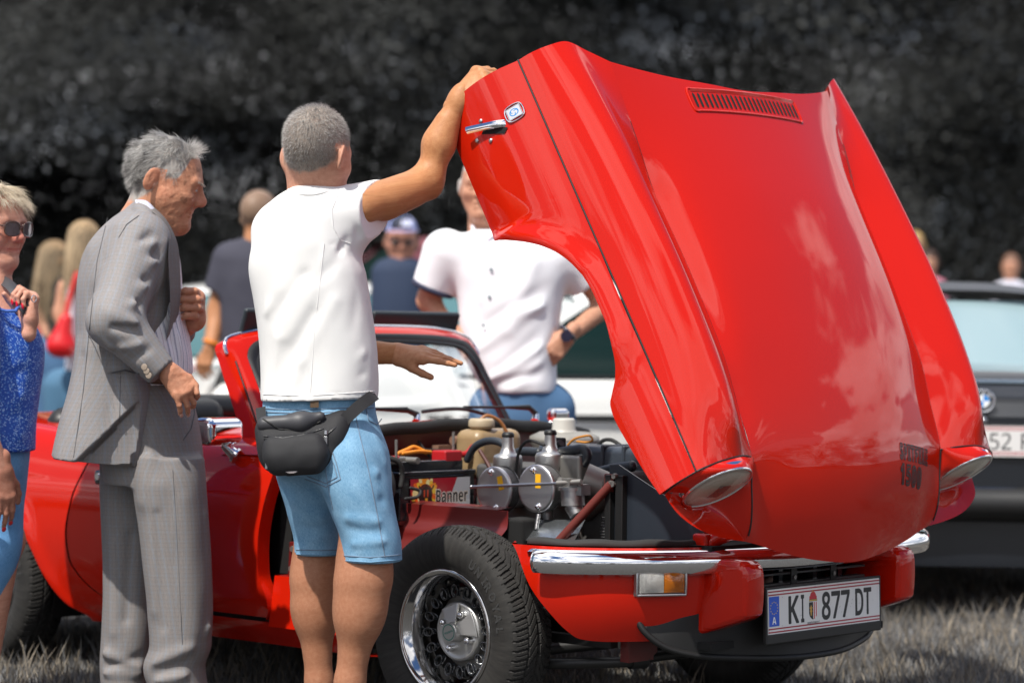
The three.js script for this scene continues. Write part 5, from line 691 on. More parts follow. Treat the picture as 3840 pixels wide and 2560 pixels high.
// ---------------------------------------------------------------- man in the white T-shirt holding up the bonnet
const shade = (base, f) => (x, y, z) => { const n = 1 + 0.10 * noise.noise(x * 14, y * 14, z * 14) + 0.06 * noise.noise(x * 60, y * 60, z * 60); const k = f ? f(x, y, z) : 1; return [base[0] * n * k, base[1] * n * k, base[2] * n * k]; };
const weave = (w, h, amp) => dataTex(w, h, (x, y) => 128 + amp * (((x & 3) < 2) !== ((y & 3) < 2) ? 0.6 : -0.6) + amp * 0.8 * noise.noise(x * 0.3, y * 0.09, 1) + amp * 0.6 * noise.noise(x * 0.08, y * 0.3, 5));
const knit = weave(256, 256, 50); knit.repeat.set(9, 9);
{
  const Z = 6.75, R1 = V(1, 0, 0.10).normalize(), F1 = V(0.10, 0, -1).normalize();
  const P = person('man seen from behind in white T-shirt and denim shorts, one arm raised', D(745, 1568, Z));
  const row = (y, l, r, d, dx = 0) => ({ p: D((l + r) / 2 + dx, y, Z), w: (r - l) / 2 / 871, d });
  // head and hair
  const hm = lookFrame(D(728, 361, Z - 0.02), V(0.48, -0.10, -0.87), V(0.05, 1, 0.02), 1.02);
  const hp = headPrims(hm, { nose: 0.9, neck: false });
  const sh = D(822, 478, Z - 0.01), elb = D(978, 418, Z + 0.20), wri = D(1054, 232, Z + 0.20), lsh = D(640, 520, Z + 0.04), lel = D(700, 800, Z + 0.20), lwr = D(905, 812, Z + 0.30);
  const body = [...hp, seg(D(724, 375, Z + 0.01), D(720, 440, Z + 0.02), 0.068, 0.070, 0.04), seg(D(720, 455, Z + 0.045), D(735, 900, Z), 0.05, 0.09, 0.03), seg(D(735, 900, Z), D(745, 1050, Z), 0.09, 0.085, 0.03), seg(sh, elb, 0.050, 0.040, 0.03), seg(D(885, 466, Z + 0.08), D(945, 440, Z + 0.16), 0.042, 0.038, 0.04), seg(D(984, 434, Z + 0.19), D(990, 440, Z + 0.19), 0.020, 0.014, 0.03), seg(D(985, 408, Z + 0.19), D(1010, 335, Z + 0.20), 0.038, 0.038, 0.04), seg(D(1000, 330, Z + 0.19), D(1022, 280, Z + 0.19), 0.030, 0.024, 0.04), seg(D(1012, 325, Z + 0.20), wri, 0.037, 0.025, 0.03), seg(wri, D(1062, 212, Z + 0.2), 0.030, 0.028, 0.03),
    seg(lel, lwr, 0.046, 0.030, 0.03), seg(lsh, lel, 0.045, 0.045, 0.03),
    seg(D(726, 1180, Z + 0.09), D(728, 1300, Z + 0.10), 0.060, 0.060, 0.03), seg(D(728, 1300, Z + 0.10), D(724, 1385, Z + 0.09), 0.055, 0.052, 0.05), seg(D(716, 1345, Z + 0.085), D(720, 1420, Z + 0.085), 0.046, 0.044, 0.05), seg(D(742, 1345, Z + 0.085), D(738, 1410, Z + 0.085), 0.038, 0.034, 0.04), seg(D(722, 1400, Z + 0.09), D(733, 1568, Z + 0.09), 0.050, 0.034, 0.04), seg(D(733, 1568, Z + 0.09), D(733, 1660, Z + 0.09), 0.034, 0.036, 0.03),
    seg(D(830, 1180, Z - 0.09), D(836, 1305, Z - 0.10), 0.062, 0.066, 0.03), seg(D(836, 1305, Z - 0.10), D(830, 1390, Z - 0.11), 0.060, 0.056, 0.05), seg(D(838, 1345, Z - 0.12), D(828, 1425, Z - 0.12), 0.052, 0.049, 0.05), seg(D(812, 1350, Z - 0.12), D(810, 1410, Z - 0.12), 0.040, 0.036, 0.04), seg(D(826, 1400, Z - 0.11), D(803, 1568, Z - 0.11), 0.054, 0.036, 0.04), seg(D(803, 1568, Z - 0.11), D(800, 1660, Z - 0.11), 0.036, 0.037, 0.03)];
  const scalp = (x, y, z) => { const t = V(x, y, z).applyMatrix4(hmI); if (t.y < -0.075 || t.y > 0.2) return 0; const line = t.z < 0.02 ? lerp(-0.058, 0.012, sstep(t.z, -0.075, 0.015)) : lerp(0.012, 0.078, sstep(t.z, 0.02, 0.062)); if (Math.abs(t.x) > 0.074 && t.y < 0.034 && t.z > -0.034) return 0; return sstep(t.y - line + 0.006 * noise.noise(x * 60, y * 60, z * 60), -0.006, 0.014); };
  const hmI = hm.clone().invert();
  const armSkin = [0.50, 0.235, 0.105], faceSkin = [0.55, 0.285, 0.20], legSkin = [0.40, 0.185, 0.105], hairC = [0.27, 0.235, 0.205];
  const colour = (x, y, z) => { const n = 1 + 0.07 * noise.noise(x * 9, y * 9, z * 9) + 0.04 * noise.noise(x * 70, y * 70, z * 70); let c = y > 1.34 && V(x, 0, z).distanceTo(V(hm.elements[12], 0, hm.elements[14])) < 0.118 ? mixc(faceSkin, hairC, scalp(x, y, z)) : y < 0.7 ? legSkin : armSkin; return sub(c, n); };
  const fld = headField(hm, body);
  const hb = [[0, 1, 2].map((k) => [hm.elements[12], hm.elements[13], hm.elements[14]][k] - 0.19), [0, 1, 2].map((k) => [hm.elements[12], hm.elements[13], hm.elements[14]][k] + 0.17)];
  // raised hand hooked over the rear edge of the bonnet
  const hd = hand(D(1056, 226, Z + 0.2), V(0.62, 0.74, -0.05), V(-0.55, 0.42, 0.72), -1, { s: 1.0, curl: [[0.9, 1.2, 0.7], [0.95, 1.2, 0.7], [1.0, 1.2, 0.7], [1.05, 1.2, 0.8]], spread: 0.05, thumb: { out: 0.5, curl: 0.3, down: 0.6 } });
  const h2 = hand(D(900, 810, Z + 0.3), V(1, -0.05, 0.06), V(0.02, 0.86, 0.50), 1, { s: 1.0, curl: [[0.05, 0.06, 0.05], [0.10, 0.08, 0.05], [0.22, 0.1, 0.06], [0.32, 0.12, 0.06]], spread: 0.06, thumb: { out: 0.42, curl: 0.18, down: 0.35 } });
  const [lo, hi] = boundsOf(body);
  const veins = [fold(D(1000, 390, Z + 0.155), D(1030, 290, Z + 0.16), 0.006, 0.0015), fold(D(980, 400, Z + 0.15), D(940, 440, Z + 0.1), 0.012, 0.003)];
  const g1 = skin(withFolds(fld, veins), lo, hi, 0.0115, { color: colour });
  onPerson(P, 'body', [g1, skin(fld, [hb[0][0], hm.elements[13] - 0.10, hb[0][2]], hb[1], 0.0034, { color: colour }), skinOf(hd.prims, 0.0036, { color: shade(armSkin) }), skinOf(h2.prims, 0.0034, { color: shade([0.52, 0.25, 0.13]) })], SKIN);
  // cropped grey hair
  const hair = strands(9000, 31, (R) => { const u = R() * 2 - 1, a = R() * 6.283, q = Math.sqrt(1 - u * u), v = V(q * Math.cos(a) * 0.077, u * 0.092 + 0.038, q * Math.sin(a) * 0.098 - 0.014), w = v.clone().applyMatrix4(hm); if (scalp(w.x, w.y, w.z) < 0.35 + 0.4 * R()) return null; const n = V(v.x / 0.0059, (v.y - 0.038) / 0.0085, (v.z + 0.014) / 0.0096).normalize(), d = n.clone().multiplyScalar(0.75).add(V(0, -0.35, v.z < 0 ? -0.25 : 0.35)).add(V(R() - 0.5, R() - 0.5, R() - 0.5).multiplyScalar(0.5)).transformDirection(hm); const t = (0.17 + 0.36 * R()) * lerp(0.75, 1.1, sstep(v.y, -0.03, 0.10)) + 0.16 * sstep(v.y, 0.03, 0.12); return { root: w.addScaledVector(n.transformDirection(hm), -0.002), dir: d, len: 0.005 + 0.006 * R() + 0.006 * sstep(v.y, 0.02, 0.1), bend: V(0, -0.3, 0), w: 0.0006, k: 2, tone: [t, t * 0.95, t * 0.91] }; });
  onPerson(P, 'hair', hair, HAIR);
  // T-shirt
  const st = [row(430, 674, 768, 0.066), row(440, 655, 786, 0.080), row(455, 632, 805, 0.094), row(482, 606, 815, 0.114), row(520, 588, 814, 0.130), row(575, 577, 823, 0.138), row(630, 573, 840, 0.140), row(690, 584, 850, 0.142), row(750, 592, 859, 0.142), row(820, 598, 867, 0.140), row(880, 600, 869, 0.142), row(930, 600, 866, 0.146)];
  const torso = loft(st, R1, F1, 2.3), slv = seg(D(800, 500, Z), D(890, 461, Z + 0.085), 0.086, 0.064, 0.05), slv2 = seg(D(632, 530, Z + 0.03), D(660, 650, Z + 0.16), 0.06, 0.06, 0.04);
  const hemA = D(600, 922, Z), hemB = D(866, 914, Z), cutP = D(874, 468, Z + 0.07), cutN = V(0.90, 0.10, 0.30).normalize();
  const F = (x0, y0, x1, y1, w, h, dz = -0.135) => fold(D(x0, y0, Z + dz), D(x1, y1, Z + dz), w * 1.0, h * 0.75);
  const folds = [wrinkle(0.0022, 7, 4, 7, 3.1), F(812, 560, 735, 640, 0.018, -0.007), F(800, 552, 770, 585, 0.012, -0.010, -0.10), F(825, 540, 800, 500, 0.012, -0.006, -0.07), F(735, 640, 655, 770, 0.022, 0.006), F(700, 630, 625, 740, 0.018, -0.006), F(690, 660, 610, 800, 0.018, 0.006), F(660, 640, 606, 720, 0.014, 0.006, -0.11), F(720, 720, 640, 860, 0.02, -0.005), F(770, 690, 690, 830, 0.018, 0.004), F(640, 780, 612, 900, 0.015, 0.006, -0.12), F(690, 830, 660, 905, 0.018, 0.005), F(800, 610, 850, 700, 0.02, 0.004, -0.09), F(840, 640, 800, 760, 0.02, -0.004, -0.1), F(855, 800, 780, 850, 0.014, 0.004, -0.1), F(860, 850, 760, 880, 0.012, -0.003, -0.1), F(622, 560, 640, 660, 0.02, 0.006, -0.11), F(660, 500, 700, 560, 0.03, 0.003, -0.13), F(830, 470, 862, 500, 0.012, -0.003, -0.02), F(815, 520, 858, 510, 0.010, 0.003, -0.03),
    F(752, 470, 762, 560, 0.007, -0.0022), F(762, 560, 800, 555, 0.007, -0.0022, -0.12), F(742, 560, 700, 915, 0.0045, 0.0022), F(602, 908, 866, 902, 0.004, -0.0016, -0.14)];
  const teeO = { folds, uvs: [torso, slv, slv2], uvScale: 1, cut: (x, y, z) => { const h = lerp(hemA.y, hemB.y, clamp((x - hemA.x) / (hemB.x - hemA.x), 0, 1)); const s = (x - cutP.x) * cutN.x + (y - cutP.y) * cutN.y + (z - cutP.z) * cutN.z; return Math.max(h - y, y > 1.3 ? s : -1); } }, tee = skinOf([torso, slv, slv2], 0.0075, teeO), teeF = clothOf([torso, slv, slv2], teeO), TEE2 = std([0.76, 0.75, 0.74], 0.85);
  onPerson(P, 't_shirt', tee, std([0.80, 0.79, 0.77], 0.85, 0, { bumpMap: knit, bumpScale: 0.0006, sheen: 0.2, sheenRoughness: 0.8 }));
  onPerson(P, 'collar', tube([D(664, 437, Z - 0.05), D(690, 445, Z - 0.085), D(720, 446, Z - 0.09), D(750, 440, Z - 0.075), D(768, 433, Z - 0.03)], 0.0055, 30, 6), std([0.78, 0.77, 0.75], 0.85));
  onPerson(P, 'seam', [seamLine(teeF, [[778, 442], [762, 480], [764, 520], [782, 552], [806, 560]], Z - 0.5, 0.0013), seamLine(teeF, [[744, 560], [734, 650], [722, 760], [712, 905]], Z - 0.5, 0.0011), seamLine(teeF, [[604, 905], [660, 908], [730, 907], [800, 903], [862, 898]], Z - 0.5, 0.0012)], TEE2);
  // denim shorts
  const dz = 0.0;
  const denim = canvasTex(512, 512, (c, w, h) => { const im = c.createImageData(w, h); for (let y = 0; y < h; y++) for (let x = 0; x < w; x++) { const t = (x + y * 2) % 6 < 3 ? 12 : -10, n = 12 * noise.noise(x * 0.02, y * 0.012, 2) + 30 * noise.noise(x * 0.6, y * 0.06, 4) + 16 * noise.noise(x * 0.08, y * 0.6, 9), k = n + t; const o = (y * w + x) * 4; im.data[o] = clamp(128 + k * 1.25, 0, 255); im.data[o + 1] = clamp(172 + k, 0, 255); im.data[o + 2] = clamp(203 + k * 0.8, 0, 255); im.data[o + 3] = 255; } c.putImageData(im, 0, 0); }, true); denim.repeat.set(4, 4);
  const pel = loft([row(905, 604, 860, 0.125), row(950, 603, 862, 0.130), row(1000, 610, 872, 0.138), row(1050, 626, 882, 0.140), row(1090, 644, 882, 0.125)], R1, F1, 2.2, 0.03);
  const legL = loft([{ p: D(722, 970, Z + 0.04), w: 0.070, d: 0.10 }, { p: D(718, 1040, Z + 0.06), w: 0.092, d: 0.118 }, { p: D(718, 1100, Z + 0.075), w: 0.090, d: 0.112 }, { p: D(725, 1175, Z + 0.09), w: 0.076, d: 0.098 }, { p: D(733, 1250, Z + 0.10), w: 0.066, d: 0.088 }, { p: D(734, 1290, Z + 0.10), w: 0.066, d: 0.087 }], R1, F1, 2.2, 0.05), legR = loft([{ p: D(785, 970, Z - 0.04), w: 0.070, d: 0.105 }, { p: D(800, 1040, Z - 0.06), w: 0.096, d: 0.126 }, { p: D(812, 1100, Z - 0.075), w: 0.094, d: 0.124 }, { p: D(832, 1175, Z - 0.09), w: 0.084, d: 0.108 }, { p: D(853, 1250, Z - 0.10), w: 0.078, d: 0.094 }, { p: D(856, 1310, Z - 0.10), w: 0.077, d: 0.093 }], R1, F1, 2.2, 0.05);
  const c1 = D(735, 1273, Z + 0.1).y, c2 = D(855, 1289, Z - 0.1).y, mid = (D(770, 1200, Z).x);
  const G = (x0, y0, x1, y1, w, h, dz = -0.16) => fold(D(x0, y0, Z + dz), D(x1, y1, Z + dz), w, h);
  const jf = [wrinkle(0.002, 9, 6, 9, 8.1), G(760, 1110, 870, 1085, 0.014, 0.006), G(775, 1140, 890, 1150, 0.014, -0.005), G(800, 1190, 905, 1200, 0.012, 0.005, -0.19), G(800, 1215, 910, 1225, 0.012, -0.004, -0.19), G(810, 1250, 915, 1240, 0.012, 0.005, -0.19), G(860, 1010, 885, 1060, 0.02, 0.005, -0.1), G(730, 1110, 790, 1150, 0.014, 0.006), G(680, 1150, 740, 1190, 0.012, 0.004, 0.0), G(680, 1210, 760, 1220, 0.012, -0.004, 0.0), G(690, 1245, 780, 1238, 0.010, 0.004, 0.0), G(755, 1100, 768, 1250, 0.014, -0.012, -0.05), G(818, 960, 888, 1275, 0.004, 0.0025, -0.15), G(612, 945, 862, 945, 0.004, 0.002, -0.14), G(792, 1278, 920, 1275, 0.004, -0.002, -0.19), G(680, 1262, 790, 1262, 0.004, -0.002, 0.01)];
  const shO = { folds: jf, uvs: [pel, legL, legR], cut: (x, y, z) => { const m = mid + (z + Z) * 0.0; return Math.max(y < lerp(c1, c2, 0.5) + 0.1 ? (x < D(772, 1250, Z).x && z < -Z + 0.02 ? c1 - y : c2 - y) : -1, -1); } }, shorts = skinOf([pel, legL, legR], 0.0075, shO), shF = clothOf([pel, legL, legR], shO);
  const DENIM = std([0.80, 0.84, 0.86], 0.85, 0, { map: denim, bumpMap: denim, bumpScale: 0.0008 });
  onPerson(P, 'denim_shorts', shorts, DENIM);
  const ST = std([0.16, 0.22, 0.30], 0.85), SH = (...p) => seamLine(shF, p, Z - 0.5, 0.0015);
  onPerson(P, 'back_pocket', [SH([700, 1100], [722, 1108], [748, 1118], [782, 1100], [772, 1062], [764, 1040]), SH([706, 1094], [724, 1101], [748, 1110], [774, 1095], [765, 1062])], ST);
  onPerson(P, 'seam', [SH([812, 935], [826, 1000], [846, 1080], [866, 1180], [884, 1280]), SH([790, 1276], [850, 1280], [920, 1274]), SH([680, 1262], [740, 1264], [785, 1262]), SH([606, 946], [700, 950], [800, 944], [858, 936]), SH([735, 950], [742, 1040], [752, 1110], [764, 1170]), SH([606, 938], [700, 942], [800, 936], [858, 928]), SH([840, 938], [846, 965], [866, 975], [876, 962])], ST);
  onPerson(P, 'hem', [SH([788, 1287], [850, 1291], [921, 1285]), SH([680, 1272], [740, 1275], [788, 1272])], DENIM);
  onPerson(P, 'leather_tab', box(0.022, 0.022, 0.004, ...D(722, 926, Z - 0.138).toArray()), std([0.10, 0.06, 0.03], 0.6));
  for (const [x, z] of [[733, 0.09], [800, -0.11]]) { const f = D(x, 1660, Z + z); onPerson(P, 'shoe', [box(0.095, 0.075, 0.27, f.x + 0.02, 0.04, f.z - 0.07, 0.035)], std(0.12, 0.7)); }
}
// waist bag slung low at his back
{
  const Z = 6.60, g = thing('waist_bag', 'black waist bag with zipped pockets slung at the back of the man in the T-shirt', 'waist bag');
  const o = D(690, 1020, Z); g.position.copy(o);
  const put = (n, geo, m, l) => { const q = Array.isArray(geo) ? merged(geo) : geo; q.translate(-o.x, -o.y, -o.z); return part(n, q, m, g, l); };
  const CLOTH = std([0.014, 0.014, 0.016], 0.72, 0, { bumpMap: knit, bumpScale: 0.0008 }), q = (x, y, dz = 0) => D(x, y, Z + dz);
  const sdf = (list, cell, cut) => skinOf(list, cell, { folds: [wrinkle(0.0016, 14, 14, 14, 2)], cut });
  const pouch = [seg(q(612, 985, 0.02), q(770, 975, 0.02), 0.030, 0.028, 0.02), seg(q(620, 1010, -0.005), q(765, 1000, 0.0), 0.034, 0.032, 0.03), seg(q(632, 1050, 0.0), q(745, 1050, 0.0), 0.040, 0.038, 0.04), seg(q(790, 960, 0.03), q(770, 1010, 0.02), 0.016, 0.024, 0.04)], pocket = [seg(q(625, 1022, -0.040), q(722, 1014, -0.040), 0.022, 0.022, 0.01), seg(q(640, 1070, -0.042), q(722, 1066, -0.042), 0.026, 0.026, 0.04), seg(q(632, 1047, -0.045), q(730, 1042, -0.045), 0.024, 0.024, 0.04)], flap = [seg(q(608, 974, -0.010), q(690, 970, -0.013), 0.021, 0.022, 0.03), seg(q(690, 970, -0.013), q(735, 957, -0.01), 0.022, 0.014, 0.03)];
  const bagF = field([...pouch, ...pocket, ...flap].map((p) => ({ ...p, k: 0.006 }))), bh = (x, y) => hit(bagF, x, y, Z - 0.3, Z + 0.2), ln = (p, r) => seamLine(bagF, p, Z - 0.3, r);
  put('pouch', sdf(pouch, 0.006), CLOTH); put('front_pocket', sdf(pocket, 0.006), CLOTH); put('flap', sdf(flap, 0.006), std([0.040, 0.040, 0.045], 0.5));
  const ZIP = std([0.03, 0.03, 0.032], 0.3), PIPE = std([0.006, 0.006, 0.006], 0.6);
  put('zip', ln([[606, 1001], [650, 1006], [700, 998], [742, 984]], 0.0028), ZIP); put('zip', ln([[620, 1032], [665, 1028], [728, 1024], [746, 1040], [742, 1075]], 0.0028), ZIP); put('zip', ln([[738, 1010], [757, 992], [780, 974]], 0.0026), ZIP);
  put('piping', [ln([[604, 962], [640, 985], [690, 990], [735, 968]], 0.0022), ln([[622, 1040], [634, 1080], [660, 1092], [720, 1088], [738, 1066]], 0.0018), ln([[622, 1036], [665, 1034], [728, 1030]], 0.0014), ln([[606, 1008], [650, 1013], [700, 1005]], 0.0014)], PIPE);
  put('mesh_panel', grid(16, 5, (u, v) => { const p = bh(lerp(636, 722, u), lerp(1046, 1058, v)); return [p.x, p.y, p.z + 0.0008]; }), std([0.05, 0.05, 0.052], 0.4, 0, { bumpMap: knit, bumpScale: 0.003 }));
  { const p = bh(748, 1003), r = bh(612, 1040); put('zip_puller', [box(0.0085, 0.032, 0.0035, p.x, p.y - 0.014, p.z + 0.006, 0.0015), bar(V(p.x, p.y + 0.006, p.z + 0.003), V(p.x, p.y + 0.016, p.z + 0.002), 0.005)], STEEL); put('zip_puller', [box(0.006, 0.026, 0.003, r.x, r.y - 0.028, r.z + 0.006, 0.001), bar(V(r.x, r.y - 0.016, r.z + 0.004), V(r.x, r.y - 0.006, r.z + 0.004), 0.0035)], STEEL); }
  put('bag_badge', [new THREE.CylinderGeometry(0.017, 0.017, 0.002, 24).scale(1, 1, 0.42).rotateX(Math.PI / 2).translate(...bh(668, 1080).toArray()), new THREE.CylinderGeometry(0.0135, 0.0135, 0.0026, 24).scale(1, 1, 0.36).rotateX(Math.PI / 2).translate(...bh(668, 1080).toArray())], std([0.40, 0.36, 0.36], 0.5));
  const strip = (pts, w) => grid(30, 2, (u, v) => { const p = spline3(pts.map((p) => p.toArray()), u), n = spline3(pts.map((p) => p.toArray()), Math.min(1, u + 0.01)), t = V(n[0] - p[0], n[1] - p[1], n[2] - p[2]); if (u > 0.98) { const m = spline3(pts.map((p) => p.toArray()), 0.97); t.set(p[0] - m[0], p[1] - m[1], p[2] - m[2]); } const s = V(0, 0, 1).cross(t).normalize(); return V(...p).addScaledVector(s, (v - 0.5) * w); });
  put('strap', [strip([q(770, 985, 0.0), q(800, 955, 0.0), q(830, 928, 0.02), q(852, 912, 0.05), q(862, 905, 0.10)], 0.032), strip([q(606, 985, 0.02), q(600, 960, 0.05), q(598, 935, 0.08)], 0.026)], CLOTH);
}
// ---------------------------------------------------------------- old man in the grey check suit
const plaid = canvasTex(512, 512, (c, w, h) => {
  const im = c.createImageData(w, h), P = 512 / 5;
  for (let y = 0; y < h; y++) for (let x = 0; x < w; x++) {
    let r = 128, g = 124, b = 121; const n = 22 * noise.noise(x * 0.5, y * 0.5, 2) + 12 * noise.noise(x * 0.06, y * 0.4, 3) + 12 * noise.noise(x * 0.4, y * 0.06, 5), tw = ((x + y) & 3) < 2 ? 10 : -10;
    const u = (x % P) / P, v = (y % P) / P, line = (q, a, e) => Math.abs(q - a) < e ? 1 : 0;
    const bl = line(u, 0.10, 0.03) + 0.6 * line(u, 0.22, 0.02) + 0.5 * line(v, 0.12, 0.03), br = 0.8 * line(u, 0.62, 0.03) + 0.6 * line(v, 0.6, 0.03), dk = line(u, 0.40, 0.02) + line(u, 0.80, 0.02) + line(v, 0.36, 0.02) + line(v, 0.85, 0.02);
    const sl = 16 * noise.noise(x * 0.9, y * 0.012, 7); r += -5 * bl + 5 * br - 10 * dk + n + tw + sl; g += 5 * bl - 2 * br - 10 * dk + n + tw + sl; b += 16 * bl - 4 * br - 9 * dk + n + tw + sl;
    const o = (y * w + x) * 4; im.data[o] = clamp(r, 0, 255); im.data[o + 1] = clamp(g, 0, 255); im.data[o + 2] = clamp(b, 0, 255); im.data[o + 3] = 255; }
  c.putImageData(im, 0, 0); }, true);
plaid.repeat.set(8.3, 8.3);
const stripes = canvasTex(256, 64, (c, w, h) => { c.fillStyle = '#ecebf0'; c.fillRect(0, 0, w, h); for (let k = 0; k < 4; k++) { c.fillStyle = '#5d5f88'; c.fillRect(k * 64 + 10, 0, 4, h); c.fillRect(k * 64 + 18, 0, 3, h); c.fillStyle = '#b9a7b4'; c.fillRect(k * 64 + 44, 0, 3, h); } });
stripes.repeat.set(9, 9);
{
  const Z = 7.32, S = 9599.8 / 7.32 * 0.6125, L1 = V(0, 0, 1), F1 = V(1, 0, 0);    // lateral axis towards the viewer, facing right
  const P = person('stooped old man in grey check suit with messy grey hair beside the red car door', D(360, 1600, Z));
  const row = (y, l, r, w, dz = 0) => ({ p: D((l + r) / 2, y, Z + dz), w, d: (r - l) / 2 / S * (1 + dz / Z) });
  const hm = lookFrame(D(381, 424, Z), V(0.962, -0.268, -0.04), V(0, 1, 0), 1.06), hmI = hm.clone().invert();
  const hp = headPrims(hm, { nose: 0.80, jaw: 1.08, neck: false, earZ: -0.020 });
  const T = (x, y, z) => V(x, y, z).applyMatrix4(hm);
  const wr = D(384, 850, Z - 0.26);
  const nk = seg(T(0, -0.06, -0.03), D(318, 520, Z), 0.058, 0.062, 0.03);
  const body = [...hp, nk, seg(D(318, 520, Z), D(300, 900, Z), 0.06, 0.08), seg(D(300, 900, Z), D(345, 1060, Z), 0.08, 0.075), seg(D(372, 1080, Z - 0.08), D(315, 1080, Z + 0.08), 0.045, 0.045), seg(D(390, 1110, Z - 0.09), D(410, 1640, Z - 0.10), 0.048, 0.04), seg(D(305, 1100, Z + 0.10), D(295, 1640, Z + 0.10), 0.055, 0.04), seg(D(330, 570, Z - 0.17), D(258, 738, Z - 0.30), 0.045, 0.042), seg(D(258, 738, Z - 0.30), wr, 0.042, 0.028), seg(D(330, 580, Z + 0.17), D(345, 760, Z + 0.24), 0.045, 0.042), seg(D(345, 760, Z + 0.24), D(428, 752, Z + 0.04), 0.040, 0.028)];
  const skinC = [0.55, 0.265, 0.16], hairS = [0.36, 0.34, 0.32];
  const scalp = (x, y, z) => { const t = V(x, y, z).applyMatrix4(hmI); if (t.y < -0.085 || (Math.abs(t.x) > 0.074 && t.y < 0.036 && t.z > -0.056 && t.z < 0.0)) return 0; const line = t.z < 0.03 ? lerp(-0.070, 0.020, sstep(t.z, -0.070, 0.015)) : lerp(0.020, 0.105, sstep(t.z, 0.03, 0.062)); return sstep(t.y - line + 0.008 * noise.noise(x * 50, y * 50, z * 50), -0.006, 0.010); };
  const colour = (x, y, z) => { const t = V(x, y, z).applyMatrix4(hmI), n = 1 + 0.13 * noise.noise(x * 22, y * 22, z * 22) + 0.10 * noise.noise(x * 75, y * 75, z * 75); let c = skinC;
    if (y > 1.38) { const red = Math.exp(-(Math.pow(t.y + 0.02, 2) + Math.pow(t.z - 0.11, 2)) / 0.0009) + 0.7 * Math.exp(-Math.pow((Math.abs(t.x) - 0.085) / 0.012, 2)) + 0.5 * Math.exp(-(Math.pow(t.y + 0.058, 2) / 0.00006 + Math.pow(t.z - 0.088, 2) / 0.0003)); c = mixc(c, [0.58, 0.22, 0.14], clamp(0.6 * red, 0, 1)); const sp = noise.noise(x * 38 + 4, y * 38, z * 38); if (sp > 0.42) c = sub(c, 0.68); c = mixc(c, hairS, scalp(x, y, z)); }
    return sub(c, n); };
  const cr = (a, b, w, h) => fold(T(...a), T(...b), w, h);
  const w0 = -0.05; const wr1 = []; for (const s of [1, -1]) wr1.push(cr([0.050 * s, 0.004, 0.078], [0.062 * s, 0.016, 0.060], 0.0035, -0.003), cr([0.050 * s, -0.003, 0.076], [0.064 * s, -0.006, 0.056], 0.0035, -0.003), cr([0.048 * s, -0.010, 0.076], [0.060 * s, -0.022, 0.056], 0.0035, -0.003), cr([0.022 * s, -0.012, 0.094], [0.044 * s, -0.018, 0.082], 0.004, -0.0035), cr([0.022 * s, -0.028, 0.096], [0.036 * s, -0.058, 0.080], 0.005, -0.006), cr([0.036 * s, -0.058, 0.080], [0.033 * s, -0.085, 0.066], 0.005, -0.004), cr([0.052 * s, -0.030, 0.060], [0.052 * s, -0.072, 0.040], 0.006, -0.004), cr([0.060 * s, -0.020, 0.040], [0.058 * s, -0.070, 0.020], 0.006, -0.003), cr([0.03 * s, 0.030, 0.088], [0.05 * s, 0.030, 0.074], 0.008, 0.004), cr([0.040 * s, -0.035, 0.075], [0.045 * s, -0.055, 0.065], 0.012, 0.005));
  wr1.push(cr([-0.04, 0.058, 0.082], [0.04, 0.058, 0.082], 0.004, -0.0022), cr([-0.038, 0.072, 0.078], [0.038, 0.072, 0.078], 0.004, -0.0018), cr([-0.036, 0.045, 0.086], [0.036, 0.045, 0.086], 0.004, -0.002), cr([0, 0.002, 0.098], [0, -0.010, 0.112], 0.008, 0.004), cr([-0.02, -0.075, 0.080], [0.02, -0.075, 0.080], 0.006, -0.005), cr([-0.03, -0.12, 0.03], [-0.02, -0.16, -0.01], 0.008, 0.006), cr([-0.045, -0.11, 0.0], [-0.04, -0.16, -0.03], 0.008, 0.005));
  body.earZ = -0.020; const fld = headField(hm, body), fH = withFolds(fld, [wrinkle(0.0009, 60, 60, 60, 1), ...wr1]);
  const hand1 = hand(D(384, 848, Z - 0.27), V(0.60, -0.76, 0.05), V(0.30, 0.25, 0.92), -1, { s: 0.88, curl: [[0.75, 0.8, 0.4], [0.7, 0.7, 0.4], [0.55, 0.55, 0.3], [0.35, 0.5, 0.3]], spread: 0.16, thumb: { out: 0.5, curl: 0.5, down: -0.1 } });
  const h2 = [seg(D(428, 752, Z + 0.06), D(447, 735, Z + 0.02), 0.026, 0.026, 0.03), seg(D(452, 684, Z + 0.01), D(446, 735, Z + 0.01), 0.024, 0.024, 0.03), seg(D(440, 690, Z + 0.02), D(438, 730, Z + 0.02), 0.020, 0.020, 0.03)];
  const tips = []; for (const [i, y] of [671, 690, 709, 728].entries()) { const x1 = [450, 457, 458, 450][i], x2 = [416, 411, 413, 418][i]; h2.push(seg(D(x1, y + 2, Z), D(x1 - 4, y - 2, Z - 0.035), 0.0115, 0.011, 0.010), seg(D(x1 - 4, y - 2, Z - 0.035), D(x2 + 10, y - 3, Z - 0.058), 0.011, 0.0105, 0.004), seg(D(x2 + 10, y - 3, Z - 0.058), D(x2, y, Z - 0.050), 0.0102, 0.0095, 0.004)); tips.push(D(x2 + 3, y - 2, Z - 0.0595)); }
  const handSkin = shade([0.56, 0.265, 0.165]);
  const [lo, hi] = boundsOf(body), c = V(hm.elements[12], hm.elements[13], hm.elements[14]);
  onPerson(P, 'body', [skin(fld, lo, hi, 0.013, { color: colour }), skin(fH, [c.x - 0.15, c.y - 0.17, c.z - 0.12], [c.x + 0.19, c.y + 0.17, c.z + 0.12], 0.0030, { color: colour }), skinOf(hand1.prims, 0.0032, { color: handSkin, folds: [wrinkle(0.0008, 70, 70, 70, 3)] }), skinOf(h2, 0.0032, { color: handSkin, folds: [wrinkle(0.0006, 70, 70, 70, 3)] })], SKIN);
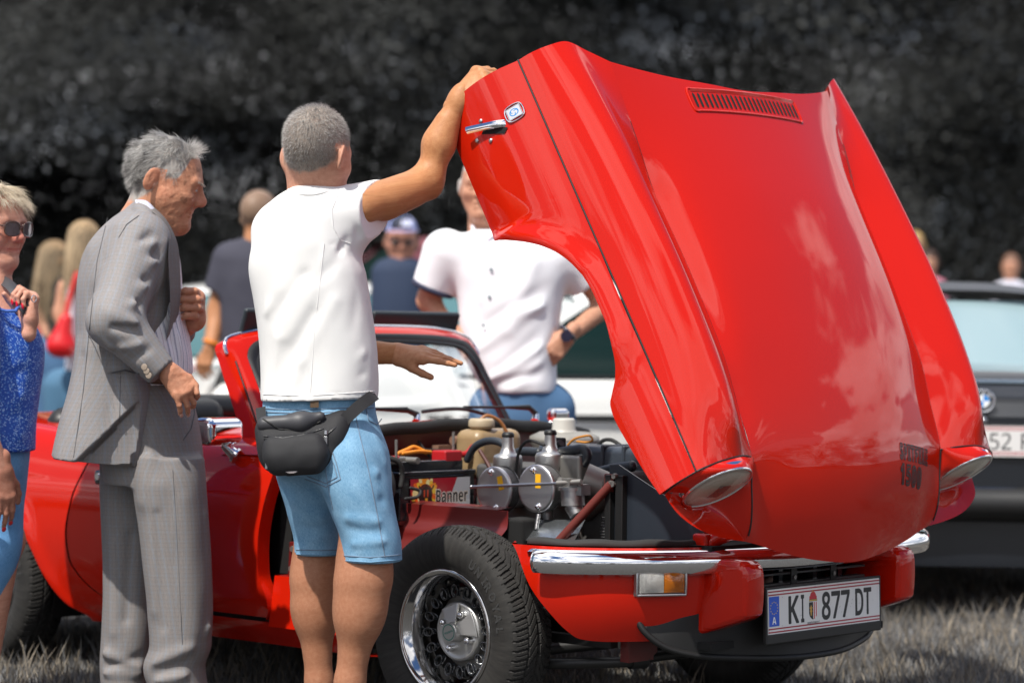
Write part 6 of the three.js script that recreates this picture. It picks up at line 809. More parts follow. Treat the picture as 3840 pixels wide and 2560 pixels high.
  eyes(hm, P); for (const m of P.children.filter((o) => o.name === 'eye')) m.geometry.translate(-P.position.x, 0, -P.position.z);
  const NAIL = std([0.62, 0.38, 0.30], 0.3); onPerson(P, 'finger_nail', [...hand1.tips.slice(0, 4).map((t) => nail(t))], NAIL); onPerson(P, 'finger_nail', tips.map((q) => new THREE.SphereGeometry(0.0062, 12, 8).scale(1.3, 0.9, 0.5).translate(q.x, q.y, q.z)), NAIL);
  // messy grey hair, longest on top and at the back
  const hair = strands(8500, 41, (R) => { const u = R() * 2 - 1, a = R() * 6.283, q = Math.sqrt(1 - u * u), v = V(q * Math.cos(a) * 0.078, u * 0.093 + 0.038, q * Math.sin(a) * 0.099 - 0.014), w = v.clone().applyMatrix4(hm); if (scalp(w.x, w.y, w.z) < 0.3 + 0.5 * R()) return null;
    const n = V(v.x / 0.006, (v.y - 0.038) / 0.0086, (v.z + 0.014) / 0.0098).normalize(), top = sstep(v.y, 0.03, 0.11), front = sstep(v.z, 0.02, 0.06) * top, lift = 0.35 + 0.35 * top + 0.55 * front;
    const cl = V(noise.noise(v.x * 30, v.y * 30, v.z * 30), noise.noise(v.x * 30 + 9, v.y * 30, v.z * 30), noise.noise(v.x * 30, v.y * 30 + 7, v.z * 30)).multiplyScalar(1.5);
    const d = n.clone().multiplyScalar(lift).add(V(v.x * 3, -0.45 + 0.85 * front, -0.75 + 1.0 * front)).add(cl).add(V(R() - 0.5, R() - 0.5, R() - 0.5).multiplyScalar(0.7)).transformDirection(hm);
    const t = lerp(0.20, 0.36, top) + 0.45 * R() * R() + 0.25 * front; return { root: w.addScaledVector(n.transformDirection(hm), -0.002), dir: d, len: (0.022 + 0.016 * R()) * (v.z < -0.03 && v.y < 0.05 ? 0.8 : 1) + 0.012 * front, bend: V(-0.1, -0.55 + 0.5 * front, 0), w: 0.00075, k: 4, tone: [t, t * 0.97, t * 0.93] }; });
  const brow = strands(160, 42, (R) => { const s = R() < 0.5 ? 1 : -1, e = R(); return { root: T(s * lerp(0.014, 0.046, e), 0.026 + 0.006 * (R() - 0.5) + 0.004 * e, 0.094 - 0.016 * e), dir: V(s * 0.6, 0.4 * (R() - 0.2), 0.9).transformDirection(hm), len: 0.012, bend: V(0, -0.5, 0), w: 0.0006, k: 3, tone: [0.62, 0.57, 0.52] }; });
  onPerson(P, 'hair', [hair, brow], HAIR);
  // jacket
  const st = [row(462, 312, 346, 0.060), row(480, 290, 366, 0.080), row(505, 258, 380, 0.125), row(535, 230, 390, 0.170), row(570, 205, 402, 0.195), row(610, 190, 410, 0.205), row(660, 183, 412, 0.210), row(720, 181, 408, 0.212), row(780, 181, 392, 0.212), row(840, 176, 380, 0.218), row(900, 164, 376, 0.226), row(960, 148, 368, 0.236), row(1020, 134, 358, 0.246), row(1090, 121, 346, 0.252)];
  const torso = loft(st, L1, F1, 2.9), up = seg(D(322, 556, Z - 0.155), D(262, 734, Z - 0.285), 0.088, 0.073, 0.045), fo = seg(D(262, 734, Z - 0.285), D(376, 862, Z - 0.27), 0.073, 0.044, 0.03), up2 = seg(D(330, 565, Z + 0.16), D(345, 750, Z + 0.24), 0.085, 0.07, 0.05), fo2 = seg(D(345, 750, Z + 0.24), D(410, 760, Z + 0.10), 0.07, 0.05, 0.03);
  const hA = D(124, 1050, Z - 0.1), hB = D(344, 1077, Z - 0.2), cP = D(366, 861, Z - 0.27), cN = V(0.72, -0.69, 0.05).normalize();
  const F = (x0, y0, x1, y1, w, h, dz = -0.36, dz2 = dz) => fold(D(x0, y0, Z + dz), D(x1, y1, Z + dz2), w * 0.9, h * 1.25);
  const folds = [wrinkle(0.002, 8, 5, 8, 5.2),
    F(345, 540, 255, 605, 0.016, -0.009, -0.235), F(350, 560, 270, 600, 0.014, 0.010, -0.24), F(370, 575, 280, 640, 0.016, -0.010, -0.235), F(360, 600, 262, 628, 0.016, 0.010, -0.25), F(350, 640, 250, 660, 0.015, -0.009, -0.27), F(345, 655, 245, 690, 0.018, 0.010, -0.29), F(330, 700, 240, 700, 0.014, -0.010, -0.31), F(325, 690, 270, 715, 0.014, 0.010, -0.33), F(318, 742, 255, 722, 0.016, 0.012, -0.35), F(322, 762, 262, 748, 0.014, -0.012, -0.35), F(320, 790, 280, 800, 0.014, 0.006, -0.34), F(345, 800, 300, 830, 0.012, -0.005, -0.33), F(220, 745, 250, 800, 0.014, 0.006, -0.33),
    F(262, 520, 232, 640, 0.030, 0.006, -0.2), F(200, 600, 190, 760, 0.03, -0.005, -0.15), F(240, 640, 215, 800, 0.03, 0.006, -0.2), F(222, 800, 165, 1040, 0.03, 0.006, -0.2), F(270, 880, 235, 1060, 0.03, -0.006, -0.22), F(310, 890, 300, 1060, 0.03, 0.006, -0.21), F(190, 820, 180, 1000, 0.02, -0.004, -0.19),
    F(245, 505, 185, 1050, 0.005, -0.0035, -0.19), F(256, 850, 300, 848, 0.007, 0.004, -0.215), F(256, 858, 330, 872, 0.006, -0.005, -0.215), F(378, 560, 372, 700, 0.02, 0.005, -0.2)];
  const jkO = { folds, uvs: [torso, up, fo, up2, fo2], cut: (x, y, z) => { const h = lerp(hA.y, hB.y, clamp((x - hA.x) / (hB.x - hA.x), 0, 1)), s = (x - cP.x) * cN.x + (y - cP.y) * cN.y + (z - cP.z) * cN.z; return Math.max(h - y, y < 1.12 && z > -Z + 0.2 ? s : -1); } }, jk = skinOf([torso, up, fo, up2, fo2], 0.0082, jkO), jkF = clothOf([torso, up, fo, up2, fo2], jkO), DKL = std([0.10, 0.10, 0.105], 0.85);
  onPerson(P, 'seam', [seamLine(jkF, [[246, 500], [222, 600], [206, 740], [190, 900], [168, 1050]], Z - 0.6, 0.0012), seamLine(jkF, [[318, 495], [290, 515], [272, 545]], Z - 0.6, 0.0014), seamLine(jkF, [[276, 850], [274, 950], [262, 1060]], Z - 0.6, 0.0010)], DKL); onPerson(P, 'pocket', [seamLine(jkF, [[255, 856], [285, 850], [318, 858]], Z - 0.6, 0.0022)], DKL);
  const SUIT = std([1.16, 1.17, 1.21], 0.62, 0, { map: plaid, sheen: 0.35, sheenRoughness: 0.5, specularIntensity: 0.5, bumpMap: knit, bumpScale: 0.0004 });
  onPerson(P, 'jacket', jk, SUIT);
  const strip = (a, b, n = 40) => grid(n, 3, (u, v) => { const p = spline3(a.map((q) => q.toArray()), u), q = spline3(b.map((k) => k.toArray()), u); return [lerp(p[0], q[0], v), lerp(p[1], q[1], v), lerp(p[2], q[2], v) + 0.006 * Math.sin(v * 3.1)]; }, (u, v) => [v * 0.07, u * 0.5]);
  onPerson(P, 'lapel', [strip([D(340, 478, Z - 0.09), D(368, 505, Z - 0.15), D(385, 545, Z - 0.19), D(386, 600, Z - 0.215), D(390, 680, Z - 0.2), D(388, 745, Z - 0.17), D(376, 800, Z - 0.14)], [D(348, 470, Z - 0.07), D(382, 505, Z - 0.10), D(405, 552, Z - 0.10), D(412, 600, Z - 0.10), D(414, 680, Z - 0.085), D(404, 745, Z - 0.075), D(384, 805, Z - 0.07)])], std([0.72, 0.71, 0.71], 0.75, 0, { map: plaid }));
  onPerson(P, 'collar', [strip([D(296, 474, Z - 0.055), D(312, 462, Z - 0.078), D(330, 466, Z - 0.088), D(350, 482, Z - 0.095), D(370, 508, Z - 0.10)], [D(290, 492, Z - 0.075), D(310, 490, Z - 0.105), D(330, 492, Z - 0.12), D(350, 505, Z - 0.13), D(366, 524, Z - 0.135)])], SUIT);
  for (const [x, y] of [[337, 842], [333, 851], [341, 860]].map(([x, y], i) => [[331, 843], [336, 852], [341, 862]][i])) onPerson(P, 'cuff_button', lathe([[0, 0.003], [0.008, 0.003], [0.0095, 0.0015], [0.009, -0.001]], 20).rotateX(Math.PI / 2).rotateY(-0.3).translate(...D(x, y, Z - 0.327).toArray()), std([0.30, 0.24, 0.19], 0.35));
  // striped shirt and belt
  const sh = loft([row(470, 318, 362, 0.062), row(500, 300, 386, 0.09), row(540, 280, 398, 0.13), row(600, 250, 410, 0.16), row(660, 240, 416, 0.17), row(720, 240, 424, 0.175), row(780, 240, 434, 0.178), row(820, 240, 440, 0.178), row(850, 240, 441, 0.175), row(872, 250, 430, 0.165), row(890, 255, 418, 0.155)], L1, F1, 2.2);
  const sf = [wrinkle(0.003, 10, 6, 10, 2), F(385, 700, 430, 800, 0.010, 0.006, -0.12), F(400, 720, 438, 830, 0.010, -0.006, -0.10), F(410, 770, 440, 860, 0.012, 0.007, -0.10), F(380, 760, 425, 850, 0.010, -0.006, -0.13), F(390, 830, 430, 868, 0.010, 0.006, -0.12)];
  const SHIRT = std([1, 1, 1], 0.8, 0, { map: stripes }); onPerson(P, 'shirt', skinOf([sh], 0.008, { folds: sf, uvs: [sh] }), SHIRT);
  onPerson(P, 'shirt_collar', [strip([D(310, 458, Z - 0.072), D(338, 462, Z - 0.082), D(362, 490, Z - 0.085), D(388, 535, Z - 0.075)], [D(312, 470, Z - 0.085), D(336, 474, Z - 0.095), D(362, 506, Z - 0.098), D(402, 552, Z - 0.085)])], std([0.75, 0.78, 0.86], 0.8, 0, { map: stripes }));
  onPerson(P, 'belt', tube([D(350, 872, Z - 0.165), D(385, 874, Z - 0.15), D(412, 880, Z - 0.10), D(424, 884, Z)], 0.012, 30, 6), std([0.10, 0.04, 0.02], 0.45));
  // trousers
  const pel = loft([row(876, 250, 424, 0.16), row(920, 240, 440, 0.165), row(980, 236, 455, 0.168), row(1050, 234, 465, 0.172), row(1110, 240, 470, 0.165)], L1, F1, 2.2, 0.05);
  const lr = (y, l, r, w, dz) => row(y, l, r, w, dz);
  const near = loft([lr(1050, 300, 466, 0.10, -0.10), lr(1120, 306, 471, 0.115, -0.10), lr(1200, 316, 478, 0.115, -0.10), lr(1300, 328, 485, 0.112, -0.10), lr(1400, 338, 488, 0.110, -0.10), lr(1480, 344, 484, 0.110, -0.10), lr(1530, 330, 470, 0.108, -0.10), lr(1600, 350, 480, 0.11, -0.10)], L1, F1, 2.3, 0.02);
  const farL = loft([lr(1050, 229, 380, 0.10, 0.10), lr(1150, 231, 378, 0.11, 0.10), lr(1250, 235, 372, 0.11, 0.10), lr(1350, 236, 366, 0.11, 0.10), lr(1450, 234, 360, 0.11, 0.10), lr(1530, 230, 352, 0.11, 0.10), lr(1600, 236, 350, 0.11, 0.10)], L1, F1, 2.3, 0.02);
  const tf = [wrinkle(0.0025, 7, 4, 7, 9.2), F(392, 1080, 415, 1500, 0.008, 0.005, -0.225), F(310, 1090, 345, 1400, 0.012, -0.014, -0.12), F(350, 1000, 330, 1150, 0.03, 0.008, -0.19), F(345, 1525, 440, 1490, 0.022, 0.008, -0.21), F(350, 1548, 470, 1510, 0.020, -0.008, -0.21), F(360, 1562, 470, 1545, 0.016, 0.010, -0.21), F(360, 1120, 350, 1400, 0.03, 0.006, -0.2), F(420, 1150, 440, 1450, 0.03, 0.005, -0.19), F(235, 1500, 320, 1530, 0.016, 0.012, 0.0), F(235, 1530, 330, 1510, 0.016, -0.010, 0.0), F(240, 1545, 330, 1548, 0.014, 0.010, 0.0), F(430, 1480, 485, 1440, 0.016, 0.009, -0.15), F(300, 1230, 290, 1420, 0.02, -0.006, 0.0), F(255, 1250, 262, 1450, 0.02, 0.006, 0.0), F(440, 920, 410, 985, 0.006, -0.004, -0.16), F(405, 905, 410, 1060, 0.007, 0.004, -0.185), F(470, 1180, 480, 1420, 0.015, 0.004, -0.13), F(360, 1180, 372, 1440, 0.015, -0.005, -0.21)];
  const trP = [pel, near, farL], trO = { folds: tf, uvs: [near, farL, pel] }, trF = clothOf(trP, trO), jack = (x, y, z) => Math.min(trF(x, y, z), 1e9);
  onPerson(P, 'trousers', skinOf(trP, 0.009, trO), std([0.98, 0.98, 1.0], 0.7, 0, { map: plaid, sheen: 0.3, sheenRoughness: 0.5, specularIntensity: 0.4 }));
  onPerson(P, 'trouser_pocket', [seamLine(trF, [[443, 915], [446, 950], [438, 985], [420, 1010]], Z - 0.6, 0.0018), seamLine(trF, [[396, 1080], [404, 1200], [412, 1350], [418, 1480]], Z - 0.6, 0.0010)], std([0.10, 0.10, 0.105], 0.85));
  for (const [x, dz] of [[395, -0.1], [300, 0.1]]) { const f = D(x, 1600, Z + dz); onPerson(P, 'shoe', box(0.29, 0.075, 0.10, f.x + 0.05, 0.038, f.z, 0.035), std(0.02, 0.4)); }
}
// ---------------------------------------------------------------- woman in the blue blouse at the left edge
{
  const Z = 7.5, S = 9599.8 / 7.5 * 0.6125, L1 = V(0.35, 0, 0.94), F1 = V(0.94, 0, -0.35);
  const P = person('woman with short fair hair and sunglasses in a blue patterned blouse and jeans', D(-20, 1568, Z));
  const hm = lookFrame(D(-16, 522, Z), V(0.83, -0.10, 0.50), V(0, 1, 0), 1.0), hmI = hm.clone().invert(), T = (x, y, z) => V(x, y, z).applyMatrix4(hm);
  const hp = headPrims(hm, { nose: 0.85, jaw: 1.12, neck: false });
  const row = (y, l, r, w, dz = 0) => ({ p: D((l + r) / 2, y, Z + dz), w, d: (r - l) / 2 / S });
  const lh = D(62, 706, Z - 0.16), rh = D(2, 1085, Z - 0.22);
  const body = [...hp, seg(T(0, -0.06, -0.02), D(-35, 720, Z), 0.056, 0.075, 0.03), seg(D(-35, 690, Z - 0.02), D(20, 760, Z - 0.05), 0.09, 0.06, 0.04), seg(D(-45, 700, Z), D(-60, 1050, Z), 0.09, 0.12, 0.03), seg(D(-60, 720, Z + 0.12), D(45, 800, Z + 0.02), 0.04, 0.035), seg(D(45, 800, Z + 0.02), D(58, 740, Z - 0.10), 0.036, 0.028), seg(D(-70, 740, Z - 0.2), D(-60, 930, Z - 0.26), 0.045, 0.04), seg(D(-60, 930, Z - 0.26), rh, 0.038, 0.027), seg(D(-60, 1050, Z), D(10, 1240, Z - 0.08), 0.08, 0.06), seg(D(10, 1240, Z - 0.08), D(-50, 1600, Z), 0.05, 0.04)];
  const skinC = [0.60, 0.30, 0.215];
  const colour = (x, y, z) => { const t = V(x, y, z).applyMatrix4(hmI), n = 1 + 0.12 * noise.noise(x * 20, y * 20, z * 20) + 0.07 * noise.noise(x * 75, y * 75, z * 75); let c = skinC; if (y > 1.2) { const red = 0.8 * Math.exp(-(Math.pow(t.y + 0.02, 2) + Math.pow(t.z - 0.105, 2)) / 0.0008) + 0.9 * Math.exp(-(Math.pow(t.y + 0.058, 2) / 0.00005 + Math.pow(t.z - 0.088, 2) / 0.0004)); c = mixc(c, [0.55, 0.17, 0.13], clamp(red, 0, 1)); } return sub(c, n); };
  const cr = (a, b, w, h) => fold(T(...a), T(...b), w, h), wr = []; for (const s of [1, -1]) wr.push(cr([0.022 * s, -0.028, 0.096], [0.036 * s, -0.056, 0.080], 0.005, -0.005), cr([0.034 * s, -0.058, 0.080], [0.036 * s, -0.082, 0.066], 0.005, -0.004), cr([0.042 * s, -0.035, 0.072], [0.048 * s, -0.050, 0.062], 0.014, 0.006), cr([0.05 * s, 0.004, 0.076], [0.063 * s, 0.012, 0.058], 0.0035, -0.002));
  wr.push(cr([-0.03, -0.115, 0.045], [0.03, -0.115, 0.045], 0.014, 0.006), cr([-0.03, -0.135, 0.02], [0.03, -0.135, 0.02], 0.008, 0.004));
  const fld = headField(hm, body), [lo, hi] = boundsOf(body), c = T(0, 0, 0);
  const A = hand(D(66, 745, Z - 0.12), V(0.08, 0.98, -0.15), V(0.80, 0.05, -0.55), 1, { s: 0.92, curl: [[1.1, 1.35, 0.8], [1.2, 1.35, 0.8], [1.25, 1.4, 0.8], [1.3, 1.4, 0.8]], spread: 0.05, thumb: { out: 0.2, curl: 0.3, down: 0.9 } });
  const B = hand(D(4, 1072, Z - 0.22), V(0.06, -1, 0.05), V(0.5, 0, 0.85), -1, { s: 0.95, curl: [[0.3, 0.35, 0.2], [0.25, 0.3, 0.2], [0.25, 0.3, 0.2], [0.3, 0.3, 0.2]], spread: 0.06 });
  const hs = shade([0.60, 0.31, 0.225]);
  onPerson(P, 'body', [skin(fld, lo, hi, 0.013, { color: colour }), skin(withFolds(fld, wr), [c.x - 0.14, c.y - 0.17, c.z - 0.14], [c.x + 0.17, c.y + 0.16, c.z + 0.16], 0.0034, { color: colour }), skinOf(A.prims, 0.0034, { color: hs }), skinOf(B.prims, 0.0036, { color: shade([0.42, 0.19, 0.13]) })], SKIN);
  const RED = std([0.62, 0.004, 0.012], 0.15, 0, { clearcoat: 1 });
  for (const h of [A, B]) for (const t of h.tips.slice(0, 4)) onPerson(P, 'finger_nail', nail({ ...t, d: t.d }, 1.15), RED);
  onPerson(P, 'ring', new THREE.TorusGeometry(0.0098, 0.0017, 8, 20).rotateY(1.0).translate(...D(77, 686, Z - 0.15).toArray()), CHROME);
  eyes(hm, P, [0.1, 0.12, 0.14]); for (const m of P.children.filter((o) => o.name === 'eye')) m.geometry.translate(-P.position.x, 0, -P.position.z);
  // hair
  const hair = strands(5200, 51, (R) => { const u = R() * 2 - 1, a = R() * 6.283, q = Math.sqrt(1 - u * u), v = V(q * Math.cos(a) * 0.079, u * 0.094 + 0.038, q * Math.sin(a) * 0.100 - 0.014); const line = v.z < 0.03 ? lerp(-0.06, 0.02, sstep(v.z, -0.06, 0.03)) : lerp(0.02, 0.075, sstep(v.z, 0.03, 0.065)); if (v.y < line) return null;
    const n = V(v.x / 0.006, (v.y - 0.038) / 0.0088, (v.z + 0.014) / 0.01).normalize(), w = v.clone().applyMatrix4(hm), top = sstep(v.y, 0.04, 0.11), cl = V(noise.noise(v.x * 28, v.y * 28, v.z * 28), noise.noise(v.x * 28 + 9, v.y * 28, v.z * 28), noise.noise(v.x * 28, v.y * 28 + 7, v.z * 28)).multiplyScalar(0.8);
    const d = n.clone().multiplyScalar(0.75).add(V(v.x * 4, -0.35, v.z > 0 ? 0.75 * top : -0.5)).add(cl).add(V(R() - 0.5, R() - 0.5, R() - 0.5).multiplyScalar(0.5)).transformDirection(hm); const t = 0.55 + 0.4 * R() * R() + 0.12 * top; return { root: w.addScaledVector(n.transformDirection(hm), -0.003), dir: d, len: 0.035 + 0.022 * R() + 0.012 * top, bend: V(0, -0.9, 0), w: 0.0010, k: 4, tone: [t, t * 0.88, t * 0.70] }; });
  onPerson(P, 'hair', [hair, skinOf([ell(T(0, 0.040, -0.016), 0.076, 0.094, 0.097, new THREE.Quaternion().setFromRotationMatrix(hm))], 0.008, { color: () => [0.55, 0.46, 0.35], cut: (x, y, z) => { const t = V(x, y, z).applyMatrix4(hmI); return (t.z > 0.02 ? 0.062 : -0.03) - t.y; } })], HAIR);
  // sunglasses
  const FR = std([0.05, 0.02, 0.012], 0.15, 0, { clearcoat: 1 }), LENS = std([0.045, 0.02, 0.03], 0.03, 0, { clearcoat: 1 });
  const oval = (s) => Array.from({ length: 28 }, (_, i) => { const a = i / 28 * 6.2832, ca = Math.cos(a), sa = Math.sin(a), k = 1 / Math.pow(Math.pow(Math.abs(ca), 2.8) + Math.pow(Math.abs(sa), 2.8), 1 / 2.8); const x = 0.033 + 0.0255 * ca * k, y = 0.004 + 0.0205 * sa * k; return T(s * x, y, 0.108 - 3.2 * Math.pow(x - 0.012, 2) * 1.6); });
  onPerson(P, 'sunglasses', [tube(oval(1), 0.0026, 80, 7, true), tube(oval(-1), 0.0026, 80, 7, true), tube([T(-0.009, 0.010, 0.108), T(0, 0.013, 0.110), T(0.009, 0.010, 0.108)], 0.0022, 14, 7), ...[1, -1].map((s) => tube([T(s * 0.059, 0.012, 0.096), T(s * 0.074, 0.011, 0.070), T(s * 0.083, 0.009, 0.0), T(s * 0.084, -0.006, -0.03)], 0.0024, 24, 7))], FR);
  for (const s of [1, -1]) { const o = oval(s), ctr = o.reduce((a, b) => a.add(b), V(0, 0, 0)).multiplyScalar(1 / 28).addScaledVector(V(0, 0, 1).transformDirection(hm), 0.002); onPerson(P, 'lens', grid(28, 6, (u, v) => { const p = o[Math.round(u * 28) % 28]; return p.clone().lerp(ctr, v); }), LENS); }
  // blouse with small white flowers
  const print = canvasTex(512, 512, (c, w, h) => { c.fillStyle = '#1c4fb2'; c.fillRect(0, 0, w, h); const R = rng(9); for (let k = 0; k < 900; k++) { const x = R() * w, y = R() * h; c.fillStyle = ['#8fb4ea', '#b9d0f2', '#5b8edb'][k % 3]; for (let e = 0; e < 4; e++) { const a = e * 1.57 + R(), q = 3.6; c.beginPath(); c.arc(x + q * Math.cos(a), y + q * Math.sin(a), 2.3, 0, 7); c.fill(); } } });
  print.repeat.set(6, 6);
  const bl = loft([row(650, -120, 8, 0.10, 0), row(690, -150, 34, 0.17), row(730, -150, 66, 0.19), row(770, -150, 89, 0.195), row(800, -150, 97, 0.195), row(840, -148, 96, 0.195), row(880, -146, 90, 0.195), row(930, -142, 83, 0.195), row(980, -142, 78, 0.2), row(1050, -142, 76, 0.205)], L1, F1, 2.3);
  const sl = seg(D(-60, 705, Z - 0.17), D(-62, 860, Z - 0.25), 0.075, 0.07, 0.04), sl2 = seg(D(-40, 715, Z + 0.15), D(30, 790, Z + 0.06), 0.07, 0.055, 0.04), hy = D(40, 1034, Z).y;
  const F = (x0, y0, x1, y1, w, h, dz = -0.15) => fold(D(x0, y0, Z + dz), D(x1, y1, Z + dz), w, h);
  const bf = [wrinkle(0.003, 9, 5, 9, 4), ...[0, 1, 2, 3, 4].map((k) => F(-10 + 14 * k, 712 + 8 * k, -20 + 22 * k, 800, 0.010, 0.004, -0.13)), F(20, 860, 80, 850, 0.02, -0.006), F(0, 930, 75, 900, 0.02, 0.006), F(0, 960, 75, 950, 0.018, -0.006), F(10, 1010, 78, 990, 0.018, 0.005)];
  const neckC = D(14, 648, Z - 0.12);
  onPerson(P, 'blouse', skinOf([bl, sl, sl2], 0.009, { folds: bf, uvs: [bl, sl, sl2], cut: (x, y, z) => Math.max(hy - y, 0.075 - Math.hypot(x - neckC.x, (y - neckC.y) * 0.85, (z - neckC.z) * 0.6)) }), std([1, 1, 1], 0.6, 0, { map: print, sheen: 0.2 }));
  onPerson(P, 'neck_frill', tube([D(46, 672, Z - 0.05), D(50, 690, Z - 0.10), D(46, 704, Z - 0.14), D(32, 712, Z - 0.165), D(14, 711, Z - 0.18), D(-4, 706, Z - 0.19)].flatMap((p, i, a) => i < a.length - 1 ? [0, 0.33, 0.66].map((t) => p.clone().lerp(a[i + 1], t).add(V(0.004 * Math.sin(i * 9 + t * 20), 0.004 * Math.cos(i * 7 + t * 20), 0))) : [p]), 0.005, 60, 7), std([0.05, 0.13, 0.45], 0.6));
  // jeans
  const DEN = std([0.62, 0.80, 1.05], 0.85, 0, { map: P.parent.children.find((o) => o.name === 'person').children.find((o) => o.name === 'denim_shorts').material.map });
  const jn = loft([row(1025, -140, 66, 0.18), row(1060, -140, 62, 0.19), row(1110, -130, 57, 0.18), row(1160, -110, 52, 0.12, -0.06), row(1210, -75, 50, 0.095, -0.08), row(1245, -62, 49, 0.085, -0.09), row(1290, -66, 38, 0.08, -0.08), row(1340, -78, 18, 0.075, -0.06), row(1400, -90, -6, 0.07, -0.04), row(1500, -110, -40, 0.065, 0), row(1600, -115, -55, 0.065, 0)], L1, F1, 2.2), j2 = loft([row(1060, -120, 60, 0.09, 0.10), row(1150, -90, 46, 0.09, 0.12), row(1250, -80, 20, 0.08, 0.12), row(1600, -120, -40, 0.07, 0.12)], L1, F1, 2.2);
  onPerson(P, 'jeans', skinOf([jn, j2], 0.010, { folds: [wrinkle(0.003, 9, 6, 9, 6), F(20, 1080, 52, 1100, 0.014, 0.005), F(0, 1150, 52, 1130, 0.014, -0.005), F(0, 1225, 45, 1210, 0.012, 0.005, -0.2), F(-10, 1270, 40, 1260, 0.012, -0.005, -0.2)], uvs: [jn, j2] }), DEN);
  onPerson(P, 'shoe', box(0.24, 0.06, 0.09, D(-85, 1610, Z).x + 0.04, 0.03, D(-85, 1610, Z).z, 0.025), std(0.25, 0.6));
}
{
  const Z = 7.36, b = thing('shoulder_bag', 'black leather shoulder bag strap held by the woman in the blue blouse', 'bag'), o = D(20, 700, Z); b.position.copy(o);
  const q = (x, y, dz) => D(x, y, Z + dz).sub(o), st = [q(-60, 630, 0.20), q(-5, 640, 0.10), q(22, 655, 0.04), q(44, 685, 0.0), q(60, 722, 0.0), q(55, 790, 0.10)];
  part('strap', grid(40, 3, (u, v) => { const p = spline3(st.map((k) => k.toArray()), u); return [p[0] + (v - 0.5) * 0.026 * 0.85, p[1] + (v - 0.5) * 0.02, p[2] - 0.006 * Math.sin(v * 3.14)]; }), std([0.045, 0.05, 0.058], 0.45), b);
}
// ---------------------------------------------------------------- people and cars further back
function simplePerson(label, o) {                                  // o: Z, px rows for torso, arms, head, colours
  const { Z } = o, S = 9599.8 / Z * 0.6125, L1 = o.right ?? V(1, 0, 0), F1 = V(-L1.z, 0, L1.x).multiplyScalar(-1);
  const P = person(label, D(o.x, 1100, Z)), row = (y, l, r, d) => ({ p: D((l + r) / 2, y, Z), w: (r - l) / 2 / S, d });
  const skinC = o.skin ?? [0.55, 0.29, 0.19], hm = o.head ? lookFrame(D(o.head[0], o.head[1], Z + (o.head[2] ?? 0)), o.face, V(0, 1, 0), o.hs ?? 1) : null;
  const prims = [], arms = (o.arms ?? []).map(([a, b, c, r]) => [D(...a), D(...b), D(...c), r ?? 1]);
  if (hm) prims.push(...headPrims(hm, {}));
  const ys = o.torso.map((t) => t[0]), mid = o.torso.map((t) => (t[1] + t[2]) / 2);
  prims.push(seg(D(o.neck?.[0] ?? mid[0], ys[0] - 6, Z), D(mid[mid.length - 1], ys[ys.length - 1], Z), 0.055, 0.07, 0.02));
  for (const [a, b, c, r] of arms) prims.push(seg(a, b, 0.046 * r, 0.042 * r, 0.03), seg(b, c, 0.041 * r, 0.028 * r, 0.03));
  const legs = [-0.1, 0.1].map((dx) => { const h = D(mid[mid.length - 1], ys[ys.length - 1] + 40, Z).addScaledVector(L1, dx), f = V(h.x, 0.08, h.z); return [h, f]; });
  for (const [h, f] of legs) prims.push(seg(h, f, 0.065, 0.04, 0.03));
  const inv = hm?.clone().invert(), fld = hm ? headField(hm, prims) : field(prims), [lo, hi] = boundsOf(prims);
  const colour = (x, y, z) => { let c = skinC; if (inv) { const t = V(x, y, z).applyMatrix4(inv); if (o.hairLine && t.y > o.hairLine(t) && t.y < 0.3) c = o.hair; } return sub(c, 1 + 0.12 * noise.noise(x * 20, y * 20, z * 20)); };
  const hands = (o.hands ?? []).map((h) => skinOf(hand(D(...h.at), h.dir, h.back, h.side, h.o).prims, 0.005, { color: () => skinC }));
  const g = [skin(fld, lo, hi, 0.016, { color: colour })]; if (hm) { const e = V(hm.elements[12], hm.elements[13], hm.elements[14]); g.push(skin(fld, [e.x - 0.15, e.y - 0.12, e.z - 0.15], [e.x + 0.15, e.y + 0.17, e.z + 0.15], 0.006, { color: colour })); }
  onPerson(P, 'body', [...g, ...hands], SKIN);
  const top = loft(o.torso.map(([y, l, r, d]) => row(y, l, r, d)), L1, F1, 2.4), list = [top]; (o.sleeves ?? []).forEach(([a, b, r0, r1]) => list.push(seg(D(...a), D(...b), r0, r1, 0.04)));
  const sleeveCuts = (o.sleeves ?? []).map(([a, b]) => { const p = D(...b), n = p.clone().sub(D(...a)).normalize(); return [p, n]; });
  const base = field([top]), others = list.slice(1).map((s, i) => (x, y, z) => Math.max(s.f(x, y, z), (x - sleeveCuts[i][0].x) * sleeveCuts[i][1].x + (y - sleeveCuts[i][0].y) * sleeveCuts[i][1].y + (z - sleeveCuts[i][0].z) * sleeveCuts[i][1].z));
  let f = (x, y, z) => { let d = base(x, y, z); for (const q of others) d = smin(d, q(x, y, z), 0.04); return d; }; if (o.folds) f = withFolds(f, o.folds);
  const [tl, th] = boundsOf(list); onPerson(P, o.topName ?? 'shirt', skin(f, tl, th, 0.012, { uvs: list }), o.topMat);
  if (o.legMat) { const gl = legs.map(([h, ft]) => seg(h, V(ft.x, o.legLow ?? 0.1, ft.z), 0.10, o.legR ?? 0.07, 0.05)); const y = ys[ys.length - 1], t = o.torso[o.torso.length - 1], hip = loft([row(y - 12, t[1] + 6, t[2] - 6, t[3] * 0.95), row(y + 50, t[1] + 2, t[2] - 2, t[3] * 0.95), row(y + 110, t[1] + 16, t[2] - 16, t[3] * 0.8)], L1, F1, 2.4, 0.05); onPerson(P, o.legName ?? 'trousers', skinOf([hip, ...gl], 0.014, { folds: [wrinkle(0.003, 8, 5, 8, 4)] }), o.legMat); }
  return { P, hm, row, L1, F1, S };
}
